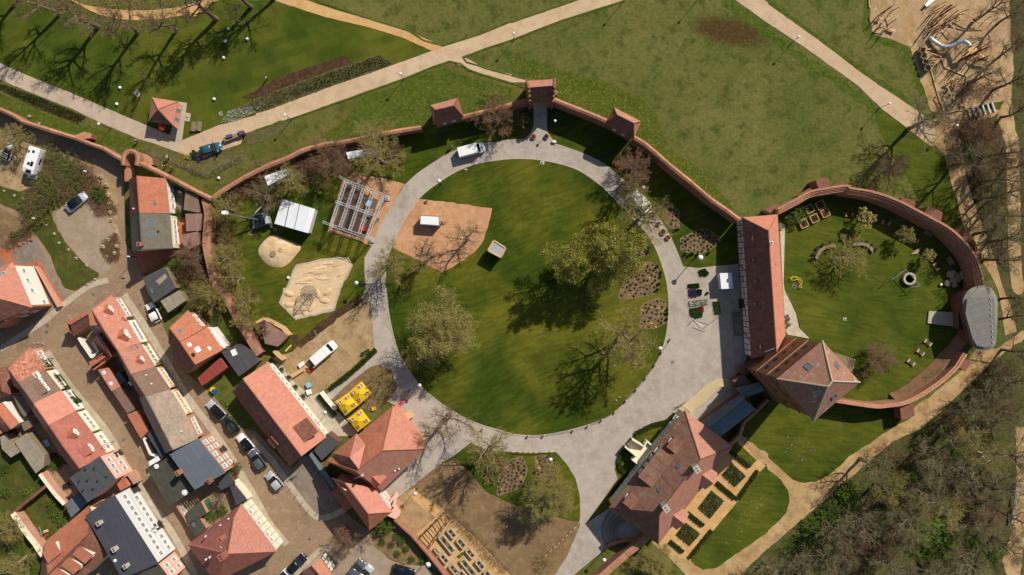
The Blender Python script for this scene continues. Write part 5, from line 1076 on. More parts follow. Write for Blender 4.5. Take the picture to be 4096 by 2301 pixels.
def grow(seed, h=10.0, rad=4.0, bole=0.3, n=(9, 7, 6, 5), up=0.35, leaves=0, leafr=0.09, tw=0.016, droop=0.0, r0=0.2, spreadlow=0.5):
    """tree of unit size: returns (trunk, crown, leaf) geometry"""
    rnd = random.Random(seed); T, C, Lf = Twigs(), Twigs(), Twigs()
    def br(p, d, L, r, lev):
        ns = (6, 5, 4, 3, 1)[lev]; sides = (8, 5, 4, 3, 3)[lev]; pts = [p]; q = p; dd = d
        for i in range(ns):
            dd = (dd+rvec(rnd)*(0.10, .2, .26, .3, .3)[lev]+Vector((0, 0, (up if lev < 3 else up*.4-droop)))*(0.25 if lev else 0.1)).normalized()
            q2 = q+dd*(L/ns); ra = r*(1-0.8*i/ns); rb = r*(1-0.8*(i+1)/ns)
            if lev == 4 and i == ns-1: rb = 0.0
            (T if lev < 2 else C).seg(q, q2, ra, rb, sides); q = q2; pts.append(q)
        if lev == 4:
            if leaves:
                for _ in range(leaves): Lf.leaf(pts[rnd.randrange(1, len(pts))]+rvec(rnd)*.12, leafr*rnd.uniform(.6, 1.3), rnd)
            return
        for k in range(n[lev]):
            t = (bole if lev == 0 else .2)+(1-(bole if lev == 0 else .2))*((k+rnd.random())/n[lev]); t = min(t, .99); f = t*ns; i = int(f); b = pts[i].lerp(pts[i+1], f-i)
            ax = (pts[i+1]-pts[i]).normalized(); side = ax.cross(rvec(rnd)).normalized()
            if lev == 0:
                a = 2.4*k+rnd.random()*.8; side = Vector((math.cos(a), math.sin(a), 0)); ang = R(rnd.uniform(42, 72))*(1-.45*t)+.1
                LL = rad*rnd.uniform(.8, 1.15)*(1.15-.55*t)
            else: ang = R(rnd.uniform(25, 75)); LL = L*rnd.uniform(.45, .72)*(1.12-.5*t)
            br(b, (ax*math.cos(ang)+side*math.sin(ang)).normalized(), LL, max(tw, r*(.58, .5, .45, .5)[lev]*(1-.4*t)), lev+1)
        if lev in (1, 2):
            for _ in range(2): br(q, (dd+rvec(rnd)*.5).normalized(), L*.35, max(tw, r*.3), lev+1 if lev < 2 else 3)
    br(Vector((0, 0, -.1)), Vector((rnd.gauss(0, .04), rnd.gauss(0, .04), 1)).normalized(), h*.8, r0, 0)
    return T, C, Lf
def grow_shrub(seed, h=3.0, rad=2.0, stems=22, sub=7, tws=6, leaves=0, leafr=.08):
    rnd = random.Random(seed); T, C, Lf = Twigs(), Twigs(), Twigs()
    for k in range(stems):
        a = 2.4*k; rr = math.sqrt((k+.5)/stems); p = Vector((math.cos(a)*rr*.5*rad*.7, math.sin(a)*rr*.5*rad*.7, -.05))
        tip = Vector((math.cos(a)*rr*rad*rnd.uniform(.8, 1.1), math.sin(a)*rr*rad*rnd.uniform(.8, 1.1), h*(1-.45*rr*rr)*rnd.uniform(.8, 1.1)))
        prev = p; pts = [p]
        for i in range(1, 5):
            q = p.lerp(tip, i/4)+rvec(rnd)*.12; T.seg(prev, q, .03*(1-.2*i), .03*(1-.2*(i+1))+.004, 3); prev = q; pts.append(q)
        for j in range(sub):
            t = rnd.uniform(.25, 1); f = t*4*.999; i = int(f); b = pts[i].lerp(pts[i+1], f-i); d = ((pts[i+1]-pts[i]).normalized()+rvec(rnd)*.8).normalized(); e = b+d*rnd.uniform(.4, .9)*rad*.4
            C.seg(b, e, .016, .008, 3)
            for _ in range(tws):
                s0 = b.lerp(e, rnd.uniform(.2, 1)); s1 = s0+((e-b).normalized()+rvec(rnd)*.9).normalized()*rad*rnd.uniform(.12, .26); C.seg(s0, s1, .011, 0.0, 3)
                for _ in range(leaves): Lf.leaf(s0.lerp(s1, rnd.random())+rvec(rnd)*.05, leafr*rnd.uniform(.6, 1.3), rnd)
    return T, C, Lf
def leafball(seed, n=900, r=1.0, h=1.0, leafr=.1, shell=.55):
    rnd = random.Random(seed); Lf = Twigs(); lobes = [(rvec(rnd)*r*.45, r*rnd.uniform(.45, .65)) for _ in range(7)]
    for _ in range(n):
        c, lr = rnd.choice(lobes); p = c+rvec(rnd)*lr*(rnd.random()**shell); p.z = abs(p.z)*h; Lf.leaf(p, leafr*rnd.uniform(.6, 1.4), rnd)
    return Lf
PROTO = {}
DIM = {'shrub': (3.0, 4.0), 'shrubp': (3.0, 4.0), 'shrubg': (3.0, 4.0), 'shrubl': (3.0, 4.0), 'heath': (1.0, 2.0), 'brush': (3.0, 4.0)}
WID = {}
def proto(key, geo, tm, cm, lm=None):
    T, C, Lf = geo; nn = ('stems', 'twigs') if key in DIM else ('trunk', 'crown'); rr = sorted(math.hypot(q.x, q.y) for q in C.v); WID.setdefault(key, []).append((2*rr[int(len(rr)*.93)], max(q.z for q in C.v))); d = {nn[0]: T.mesh(nn[0], MT[tm]), nn[1]: C.mesh(nn[1], MT[cm])}
    if Lf.v: d['leaves'] = Lf.mesh('leaves', MT[lm])
    PROTO.setdefault(key, []).append(d)
for sd in (1, 2, 3): proto('alley', grow(sd, 10, 3.0, .34, (9, 6, 6, 6), .7, r0=.24, tw=.012), 'bark', 'twig')
for sd in (4, 5, 6): proto('broad', grow(sd, 10, 4.2, .25, (11, 7, 6, 8), .3, r0=.3, tw=.015), 'barkp', 'twigp')
for sd in (7, 8): proto('dark', grow(sd, 10, 4.2, .3, (8, 6, 5, 6), .25, r0=.3, tw=.013), 'bark', 'twig')
for sd in (9, 10): proto('brown', grow(sd, 10, 4.0, .12, (13, 8, 7, 7), .35, r0=.2, tw=.014), 'bark', 'twigr')
for sd in (11, 12): proto('bud', grow(sd, 10, 4.2, .2, (12, 8, 7, 8), .3, leaves=2, leafr=.07, r0=.3, tw=.013), 'bark', 'twigg', 'bud')
for sd in (13,): proto('budo', grow(sd, 10, 4.2, .2, (14, 9, 8, 9), .3, leaves=1, leafr=.06, r0=.3, tw=.013), 'barkp', 'twigp', 'budo')
for sd in (14, 15): proto('birch', grow(sd, 10, 3.2, .25, (11, 6, 6, 6), .4, droop=.3, r0=.2, tw=.013), 'stone', 'twigp')
for sd in (16, 17): proto('wood', grow(sd, 10, 3.2, .35, (9, 6, 5, 5), .5, r0=.22, tw=.012), 'bark', 'twigw')
for sd in (18,): proto('small', grow(sd, 10, 4.0, .4, (9, 6, 5, 3), .3, leaves=2, leafr=.16, tw=.03, r0=.3), 'barkp', 'twigp', 'budo')
for sd in (21, 22, 23): proto('shrub', grow_shrub(sd), 'bark', 'twigr')
for sd in (24, 25): proto('shrubp', grow_shrub(sd), 'barkp', 'twigp')
for sd in (26,): proto('shrubg', grow_shrub(sd, leaves=2, leafr=.09), 'bark', 'twigg', 'leaf')
for sd in (27,): proto('shrubl', grow_shrub(sd, leaves=4, leafr=.1), 'bark', 'twigg', 'leafl')
for sd in (28,): proto('brush', grow_shrub(sd, leaves=1, leafr=.07), 'bark', 'twigg', 'box'); proto('heath', grow_shrub(sd, 1.0, 1.0, 30, 6, 6), 'twigr', 'twigr')
_rt = random.Random(77); _vi = {}
def plant(kind, t, x, y, h, d, label, mode='c', group=None, name=None, cat=None, rz=None):
    """mode c: survey point is the crown centre; b: the foot of the trunk; d = crown width in metres"""
    p = at(t, x, y, (.6*h if kind not in DIM else .5*h) if mode == 'c' else 0.0); p.z = 0
    pr = PROTO[kind]; _vi[kind] = _vi.get(kind, -1)+1; D0, H0 = WID[kind][_vi[kind] % len(pr)]; pr = pr[_vi[kind] % len(pr)]
    nm = name or ('shrub' if kind in DIM else 'bare_tree' if kind not in ('bud', 'budo') else 'budding_tree')
    o = thing(nm, label, cat or ('shrub' if kind in DIM else 'tree'), p, _rt.random()*6.28 if rz is None else rz, group)
    o.scale = (d/D0, d/D0, h/H0)
    for k, me in pr.items(): link(k, me, o)
    return o
AG = 'row of bare trees on the park lawn'
for i, (t, x, y, w) in enumerate((('a1', -250, -60, 'whose shadow alone enters at the left edge'), ('a1', 200, 10, 'at the very left end of the row'), ('a1', 610, 140, 'second from the left in the row'), ('a1', 985, 270, 'third from the left in the row'), ('a1', 1385, 335, 'whose shadow falls left of the white pad'), ('a1', 1775, 302, 'nearest the curved tan path'), ('a1', 2178, 195, 'beside the kinked end of the curved path'), ('a1', 2530, 68, 'whose trunk stands at the top edge'), ('a2', 200, -20, 'whose shadow crosses the straight tan path'))):
    plant('alley', t, x, y, 15, 8.5, 'bare park tree '+w, 'b', AG)
for a in (
 ('broad', 'a1', 110, 1370, 6, 6.5, 'pale bushy tree below the town wall at the left edge'),
 ('brown', 'a2', 2440, 1150, 8.5, 9, 'reddish bare tree against the wall left of the gatehouse'),
 ('shrubp', 'a2', 2400, 980, 3.5, 5, 'pale leafless shrub outside the wall left of the gatehouse'),
 ('broad', 'a2', 1180, 1280, 6, 7.5, 'pale bare tree outside the long wall west of the towers'),
 ('brown', 'b3', 1300, 230, 8.5, 9, 'reddish bare tree against the wall above the trailer'),
 ('brown', 'b2', 740, 200, 9, 9, 'large brown bare tree between the two white containers'),
 ('broad', 'b2', 1240, 130, 9.5, 9.5, 'bare tree whose branches cover the right white container'),
 ('broad', 'b2', 340, 330, 8, 6.5, 'bare tree whose branches cover the left white container'),
 ('dark', 'b2', 60, 520, 9, 7, 'bare tree above the crane lorry'),
 ('broad', 'b2', 1290, 1180, 11, 8, 'pale bare tree standing on the left of the ring road'),
 ('dark', 'b2', 1755, 1110, 10, 8.5, 'dark-limbed bare tree on the orange gravel'),
 ('dark', 'b2', 2110, 950, 8, 7, 'leaning bare tree at the rim of the orange gravel'),
 ('dark', 'b3', 1110, 440, 12, 7.5, 'sparse bare tree behind the open trailer'),
 ('broad', 'b3', 1300, 770, 15, 11, 'tall bare tree overhanging the white van on the ring road'),
 ('bud', 'b3', 640, 1170, 16, 9.5, 'lower of the two yellow-green budding trees on the round lawn'),
 ('bud', 'b3', 1030, 1050, 17, 11.5, 'upper and larger yellow-green budding tree on the round lawn'),
 ('budo', 'c2', 1850, 470, 15, 13, 'dense olive-tan budding tree at the left of the round lawn'),
 ('shrubp', 'c2', 1255, 950, 5.5, 6, 'grey multi-stemmed shrub beside the yellow canopies'),
 ('dark', 'c2', 1900, 1340, 14, 9.5, 'dark gnarled bare tree between the manor and the round lawn'),
 ('broad', 'c3', 1190, 480, 17, 11.5, 'bare tree at the lower right rim of the round lawn'),
 ('broad', 'd2', 2390, 230, 15, 10, 'bare tree on the small south lawn'),
 ('budo', 'd3', 360, 700, 12, 10, 'olive budding tree at the tip of the south lawn'),
 ('brown', 'd2', 960, 1130, 8, 7, 'brown bare tree at the corner of the car park'),
 ('budo', 'd3', 1430, 1340, 6, 6.5, 'small budding tree below the palace terrace wall'),
 ('shrubp', 'd3', 330, 1330, 2.5, 4, 'sparse thorny shrub on the bare earth near the bottom edge'),
 ('brown', 'd2', 2450, 330, 5, 4.5, 'low brown tree behind the bare tree of the south lawn'),
 ('brown', 'c4', 1160, 740, 5, 7.5, 'low reddish bare tree in the lower part of the oval court'),
 ('broad', 'b4', 830, 1110, 6.5, 8, 'tan bare tree between the curved benches of the oval court'),
 ('small', 'b4', 975, 750, 4.5, 3.6, 'small pale ornamental tree left of the brick trough in the oval court'),
 ('small', 'b4', 1385, 920, 4.5, 3.3, 'small pale ornamental tree in the middle of the rampart shade'),
 ('small', 'b4', 1605, 1120, 3.6, 2.5, 'smallest pale ornamental tree above the round well'),
 ('shrubg', 'b4', 280, 690, 3, 4.2, 'olive bush beside the raised beds of the oval court'),
 ('brown', 'b4', 1270, 250, 9, 6.5, 'bare tree just outside the rampart on the north bank'),
 ('wood', 'b4', 2100, 140, 14, 7, 'leaning bare tree over the forest path by the rampart'),
 ('wood', 'a4', 1620, 1210, 13, 10, 'bare tree arching over the end of the east park road'),
 ('dark', 'd1', 2205, 640, 5, 4, 'dark bare tree in the yard behind the black garages'),
 ('shrubg', 'd1', 2345, 385, 3, 3, 'light green shrub at the corner of the blue-grey ribbed house'),
 ('broad', 'd1', 70, 1000, 6, 6, 'pale bare tree at the left edge beside the cream garden wall'),
 ('broad', 'd1', 130, 1330, 7, 8, 'pale bare tree in the bottom left corner'),
 ('broad', 'b1', 2270, 640, 8, 6, 'bare tree inside the wall corner beside the crane lorry'),
 ('broad', 'b1', 2270, 1180, 8, 6.5, 'bare tree leaning over the crumbling wall'),
 ('broad', 'b1', 2370, 1350, 7, 6, 'brown bare tree inside the crumbling wall near the sand pit'),
 ('brown', 'b1', 1960, 1120, 6, 6, 'brown bare tree in the garden below the brick patio'),
 ('broad', 'c1', 2110, 100, 8, 6.5, 'large tan bare tree over the crumbling wall above the twin house'),
 ('broad', 'c1', 2480, 140, 6, 5, 'bare tree inside the crumbling wall above the dirt yard'),
 ('broad', 'c1', 2470, 360, 8, 5.5, 'bare tree shading the big dark shed roof'),
 ('brown', 'c2', 80, 390, 4, 4.5, 'leafless bush in front of the yard shed by the sand pit'),
 ('shrubp', 'c1', 2050, 50, 4, 6, 'grey tangled shrub behind the mossy grey shed'),
): plant(*a)
# hedge of brown shrubs along the north wall, brush by the parking lot, garden thickets
def thicket(kind, pts, h, d, label, group):
    pts = sorted(pts, key=lambda p: at(*p).x)
    for i, p in enumerate(pts):
        lb = label+', %s from the left' % ORD[i] if len(pts) <= 23 else label
        plant(kind if kind != 'brush' or i % 3 else 'shrub', p[0], p[1], p[2], h*_rt.uniform(.8, 1.15), d*_rt.uniform(.85, 1.15), lb, 'c', group)
thicket('shrub', [('b2', x, y) for x, y in ((30, 400), (170, 470), (90, 330), (440, 230), (520, 300), (600, 180), (860, 260), (900, 160), (960, 60), (1080, 20), (640, 90), (480, 140), (1350, 60), (1400, 130), (220, 240), (60, 260))]+[('b1', 2480, 420), ('b1', 2380, 480), ('b1', 2300, 520), ('b1', 2530, 350)], 3, 5, 'brown leafless shrub in the thicket under the long north wall', 'brown thicket under the north wall')
thicket('brush', [('b1', x, y) for x, y in ((500, 110), (580, 160), (660, 200), (750, 230), (840, 270), (480, 220), (560, 300), (660, 330), (760, 350), (440, 330), (520, 420), (620, 430), (400, 450), (350, 540), (470, 520), (560, 500), (300, 620), (400, 610), (280, 700), (370, 700), (320, 760), (680, 410))], 2.2, 4.2, 'brown-green leafless shrub in the wedge between motorhome and silver car', 'brush wedge by the parking bays')
thicket('heath', [('b1', 800+i % 3*70+i//3*38, 370+i//3*62-(i % 3)*10) for i in range(18)], .9, 2.0, 'low rusty heath plant in the strip beside the silver car', 'heath strip by the silver car')
thicket('heath', [('b1', x, y) for x, y in ((1100, 960), (1150, 940), (1060, 1010), (1120, 1010), (1170, 1000), (1040, 1060), (1100, 1060), (1160, 1060), (1060, 1110), (1120, 1110), (1170, 1110), (1100, 1150), (1150, 1150))], .7, 1.6, 'low rusty heath plant in the pointed bed with boulders', 'heath bed with boulders')
plant('shrubg', 'b1', 985, 500, 1.6, 3.2, 'round olive shrub in the heath strip')
thicket('shrub', [('b1', x, y) for x, y in ((110, 960), (170, 970), (80, 1010), (290, 880), (250, 900))], 1.4, 2.6, 'rust-brown shrub in the bed beside the grey drive', 'rust shrubs by the grey drive')
thicket('shrubg', [('b1', 140, 920), ('b1', 215, 890), ('b1', 1760, 680), ('b1', 1800, 700), ('b1', 1750, 800), ('b1', 1700, 1230), ('b1', 1780, 1190)], 1.2, 1.8, 'small green garden shrub around the turret house', 'green shrubs around the turret house')
thicket('shrub', [('b1', x, y) for x, y in ((1850, 1200), (1950, 1230), (1850, 1320), (1960, 1350), (2060, 1100), (2070, 1280))]+[('c1', x, y) for x, y in ((2000, 130), (2100, 160), (2480, 60))]+[('b1', x, y) for x, y in ((2220, 800), (2260, 980), (2300, 1070))], 2.6, 4.5, 'brown leafless shrub in the overgrown strip along the crumbling wall', 'overgrown strip along the crumbling wall')
thicket('shrub', [('d2', x, y) for x, y in ((1950, 830), (2010, 900), (2080, 960), (2140, 1030), (2200, 1090), (2270, 1160), (2340, 1240), (2410, 1310), (2480, 1390))], 1.6, 2.6, 'leafless hedge shrub along the right side of the show garden', 'hedge right of the show garden')
thicket('shrubg', [('d2', x, y) for x, y in ((1260, 1120), (1410, 1060), (1460, 1110), (1360, 1140), (1510, 1180), (1420, 1230), (1560, 1290), (1680, 1300), (1200, 1030))], 1.0, 1.5, 'small green shrub in the planted bed by the red-coped wall', 'shrubs in the bed by the red-coped wall')
plant('shrubg', 'd2', 1295, 960, 3.2, 3.4, 'tall green conifer-like shrub at the manor wing corner', name='evergreen_shrub')
thicket('shrubp', [('a1', x, y) for x, y in ((1010, 20), (1150, 10), (1300, 25), (1450, 20), (1600, 20), (1750, 10), (550, 20), (420, 30))], 1.2, 3.0, 'dry pale shrub in the planting above the curved tan path', 'dry shrubs above the curved path')
thicket('shrubg', [('d1', x, y) for x, y in ((2120, 860), (2230, 800), (2060, 850), (490, 330), (560, 330), (620, 300), (560, 830), (620, 900), (520, 740), (30, 380), (60, 620))], 1.3, 2.2, 'small green shrub in the walled back gardens', 'shrubs of the back gardens')
plant('shrubl', 'd1', 300, 630, 1.4, 2.4, 'yellow forsythia bush in the left garden', name='forsythia')
# woodland at the right
WD = [('b4', x, y, k) for x, y, k in ((2280, 160, 'brown'), (2420, 60, 'wood'), (2360, 330, 'wood'), (2290, 520, 'wood'), (2350, 700, 'birch'), (2300, 880, 'wood'), (2480, 500, 'wood'), (2470, 950, 'wood'), (2400, 1150, 'wood'), (2560, 200, 'wood'), (2560, 720, 'wood'))]
WD += [('a4', x, y, k) for x, y, k in ((2180, 1300, 'brown'), (2100, 1380, 'brown'), (2480, 150, 'wood'), (2540, 480, 'dark'), (2520, 800, 'wood'), (2560, 1100, 'wood'), (2330, 60, 'dark'), (2200, 760, 'dark'), (2050, 1250, 'shrub'))]
WD += [('c4', x, y, k) for x, y, k in ((2520, 120, 'wood'), (2560, 650, 'wood'), (2480, 330, 'dark'), (2350, 900, 'brown'), (2520, 950, 'wood'), (2230, 1060, 'wood'), (2420, 1180, 'brown'), (2080, 1200, 'wood'), (2560, 1300, 'wood'), (2280, 1340, 'wood'), (1900, 1400, 'brown'))]
WD += [('d4', x, y, k) for x, y, k in ((1950, 110, 'birch'), (2230, 260, 'birch'), (1820, 780, 'birch'), (1270, 610, 'broad'), (1080, 350, 'wood'), (1650, 250, 'wood'), (1760, 420, 'wood'), (2150, 700, 'brown'), (1330, 830, 'wood'), (850, 1130, 'brown'), (1150, 1150, 'brown'), (700, 1000, 'wood'), (1400, 1060, 'wood'), (2120, 980, 'wood'), (1980, 1280, 'wood'), (1250, 1380, 'wood'), (620, 1330, 'wood'), (2380, 620, 'wood'), (2520, 300, 'wood'), (2450, 1150, 'wood'), (1700, 1430, 'wood'), (2000, 450, 'wood'), (380, 1400, 'wood'), (950, 900, 'wood'), (1560, 640, 'wood'), (60, 1430, 'wood'), (2540, 900, 'dark'))]
_cnt = {}
NAMEK = {'brown': 'reddish-brown bare', 'wood': 'slim grey-brown bare', 'birch': 'white-barked', 'broad': 'pale spreading bare', 'dark': 'dark sparse bare', 'shrub': 'dense'}
WHERE = {'a4': 'beside the wooden playground', 'b4': 'between the forest path and right edge', 'c4': 'right of the zinc bastion', 'd4': 'in the lower right wood'}
_tot = {}
for t, x, y, k in WD: _tot[(t, k)] = _tot.get((t, k), 0)+1
for t, x, y, k in sorted(WD, key=lambda q: (q[0], q[2])):
    i = _cnt.get((t, k), 0); _cnt[(t, k)] = i+1
    lb = '%s tree %s' % (NAMEK[k], WHERE[t]) if _tot[(t, k)] == 1 else '%s tree %s, %s such from top' % (NAMEK[k], WHERE[t], ORD[i])
    if k == 'shrub': plant('shrub', t, x, y, 3.5, 7, 'dense brown shrub below the log steps of the playground')
    else: plant(k, t, x, y, _rt.uniform(9, 14) if k != 'brown' else _rt.uniform(6, 9), _rt.uniform(7.5, 10) if t == 'd4' else _rt.uniform(5.5, 7.5), lb, 'c', 'woodland trees')
thicket('shrub', [('d4', x, y) for x, y in ((560, 1150), (980, 1050), (1480, 820), (1040, 760), (1700, 600), (2050, 620), (2000, 850), (1850, 1430), (900, 1350), (300, 1330), (1400, 300), (1200, 200)) ]+[('c4', x, y) for x, y in ((2150, 900), (2300, 780), (1850, 1250), (2250, 1200), (2480, 780), (1980, 1330), (2150, 1400))]+[('b4', x, y) for x, y in ((2180, 420), (2260, 640), (2330, 1050), (2230, 800), (2120, 300))]+[('a4', x, y) for x, y in ((2150, 1200), (2250, 1250), (2280, 1380), (2000, 1330), (1960, 950), (2100, 900), (2230, 900))], 2.0, 4.2, 'brown leafless undergrowth bush in the right-hand woodland', 'woodland undergrowth')
for i, (x, y, d, w) in enumerate(((825, 620, 4.5, 'beside the junction of the sandy paths'), (1640, 1040, 6, 'in the middle of the lower right wood'), (1640, 1240, 5, 'near the bottom edge of the wood'), (600, 850, 4, 'along the lower side of the sandy path'), (450, 980, 4, 'nearest the sandy path in the lower wood'), (2040, 280, 4.5, 'between the white-barked trees'), (1300, 520, 4.0, 'under the pale spreading tree'))):
    plant('shrubl' if i < 2 else 'shrubg', 'd4', x, y, 2.2, d, 'fresh green bush '+w, name='green_bush')
thicket('shrubg', [('d4', x, y) for x, y in ((740, 760), (380, 1080), (520, 920), (1250, 760), (1800, 1120), (1500, 1180), (2080, 1150), (2300, 1200), (1500, 420), (1850, 250))], 1.0, 4.0, 'low green bramble patch on the woodland floor', 'green brambles on the woodland floor')
# ivy, clipped box, hedges
def hedge(name, label, s, w, h, mat='box', n=None, cat='hedge', z=0.0, leafr=.09, zt=None, ground=True):
    pts = P(s, zt if zt is not None else h); L = sum((pts[i+1]-pts[i]).length for i in range(len(pts)-1)); rnd = random.Random(len(s)+int(L*10)); Lf = Twigs()
    root = thing(name, label, cat, Vector((pts[0].x, pts[0].y, z)))
    n = n or int(L*(w*160+h*120)); off = rootloc(root)
    for _ in range(n):
        u = rnd.random()*L; i = 0
        while i < len(pts)-2 and u > (pts[i+1]-pts[i]).length: u -= (pts[i+1]-pts[i]).length; i += 1
        d = (pts[i+1]-pts[i]).normalized(); p = pts[i]+d*u; e = Vector((-d.y, d.x, 0))
        a, b = rnd.uniform(-1, 1), rnd.random()
        if rnd.random() < .6: b = 1-(1-b)*.25
        Lf.leaf(Vector((p.x, p.y, z))+e*(a*w/2)+Vector((0, 0, b*h-off.z*0))-off, leafr*rnd.uniform(.6, 1.4), rnd)
    link('foliage', Lf.mesh('foliage', MT[mat]), root)
    cm = MB(); q = ribbon_pts([Vector((p.x, p.y, 0)) for p in pts], w*.7); cm.prism([(p.x, p.y) for p in q], z, z+h*.75); cm.build('twiggy_core', MT['leafd'], root)
    return root
hedge('ivy', 'thick ivy hanging on the town wall above the patio', 'b1 1400,200 1500,255 1600,300 1700,360 1800,410 1900,455 1985,490', 0.9, 3.4, 'ivy', 6000, 'ivy', leafr=.13)
for lb, s, w in (('clipped hedge ending the top terrace garden beside the lawn triangle', 'd3 2200,210 2395,362', .7), ('clipped hedge between the first and second terrace squares', 'd3 2060,520 2250,680', .8), ('clipped hedge between the second and third terrace squares', 'd3 1765,825 1930,955', .8), ('clipped hedge at the lower end of the terrace garden', 'd3 1590,1110 1725,1220', .8), ('upper long clipped hedge on the outer edge of the terrace garden', 'd3 2475,400 2268,690', .8), ('lower long clipped hedge on the outer edge of the terrace garden', 'd3 2010,1000 1785,1280', .8)):
    hedge('box_hedge', lb, s, w, .7, 'box')
for lb, s in (('square planting nearest the lawn triangle in the terrace garden', 'd3 2208,318 2350,450 2235,560 2100,440'), ('middle square planting of the terrace garden', 'd3 2000,592 2130,700 1985,880 1862,775'), ('lowest square planting of the terrace garden', 'd3 1738,910 1890,1030 1780,1152 1640,1045')):
    pts = P(s); root = thing('rose_square', lb, 'flower bed', pts[0]); rnd = random.Random(5); Lf = Twigs(); off = rootloc(root)
    for _ in range(1500):
        u, v = rnd.random(), rnd.random(); p = pts[0].lerp(pts[1], u).lerp(pts[3].lerp(pts[2], u), v); Lf.leaf(p-off+Vector((0, 0, rnd.random()*.5)), .1*rnd.uniform(.5, 1.5), rnd)
    link('foliage', Lf.mesh('foliage', MT['box']), root); m = MB(); m.prism([(p.x, p.y) for p in pts], 0, .12); m.build('bed_soil', MT['dry'], root)
hedge('box_hedge', 'curved hedge hugging the palace stair on the plaza side', 'd3 1160,160 1100,230 1075,310 1100,390 1140,410', .8, .8, 'leaf'); hedge('box_hedge', 'hedge along the palace front right of the stair', 'c3 1640,1270 1560,1350 1420,1380 d3 1240,30', .9, .8, 'box')
hedge('box_hedge', 'hedge along the palace front left of the stair', 'd3 1150,430 1080,520 990,650', .7, .7, 'leafd')
hedge('box_hedge', 'long trimmed hedge between the dirt yard and garden path', 'c2 740,1010 900,900 1060,760 1200,620', .9, .9, 'box'); hedge('box_hedge', 'hedge beside the white terrace wall near the canopies', 'c2 620,1080 700,1180 790,1290', .9, .9, 'leafd')
hedge('ivy', 'ivy covering the front of the mottled end house', 'c1 345,620 420,720 480,800', .5, 2.6, 'leaf', 1500, 'ivy', zt=2.0); hedge('ivy', 'ivy between the fronts of the grey-brown and pink terrace houses', 'c1 540,880 620,990 700,1100 770,1160', .6, 2.4, 'leaf', 2600, 'ivy', zt=2.0)
# daffodils, blossoms
def sprinkle(name, label, poly, n, mat, r=.07, z=.25, seed=3, clump=0):
    rnd = random.Random(seed); Lf = Twigs(); xs = [p.x for p in poly]; ys = [p.y for p in poly]; k = 0; tries = 0
    while k < n and tries < n*30:
        tries += 1; p = Vector((rnd.uniform(min(xs), max(xs)), rnd.uniform(min(ys), max(ys)), 0))
        if not inside(p, poly): continue
        k += 1; Lf.leaf(p+Vector((0, 0, z*rnd.uniform(.6, 1.2))), r*rnd.uniform(.6, 1.3), rnd)
    o = link(name, Lf.mesh(name, MT[mat])); return tag(o, label, None, None, 'stuff')
def inside(p, poly):
    c = False; j = len(poly)-1
    for i in range(len(poly)):
        if (poly[i].y > p.y) != (poly[j].y > p.y) and p.x < (poly[j].x-poly[i].x)*(p.y-poly[i].y)/(poly[j].y-poly[i].y)+poly[i].x: c = not c
        j = i
    return c
sprinkle('daffodils', 'yellow daffodils scattered outside the gatehouse wall', P('a3 0,600 180,600 320,650 480,710 860,810 1100,910 1350,1050 1500,1300 b3 1560,60 1900,260 2100,500 2200,660 2000,540 1600,200 1340,0 a3 940,1190 700,1090 450,980 440,800 200,780 0,710'), 1500, 'fy', .08)
sprinkle('daffodils', 'yellow daffodils scattered on the bank west of the gatehouse', P('a2 1200,1000 1500,900 1900,800 2300,850 2560,900 2500,1030 2100,1120 2040,1000 1750,1060 1760,1200 1300,1320 900,1400 950,1200'), 600, 'fy', .07)
sprinkle('daisies', 'white flowers scattered on the lawn below the castle tower', P('d4 100,20 330,30 480,180 380,300 200,300'), 50, 'fw', .11)
sprinkle('daisies', 'white flowers scattered on the lawn beside the palace terrace', P('d3 2300,760 2480,560 2540,700 2300,1060 2100,1150'), 60, 'fw', .1)
sprinkle('white_tulips', 'white tulips at the end of the dark bed', P('a1 2220,1240 2290,1120 2480,1080 a2 60,1060 0,1130 a1 2400,1210'), 900, 'fw', .1)
sprinkle('bed_greenery', 'mixed green leaves of the long left flower bed', P('a1 0,840 400,980 870,1180 790,1240 380,1080 0,890'), 3500, 'box', .12, .3)
sprinkle('bed_blooms', 'orange blooms of the long left flower bed', P('a1 300,1000 870,1180 790,1240 380,1080'), 260, 'fr', .06, .45)
sprinkle('bed_greenery', 'dry stalks and leaves of the roadside bed', P('a2 -200,1110 0,1000 500,815 985,645 1240,555 1370,645 700,880 130,1090 0,1125'), 2600, 'dry', .12, .3)
sprinkle('bed_greenery', 'green tufts among the dry roadside bed', P('a2 250,980 700,760 985,660 1240,555 1370,645 700,880'), 500, 'leaf', .16, .3)
sprinkle('violets', 'violet blooms in the angled bed below the teal car', P('b1 1700,180 1950,320 2080,360 2440,170 2400,120 2080,310'), 450, 'fp', .1, .2); sprinkle('yellow_pansies', 'yellow blooms in the angled bed below the teal car', P('b1 1650,130 1850,230 2080,330 2440,120 2440,60 2080,260 1850,150'), 500, 'fy', .08, .2)
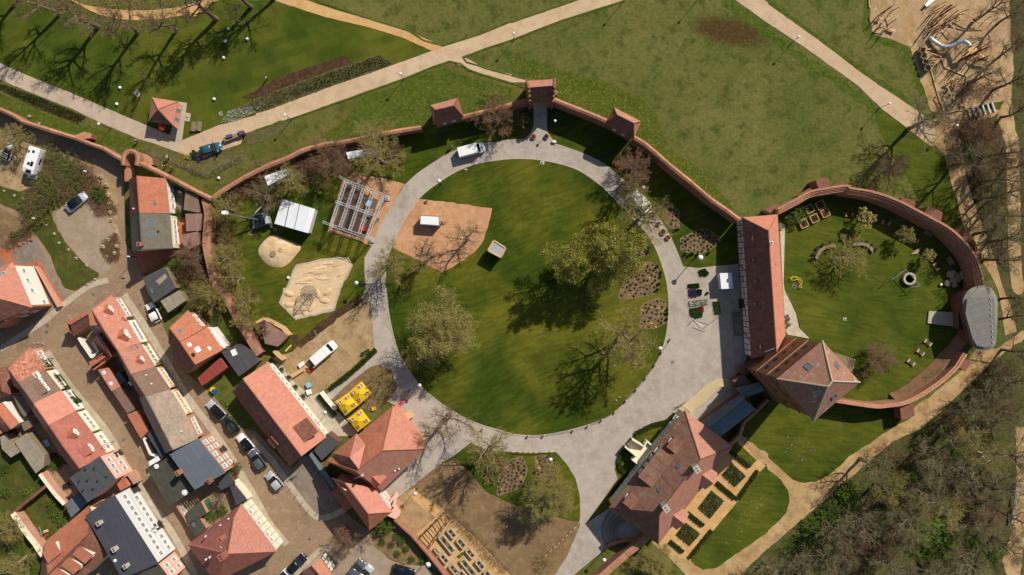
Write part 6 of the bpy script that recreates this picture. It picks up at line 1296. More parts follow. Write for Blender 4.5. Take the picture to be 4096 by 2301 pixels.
# clumps in the round-lawn flower beds
cl = [leafball(40+i, 70, .28, .8, .09).mesh('clump', MT['leafd']) for i in range(2)]; cy = leafball(44, 90, .3, .8, .08).mesh('clump', MT['fy']); clg = leafball(45, 90, .3, .8, .1).mesh('clump', MT['leaf'])
def clumps(s, n, label, seed, yel=.2, sc_=1.0):
    poly = P(s); rnd = random.Random(seed); xs = [p.x for p in poly]; ys = [p.y for p in poly]; k = 0; pts = []; tr = 0
    while k < n and tr < 4000:
        tr += 1; p = Vector((rnd.uniform(min(xs), max(xs)), rnd.uniform(min(ys), max(ys)), .03))
        if not inside(p, poly) or any((p-q).length < .62 for q in pts): continue
        pts.append(p); k += 1; y = rnd.random() < yel
        o = link('bedding_plant', cy if y else cl[k % 2]); o.location = p; o.rotation_euler = (0, 0, rnd.random()*6); s_ = rnd.uniform(.7, 1.2)*sc_; o.scale = (s_, s_, s_)
        tag(o, ('yellow-flowering plant ' if y else 'dark green plant ')+label, 'plant', 'bedding plants '+label, 'thing')
clumps('b3 1700,955 1890,860 1965,866 2095,960 2000,1050 1900,1095 1800,1095 1705,1060', 46, 'in the seven-sided bed beside the hall', 1, 0); clumps('b3 1140,1290 1260,1205 1400,1195 1460,1270 1465,1370 1460,1447 c3 1425,50 1250,85 1100,105 1078,90 b3 1110,1440', 60, 'in the largest bed under the budding trees', 2, .2)
clumps('c3 1300,180 1470,110 1530,135 1535,340 1430,400 1300,400', 34, 'in the bed nearest the plaza', 3, .3); clumps('b3 1545,600 1600,600 1670,690 1670,840 1595,840', 12, 'in the narrow bed by the wall shadow', 4, 0)
clumps('b3 1190,990 1260,995 1345,1045 1350,1095 1290,1130 1160,1095', 14, 'in the small bed beside the budding tree', 5, 0); clumps('d2 2430,620 2450,390 2572,290 d3 95,260 150,380 95,550 0,590', 50, 'in the larger bed of the south lawn', 6, .12); clumps('d3 235,265 310,240 425,290 460,520 400,520 255,445', 30, 'in the smaller bed of the south lawn', 7, .15)
# ---------------------------------------------------------------- vehicles
def loft(mb, secs):
    n = len(secs[0]); b = len(mb.v)
    for s_ in secs: mb.v.extend(Vector(q) for q in s_)
    for i in range(len(secs)-1):
        for j in range(n):
            mb.f.append([b+i*n+j, b+i*n+(j+1) % n, b+(i+1)*n+(j+1) % n, b+(i+1)*n+j]); mb.mi.append(0)
    mb.f.append([b+j for j in range(n)][::-1]); mb.f.append([b+(len(secs)-1)*n+j for j in range(n)]); mb.mi += [0, 0]
    return mb
def sect(x, hw, z0, z1, rr=.12):
    return [(x, -hw*.94, z0), (x, -hw, z0+.15), (x, -hw, z1-rr), (x, -hw+rr, z1), (x, hw-rr, z1), (x, hw, z1-rr), (x, hw, z0+.15), (x, hw*.94, z0)]
def wheels(root, xs, hw, r=.32):
    for x in xs:
        for sy in (-1, 1):
            m = MB(); m.tube((x, sy*(hw-.2), r), (x, sy*hw, r), r, r, 14); w = m.build('wheel', MT['tyre'], root, local=True)
            q = MB(); q.tube((x, sy*(hw-.05), r), (x, sy*(hw+.012), r), r*.62, r*.62, 10); q.build('rim', MT['alu'], w, local=True)
def lamps(root, xf, xr, hw, zf, zr):
    for sy in (-1, 1):
        m = MB(); m.box((xf, sy*hw*.72, zf), (.16, .32, .14)); m.build('headlight', MT['lite'], root, local=True)
        m = MB(); m.box((xr, sy*hw*.78, zr), (.12, .26, .2)); m.build('taillight', MT['taill'], root, local=True)
        m = MB(); m.box((xf-1.35, sy*(hw+.09), zf+.3), (.14, .2, .14)); m.build('mirror', MT['blackp'], root, local=True)
def car(label, t, x, y, dx, dy, paint, L=4.3, W=1.78, Hh=1.47, suv=False, group='parked cars', roofmat=None, estate=True):
    p = at(t, x, y, .6); p.z = .04
    root = thing('parked_car', label, 'car', p, math.atan2(-dy, dx), group); hw = W/2; l = L/2; m = MB()
    loft(m, [sect(-l, hw*.78, .35, .75), sect(-l+.12, hw*.9, .25, .88), sect(-l+.5, hw, .2, .93), sect(0, hw, .2, .9), sect(l-1.5, hw, .2, .9), sect(l-.9, hw*.98, .2, .86), sect(l-.25, hw*.9, .25, .74), sect(l, hw*.72, .35, .6)])
    m.build('body', MT['p_'+paint], root, True, True)
    gx0, gx1 = (-l+.15 if estate else -l+.75), l-1.15; g = MB()
    loft(g, [[(gx0, -hw*.84, .86), (gx0, hw*.84, .86), (gx0+.02, hw*.83, .9), (gx0+.02, -hw*.83, .9)], [(gx0+.55, -hw*.92, .86), (gx0+.55, hw*.92, .86), (gx0+.5, hw*.78, Hh-.06), (gx0+.5, -hw*.78, Hh-.06)], [(gx1-1.0, -hw*.93, .86), (gx1-1.0, hw*.93, .86), (gx1-1.0, hw*.74, Hh-.04), (gx1-1.0, -hw*.74, Hh-.04)], [(gx1, -hw*.86, .85), (gx1, hw*.86, .85), (gx1-.02, hw*.85, .89), (gx1-.02, -hw*.85, .89)]])
    g.build('windows', MT['cglass'], root, False, True)
    r = MB(); loft(r, [sect(gx0+.3, hw*.78, Hh-.1, Hh-.02, .05), sect(gx0+1.1, hw*.82, Hh-.1, Hh+.02, .05), sect(gx1-1.15, hw*.82, Hh-.1, Hh+.01, .05), sect(gx1-.85, hw*.76, Hh-.12, Hh-.03, .05)])
    r.build('roof', MT[roofmat or 'p_'+paint], root, True, True)
    wheels(root, (-l+.8, l-.85), hw); lamps(root, l-.14, -l+.1, hw, .6, .7); return root
car('silver saloon parked on the gravel bays beside the heath strip', 'b1', 770, 585, 160, -130, 'silver', 4.7, 1.82, estate=False, roofmat='cglass'); car('small white car at the left edge beside the motorhome', 'b1', 88, 82, 50, -120, 'white', 3.4, 1.6); car('teal car with sun glint on the park road below the kiosk', 'b1', 2122, 48, 185, -50, 'teal', 4.3)
car('white hatchback beside the mossy grey shed', 'c1', 1543, 248, -80, -155, 'white', 4.0); car('silver car with panoramic roof at the top of the street row', 'c1', 2172, 1225, -150, -150, 'silver', 4.3, roofmat='cglass'); car('dark green car second from the top of the street row', 'c1', 2312, 1368, -130, -150, 'green', 4.4)
car('white city car with dark sunroof in the street row', 'd1', 2465, 115, -130, -150, 'white', 3.9, roofmat='cglass'); car('dark grey car fourth in the street row', 'd2', 15, 290, -120, -170, 'grey', 4.4); car('silver car at the lower end of the street row beside bollards', 'd2', 187, 502, -135, -150, 'silver', 4.1)
car('black car parked by the bottom edge near the half-timbered house', 'd2', 412, 1330, 180, -180, 'black', 4.6); car('dark grey car under the brown tree of the car park', 'd2', 1005, 1385, 90, -110, 'grey', 4.4); car('silver-white car at the bottom edge of the car park', 'd2', 1090, 1435, 80, -90, 'silver', 4.2); car('black car beside the bicycles in the car park', 'd2', 1485, 1405, 170, 50, 'black', 4.4)
car('white car roof just entering at the bottom edge', 'd2', 270, 1462, 60, -60, 'white', 4.2)
def van(label, t, x, y, dx, dy, L=5.2, W=1.95, Hh=2.1, name='white_van'):
    p = at(t, x, y, 1.2); p.z = .04; root = thing(name, label, 'van', p, math.atan2(-dy, dx), 'white vans'); hw = W/2; l = L/2; m = MB()
    loft(m, [sect(-l, hw*.9, .3, Hh-.15), sect(-l+.1, hw*.97, .25, Hh), sect(l-1.9, hw, .25, Hh), sect(l-1.5, hw, .25, Hh-.05), sect(l-.95, hw*.99, .25, 1.15), sect(l-.25, hw*.92, .25, .95), sect(l, hw*.78, .35, .7)])
    m.build('body', MT['p_white'], root, False, True)
    g = MB(); g.add([(l-1.52, -hw*.82, Hh-.04), (l-1.52, hw*.82, Hh-.04), (l-.92, hw*.88, 1.2), (l-.92, -hw*.88, 1.2)], [(3, 2, 1, 0)]); g.build('windscreen', MT['cglass'], root, local=True)
    for sy in (-1, 1):
        q = MB(); q.box((l-1.75, sy*(hw+.004), 1.2), (.9, .03, .55)); q.build('side_window', MT['cglass'], root, local=True)
    for xx in (-.9, .2): r = MB(); r.box((xx*l*.8, 0, Hh), (.08, W*.8, .04)); r.build('roof_rib', MT['p_white'], root, local=True)
    wheels(root, (-l+1.0, l-.95), hw, .34); lamps(root, l-.14, -l+.02, hw, .7, .9); return root
van('white van on the ring road near the gatehouse', 'b2', 2163, 60, 225, -60); van('white van under the tall bare tree on the ring road', 'b3', 1303, 588, 135, 140); vv = van('long white van with open rear doors in the dirt yard', 'c2', 682, 652, 195, -165, 5.4)
for sy in (-1, 1): q = MB(); q.box((-2.95, sy*.95, .4), (.6, .05, 1.6)); q.build('rear_door', MT['p_white'], vv, local=True)
p = at('b1', 345, 195, 1.4); p.z = .04; mh = thing('motorhome', 'white motorhome with roof hatches in the parking lot at left', 'motorhome', p, math.atan2(-250, -80)); m = MB()
loft(m, [sect(-2.95, 1.05, .4, 2.75), sect(-2.8, 1.12, .3, 2.85), sect(1.2, 1.12, .3, 2.85), sect(2.0, 1.1, 1.6, 2.6), sect(2.35, .9, 1.9, 2.3)]); m.build('living_body', MT['p_white'], mh, False, True)
m = MB(); loft(m, [sect(1.1, .98, .3, 1.9), sect(1.7, .98, .3, 1.8), sect(2.3, .97, .3, 1.15), sect(2.9, .9, .3, .95), sect(3.05, .75, .4, .7)]); m.build('cab', MT['p_white'], mh, False, True)
for x, y, w_, l_ in ((-2.1, .1, .45, .45), (-1.9, -.75, .5, .3), (.2, .5, .9, .5), (.3, -.1, .5, .5), (1.75, .2, .6, 1.0)): m = MB(); m.box((x, y, 2.84 if x < 1.5 else 2.72), (w_, l_, .08)); m.build('roof_hatch', MT['cglass'], mh, local=True)
m = MB(); m.add([(1.72, -.85, 1.82), (1.72, .85, 1.82), (2.32, .85, 1.18), (2.32, -.85, 1.18)], [(3, 2, 1, 0)]); m.build('windscreen', MT['cglass'], mh, local=True)
m = MB(); m.box((-.6, 1.13, 1.4), (1.2, .04, .5)); m.build('side_window', MT['cglass'], mh, local=True)
wheels(mh, (-1.6, 2.0), 1.0, .34); lamps(mh, 2.95, -2.94, .95, .7, 1.0)
def boxtrailer(label, t, s, z, mat, name, cat, frame='steel', extra=None):
    pts = P(t+' '+s, z); c = sum((Vector((q.x, q.y, 0)) for q in pts), Vector())/4; root = thing(name, label, cat, c); m = MB(); m.prism([(q.x, q.y) for q in pts], .45, z, True, True); m.build('box_body', MT[mat], root)
    m = MB(); pp = inset(pts, -.04); m.prism([(q.x, q.y) for q in pp], z-.08, z+.02, True, True); m.build('roof_frame', MT[frame], root)
    m = MB(); pp = inset(pts, .1); m.prism([(q.x, q.y) for q in pp], z+.0, z+.035, True, True); m.build('roof_skin', MT[mat], root)
    d = (pts[1]-pts[0]).normalized(); e = (pts[3]-pts[0]).normalized()
    for sy in (pts[0]+d*((pts[1]-pts[0]).length*.5), pts[3]+d*((pts[2]-pts[3]).length*.5)):
        k = MB(); k.tube(Vector((sy.x, sy.y, .3))-e*.08, Vector((sy.x, sy.y, .3))+e*.08, .3, .3, 12); k.build('wheel', MT['tyre'], root)
    return root, d, pts
bt, d, pts = boxtrailer('white box trailer on the orange gravel', 'b2', '1650,718 1840,728 1842,822 1648,808', 2.3, 'p_white', 'box_trailer', 'trailer')
m = MB(); a = (pts[1]+pts[2])/2; a.z = .5; m.bar(a, a+d*1.2, .12, .12); m.tube(a+d*1.1-Vector((0, 0, .45)), a+d*1.1+Vector((0, 0, .4)), .05, .05, 6); m.build('drawbar', MT['iron'], bt)
# open trailer with plants on the ring road
tr, d, pts = boxtrailer('open green trailer loaded with crates of plants on the ring road', 'b3', '1080,420 1130,372 1222,455 1170,505', 1.0, 'green', 'open_trailer', 'trailer', 'iron')
for i in range(9):
    q = pts[0].lerp(pts[1], .2+.3*(i % 3)).lerp(pts[3].lerp(pts[2], .2+.3*(i % 3)), .15+.35*(i//3)); m = MB(); m.box((q.x, q.y, 1.03), (.5, .4, .25+.1*(i % 2)), .6+i); m.build('crate', MT[('wood', 'darkwood', 'stone', 'leaf', 'fr')[i % 5]], tr)
m = MB(); a = (pts[0]+pts[1])/2; b = at('b3', 1060, 350); m.bar(Vector((a.x, a.y, .4)), Vector((b.x, b.y, .4)), .12, .1); m.build('drawbar', MT['iron'], tr)
pk = thing('plant_cart', 'dark open cart carrying violet flower pallets on the park road', 'trailer', at('a1', 2320, 1375))
block(pk, 'cart_bed', 'a1 2235,1388 2440,1318 2462,1348 2260,1425', .9, 'oldwood')
for s in ('a1 2265,1360 2325,1345 2335,1372 2275,1388', 'a1 2385,1325 2440,1308 2465,1335 2410,1358'): block(pk, 'flower_pallet', s, 1.3, 'fp', .9)
fl = thing('flower_stand', 'heap of potted plants with yellow and violet flowers at the road bend', 'plants', at('b1', 1945, 135))
for i, (x, y, mt) in enumerate(((1880, 125, 'fy'), (1905, 140, 'fy'), (1945, 85, 'leaf'), (1975, 100, 'leaf'), (1950, 130, 'fp'), (1985, 140, 'fp'), (2005, 150, 'fp'), (1925, 110, 'leafl'))):
    q = leafball(60+i, 130, .55, 1.0, .12); o = link('potted_plant', q.mesh('potted_plant', MT[mt]), fl, at('b1', x, y, .3)-rootloc(fl))
# ---------------------------------------------------------------- park furniture
def lampm(kind):
    a = MB(); 
    if kind == 'disc': a.lathe((0, 0, 0), [(.1, 0), (.1, .4), (.055, .5), (.05, 4.1)], 8); b = MB(); b.lathe((0, 0, 0), [(.12, 4.0), (.14, 4.3), (.36, 4.42), (.38, 4.46), (.03, 4.56)], 18)
    else: a.lathe((0, 0, 0), [(.09, 0), (.09, .5), (.045, .6), (.04, 4.5)], 8); b = MB(); b.sphere((0, 0, 4.65), .26, 14, 8)
    return a.mesh('pole', MT['iron']), b.mesh('lamp_head', MT['lampw' if kind == 'disc' else 'globe'], None, True)
LM = {k: lampm(k) for k in ('disc', 'globe')}
def lamp(t, x, y, kind, label, z=None, s=1.0):
    p = at(t, x, y, (4.5 if kind == 'disc' else 4.65)*s); p.z = 0; o = thing('park_lamp', label, 'lamp', p, 0, 'park lamps'); o.scale = (s, s, s) if s < 1.2 else (1.35, 1.35, s); link('pole', LM[kind][0], o); link('lamp_head', LM[kind][1], o)
for a in (('a1', 990, 1245, 'globe', 'park lamp on the grass strip above the brick buttress'), ('a2', 1450, 740, 'globe', 'park lamp beside the main road above the west wall tower'), ('a2', 290, 1155, 'globe', 'park lamp where the roadside bed meets the bank'), ('a3', 17, 335, 'globe', 'park lamp at the fork of the gate path'), ('a4', 310, 370, 'globe', 'upper park lamp along the east park road'), ('a4', 1220, 1040, 'globe', 'lower park lamp along the east park road'), ('a4', 1900, 1260, 'globe', 'lamp in the clearing below the log steps'), ('b4', 2225, 558, 'globe', 'lamp among the trees right of the forest path'), ('a3', 1125, -35, 'globe', 'park lamp just above the frame whose shadow crosses the verge'), ('a3', 1900, -60, 'globe', 'park lamp above the frame near the meadow corner'),
          ('b2', 1838, 372, 'disc', 'disc lamp left of the ring road near the orange gravel'), ('b2', 1007, 1397, 'disc', 'disc lamp beside the large sand pit'), ('b3', 1320, 440, 'disc', 'disc lamp beside the open trailer'), ('c3', 1490, 608, 'disc', 'disc lamp on the right rim of the round lawn'), ('c2', 1640, 980, 'disc', 'disc lamp on the lower left of the ring road'), ('d2', 1596, 630, 'disc', 'disc lamp on the sandy patch right of the manor wing'), ('d3', 388, 288, 'disc', 'disc lamp in the smaller bed of the south lawn'), ('d3', 927, 1297, 'disc', 'disc lamp by the wall south of the palace'), ('c2', 690, 1253, 'disc', 'disc lamp on the restaurant terrace'), ('a3', 433, 1215, 'globe', 'small lamp in the wall shade right of the gate path')): lamp(*a)
lamp('b3', 1895, 1142, 'disc', 'tallest disc lamp beside the seven-sided bed', s=1.25)
lamp('d2', 1728, 1345, 'disc', 'large disc lamp by the bicycles at the bottom', s=1.25)
def bracket(label, t, x, y, x2, y2, h=5.0):
    b = at(t, x2, y2, 0); a = at(t, x, y, h); o = thing('street_lamp', label, 'lamp', b, 0, 'street lamps'); m = MB(); m.tube(b, b+Vector((0, 0, h)), .06, .045, 8); m.build('pole', MT['iron'], o); m = MB(); m.tube(b+Vector((0, 0, h-.03)), a, .04, .035, 6); m.build('arm', MT['iron'], o); m = MB(); m.box((a.x, a.y, h-.08), (.55, .22, .14), math.atan2(a.y-b.y, a.x-b.x)); m.build('lamp_head', MT['lampw'], o)
for a in (('street lamp by the brown hedge near the boulders', 'b1', 855, 272, 940, 300), ('street lamp at the end of the brush wedge', 'b1', 335, 745, 405, 762), ('street lamp on the left terrace pavement beside the ivy', 'c1', 455, 710, 540, 705), ('street lamp in front of the red-roofed terrace house', 'd1', 1068, 125, 1150, 100), ('street lamp before the long white street front', 'd1', 1580, 965, 1640, 905), ('street lamp by the shaded yard of the turret house', 'b1', 1290, 1130, 1375, 1135), ('street lamp in front of the brick outbuilding bend', 'c1', 1265, 290, 1350, 290)): bracket(*a)
gm = MB(); gm.sphere((0, 0, .3), .3, 16, 10); gme = gm.mesh('shell', MT['globe'], None, True); gb = MB(); gb.lathe((0, 0, 0), [(.14, 0), (.12, .06)], 10); gbe = gb.mesh('foot', MT['steel'])
for t, x, y, l in (('a1', 1212, 885, 'left of the square concrete pad'), ('a1', 1180, 1050, 'nearest the west road'), ('a1', 2300, 293, 'highest of the cluster under the tree shadows'), ('a1', 2268, 420, 'second of the cluster under the tree shadows'), ('a1', 2487, 397, 'rightmost of the cluster under the tree shadows'), ('a1', 2252, 585, 'lowest of the cluster under the tree shadows'), ('a1', 2157, 1000, 'right of the kiosk'), ('b1', 2203, 345, 'below the angled violet bed'), ('b2', 328, 1345, 'beside the left edge of the sand pit'), ('b4', 1730, 1415, 'beside the boulders of the oval court')):
    o = thing('globe_light', 'white globe light on the grass '+l, 'lamp', at(t, x, y), 0, 'white globe lights'); link('shell', gme, o); link('foot', gbe, o)
for t, s, l in (('a1', '1340,935 1380,898 1418,950 1382,988', 'square concrete pad with a planted pot on the park lawn'), ('a1', '1862,1130 1920,1145 1905,1225 1850,1215', 'concrete pad with a grey machine beside the kiosk'), ('c4', '752,298 785,298 785,330 752,330', 'small square pad with a light in the oval lawn'), ('b3', '285,170 328,172 322,210 282,205', 'small stone plate at the top rim of the round lawn'), ('b2', '2085,260 2105,245 2128,258 2108,275', 'tiny plate at the upper left rim of the round lawn'), ('c2', '2010,1365 2070,1350 2080,1400 2025,1418', 'square stone plate on the ring road near the manor'), ('c3', '1068,1092 1085,1090 1088,1108 1072,1110', 'upper of two small plates in the round lawn'), ('c3', '1038,1124 1055,1122 1058,1140 1042,1142', 'lower of two small plates in the round lawn')):
    pts = P(t+' '+s); c = sum(pts, Vector())/len(pts); root = thing('pad', l, 'slab', c); m = MB(); m.prism([(q.x, q.y) for q in pts], 0, .1); m.build('slab_body', MT['stone'], root); m = MB(); m.lathe((c.x, c.y, .1), [(.12, 0), (.16, .15), (.04, .18)], 8); m.build('fitting', MT['steel'], root)
# kiosk
kk = house('small red-tiled pavilion with pyramid roof on the park lawn', 'a1 1530,980 1790,1022 1742,1262 1490,1222', 3.0, 'a1 1588,1098', 5.2, 'pyr', 'r_bright', 'cream', name='pavilion', cat='pavilion', over=.5, rmats={2: 'r_old_shade', 3: 'r_pale'})  # south and west roof sides darker: shade painted into the tiles
m = MB(); m.slab([at('a1', 1782, 1030, 2.9), at('a1', 1838, 1060, 2.4), at('a1', 1790, 1300, 2.4), at('a1', 1742, 1262, 2.9)], .1); m.build('lean_to_roof', MT['r_bright'], kk['root'])
kk['faces'].append([at('a1', 1782, 1030, 2.9), at('a1', 1838, 1060, 2.4), at('a1', 1790, 1300, 2.4)])
for x, y in ((1790, 1110), (1775, 1200)): skylight(kk, 4, 'a1', x, y, .9, .6)
m = MB(); pts = P('a1 1790,1022 1880,1035 1830,1410 1700,1400'); m.prism([(q.x, q.y) for q in pts], 0, .06); m.build('paved_base', MT['stone'], kk['root'])
um = thing('parasol', 'red parasol in the shade below the pavilion', 'parasol', at('a1', 1675, 1295)); m = MB(); m.lathe((0, 0, 0), [(.75, 2.1), (.02, 2.45)], 8); link('canopy', m.mesh('canopy', MT['red']), um); m = MB(); m.tube((0, 0, 0), (0, 0, 2.2), .03, .03, 6); link('pole', m.mesh('pole', MT['alu']), um)
def bench(label, t, x, y, rz, L=1.8, mat='oldwood', cat='bench'):
    o = thing('bench', label, cat, at(t, x, y), rz); 
    for i in range(4): m = MB(); m.box((0, -.24+i*.16, .42), (L, .13, .05)); link('seat_slat', m.mesh('seat_slat', MT[mat]), o)
    for i in range(3): m = MB(); m.bar((-L/2, .3+.04*i, .58+i*.14), (L/2, .3+.04*i, .58+i*.14), .05, .11); link('back_slat', m.mesh('back_slat', MT[mat]), o)
    for sx in (-1, 1): m = MB(); m.box((sx*(L/2-.2), 0, 0), (.08, .5, .42)); link('leg', m.mesh('leg', MT['iron']), o)
    return o
bench('left of two wooden loungers beside the pavilion', 'a1', 1960, 1278, R(80)); bench('right of two wooden loungers beside the pavilion', 'a1', 2018, 1275, R(80)); bench('green bench at the head of the hedge by the dirt yard', 'c2', 1105, 650, R(30), 1.9, 'leafd')
bench('dark bench in the deep rampart shade of the oval court', 'b4', 1595, 905, R(-30), 1.8); bench('white-grey bench by the railing in the rampart shade', 'b4', 1810, 1180, R(-60), 1.6); bench('bench in the middle of the show garden', 'd2', 2062, 1237, R(40), 1.2, 'leaf')
o = leafball(90, 260, .5, .5, .12, .6); x_ = link('flower_tub', o.mesh('flower_tub', MT['fy'])); x_.location = at('a1', 1985, 1280, .3); tag(x_, 'tub of yellow flowers between the two loungers', 'flowers', None, 'thing')
x_ = link('flower_tub', o.mesh('flower_tub', MT['fw'])); x_.location = at('a1', 2220, 1142, .1); tag(x_, 'pile of white flowers at the corner of the park lawn', 'flowers', None, 'thing')
# boulders
rnd = random.Random(9); bmz = []
for k in range(4):
    m = MB(); m.sphere((0, 0, .2), .42, 9, 6, .75); me = m.mesh('boulder', MT['boulder'])
    for v in me.vertices: v.co *= rnd.uniform(.8, 1.2)
    bmz.append(me)
def boulders(t, lst, where, s=1.0):
    lst = list(lst)
    for i, (x, y) in enumerate(lst):
        o = link('boulder', bmz[i % 4]); o.location = at(t, x, y); k = s*rnd.uniform(.7, 1.15); o.scale = (k, k, k); o.rotation_euler = (0, 0, rnd.random()*6)
        tag(o, 'boulder %s, %s from the top' % (where, ORD[i]), 'boulder', 'boulders '+where, 'thing')
boulders('b1', ((1018, 330), (1078, 415), (1095, 515), (1105, 600), (1115, 690), (1123, 765), (1172, 890)), 'along the street edge beside the heath strip', 1.1)
boulders('b1', ((45, 475), (150, 522), (238, 552), (330, 640), (445, 680), (470, 815), (550, 905), (598, 997), (692, 1063), (770, 1150), (878, 1222), (960, 1362), (930, 1385), (882, 1412)), 'lining the grass verge of the bays', .75)
boulders('b1', ((1090, 960), (1180, 1030), (1040, 1035), (1160, 1100), (1078, 1128)), 'inside the pointed heath bed', 1.2)
boulders('b1', ((288, 960), (243, 995), (205, 1012), (108, 1035)), 'at the end of the grey drive bed', .8)
boulders('b4', ((1830, 1310), (1880, 1320), (1850, 1370), (1795, 1400), (1870, 1415), (1945, 1315), (1900, 1360)), 'piled in the shade before the bastion', 1.9)
boulders('c1', ((343, 560), (388, 552), (437, 562)), 'in a row above the ivy-clad end house', .6)
boulders('a1', ((395, 1245), (300, 1172)), 'on the grass above the town wall', .9)
# ---------------------------------------------------------------- stage, tents, play and court objects
def truss(root, a, b, w=.45, nm='truss', mat='alu'):
    a = Vector(a); b = Vector(b); d = (b-a).normalized(); s = d.cross(Vector((0, 0, 1))); s = Vector((1, 0, 0)) if s.length < .1 else s.normalized(); u = s.cross(d); m = MB(); L = (b-a).length; n = max(2, int(L/.7)); cs = [s*(x*w/2)+u*(y*w/2) for x, y in ((-1, -1), (1, -1), (1, 1), (-1, 1))]
    for c in cs: m.tube(a+c, b+c, .038, .038, 5)
    for i in range(n):
        p, q = a+d*(L*i/n), a+d*(L*(i+1)/n)
        for k in range(4): m.tube(p+cs[k], q+cs[(k+1) % 4], .02, .02, 4, False)
    return m.build(nm, MT[mat], root)
sg = thing('stage_truss', 'aluminium truss stage frame without roof beside the ring road', 'stage', at('b2', 1000, 680))
T = lambda x, y, z=5.2: at('b2', x, y, z)
for a, b in (((900, 370), (1285, 515)), ((805, 582), (1190, 715)), ((750, 815), (1130, 945)), ((905, 380), (748, 830)), ((992, 420), (845, 830)), ((1082, 450), (940, 875)), ((1172, 485), (1038, 900)), ((1278, 520), (1110, 955))): truss(sg, T(*a), T(*b))
for x, y in ((905, 380), (1278, 515), (805, 582), (1190, 715), (750, 820), (1115, 950)): q = T(x, y); truss(sg, (q.x, q.y, .1), q, .4, 'tower_leg')
for x, y in ((905, 380), (1278, 515), (750, 820), (1115, 950)): q = T(x, y); m = MB(); m.box((q.x, q.y, .02), (1.0, 1.0, .3)); m.build('ballast_base', MT['concrete'], sg)
for a, b in (((900, 370), (835, 325)), ((750, 815), (670, 782))): truss(sg, T(*a, 4.4), T(*b, 4.4), .35, 'outrigger')
for i, s in enumerate(('b2 880,420 1225,560 1090,925 775,835', 'b2 760,850 1090,960 1075,985 735,872', 'b2 960,640 1020,650 960,880 900,860', 'b2 1130,640 1190,660 1150,740 1090,720', 'b2 1045,820 1115,835 1100,880 1032,862')):
    block(sg, 'deck_panel', s, .55+.12*i if i != 1 else .3, ('deckd', 'terra', 'darkwood', 'oldwood', 'red')[i])
block(sg, 'amplifier_case', 'b2 1125,560 1165,580 1140,635 1095,612', 1.4, 'bluel'); block(sg, 'flight_case', 'b2 1110,555 1140,490 1160,510 1135,570', 1.0, 'darkwood')
tn = house('white gabled event tent beside the crane lorry', 'b2 595,655 525,897 185,800 262,553', 2.6, 'b2 545,640 478,884', 3.3, 'gable', 'sheetw', 'sheetw', name='event_tent', cat='tent', over=.1, thick=.05, ridge_tiles=False)
for s in ('b2 345,575 290,832', 'b2 440,605 385,855'): m = MB(); q = P(s, 3.2); m.bar(q[0], q[1], .06, .1); m.build('roof_seam', MT['steel'], tn['root'])
cr = thing('crane_lorry', 'grey aerial work platform on outriggers with long boom and white basket', 'work platform', at('b2', 60, 760)); block(cr, 'chassis', 'b2 -40,700 110,690 135,800 -30,850', 1.3, 'steel', .5); block(cr, 'cab', 'b2 85,725 125,725 135,795 95,800', 2.1, 'alu', .6); block(cr, 'tool_deck', 'b2 -20,720 60,705 80,800 -10,830', 1.7, 'iron', 1.3)
for x0, y0, x1, y1 in ((-20, 710, 60, 625), (100, 700, 118, 640), (110, 790, 190, 860), (-20, 830, -60, 900)):
    a, b = at('b2', x0, y0, 1.0), at('b2', x1, y1, .25); m = MB(); m.bar(a, b, .18, .22); o = m.build('outrigger', MT['steel'], cr); m = MB(); m.box((b.x, b.y, .02), (.7, .7, .12)); m.build('ground_pad', MT['oldwood'], o)
m = MB(); a, b, c = at('b2', 20, 760, 2.0), at('b1', 2400, 725, 4.5), at('b1', 2265, 692, 6.5); m.bar(a, b, .2, .25); m.bar(b, c, .13, .16); m.build('boom', MT['steel'], cr); m = MB(); m.box((c.x, c.y, c.z-.3), (.9, .6, .1), .1); [m.tube((c.x+sx*.4, c.y+sy*.26, c.z-.2), (c.x+sx*.4, c.y+sy*.26, c.z+.8), .03, .03, 5) for sx in (-1, 1) for sy in (-1, 1)]; m.box((c.x, c.y, c.z+.75), (.9, .6, .05), .1); m.build('basket', MT['p_white'], cr)
for l, s in (('left white container half hidden by bare branches', 'b2 80,325 318,245 345,300 118,420'), ('right white container under the bare tree by the wall', 'b2 905,85 1162,40 1188,92 925,152')):
    hs = shed(l, s, 2.6, 'sheetw', 'p_white', name='container', cat='container', over=.03)
# sand play
sm = thing('gravel_mound', 'rounded heap of pale sand and gravel above the sand pit', 'mound', at('b2', 235, 1080)); pts = smooth(P('b2 110,950 180,915 300,960 420,1010 450,1050 400,1120 330,1200 250,1240 130,1220 40,1130 25,1060 60,1000'), 3, True); c = sum(pts, Vector())/len(pts); m = MB(); rings = [(1.0, 0.02), (.85, .3), (.6, .6), (.3, .8)]; N = len(pts); rnd = random.Random(4)
for k, z in rings:
    for q in pts: m.v.append(c+(q-c)*k+Vector((0, 0, z+(rnd.uniform(-.06, .06) if z > .1 else 0))))
m.v.append(c+Vector((0, 0, .85)))
for j in range(3):
    for i in range(N): m.f.append([j*N+i, j*N+(i+1) % N, (j+1)*N+(i+1) % N, (j+1)*N+i]); m.mi.append(0)
for i in range(N): m.f.append([3*N+i, 3*N+(i+1) % N, 4*N]); m.mi.append(0)
m.build('mound_body', MT['sand'], sm, True)
for x, y, r in ((170, 1105, .55), (245, 1068, .35)): q = at('b2', x, y, .8); m = MB(); m.lathe((q.x, q.y, .62), [(r, 0), (r, .28), (r*.8, .28), (r*.75, .2)], 14); m.build('play_ring', MT['oldwood'], sm)
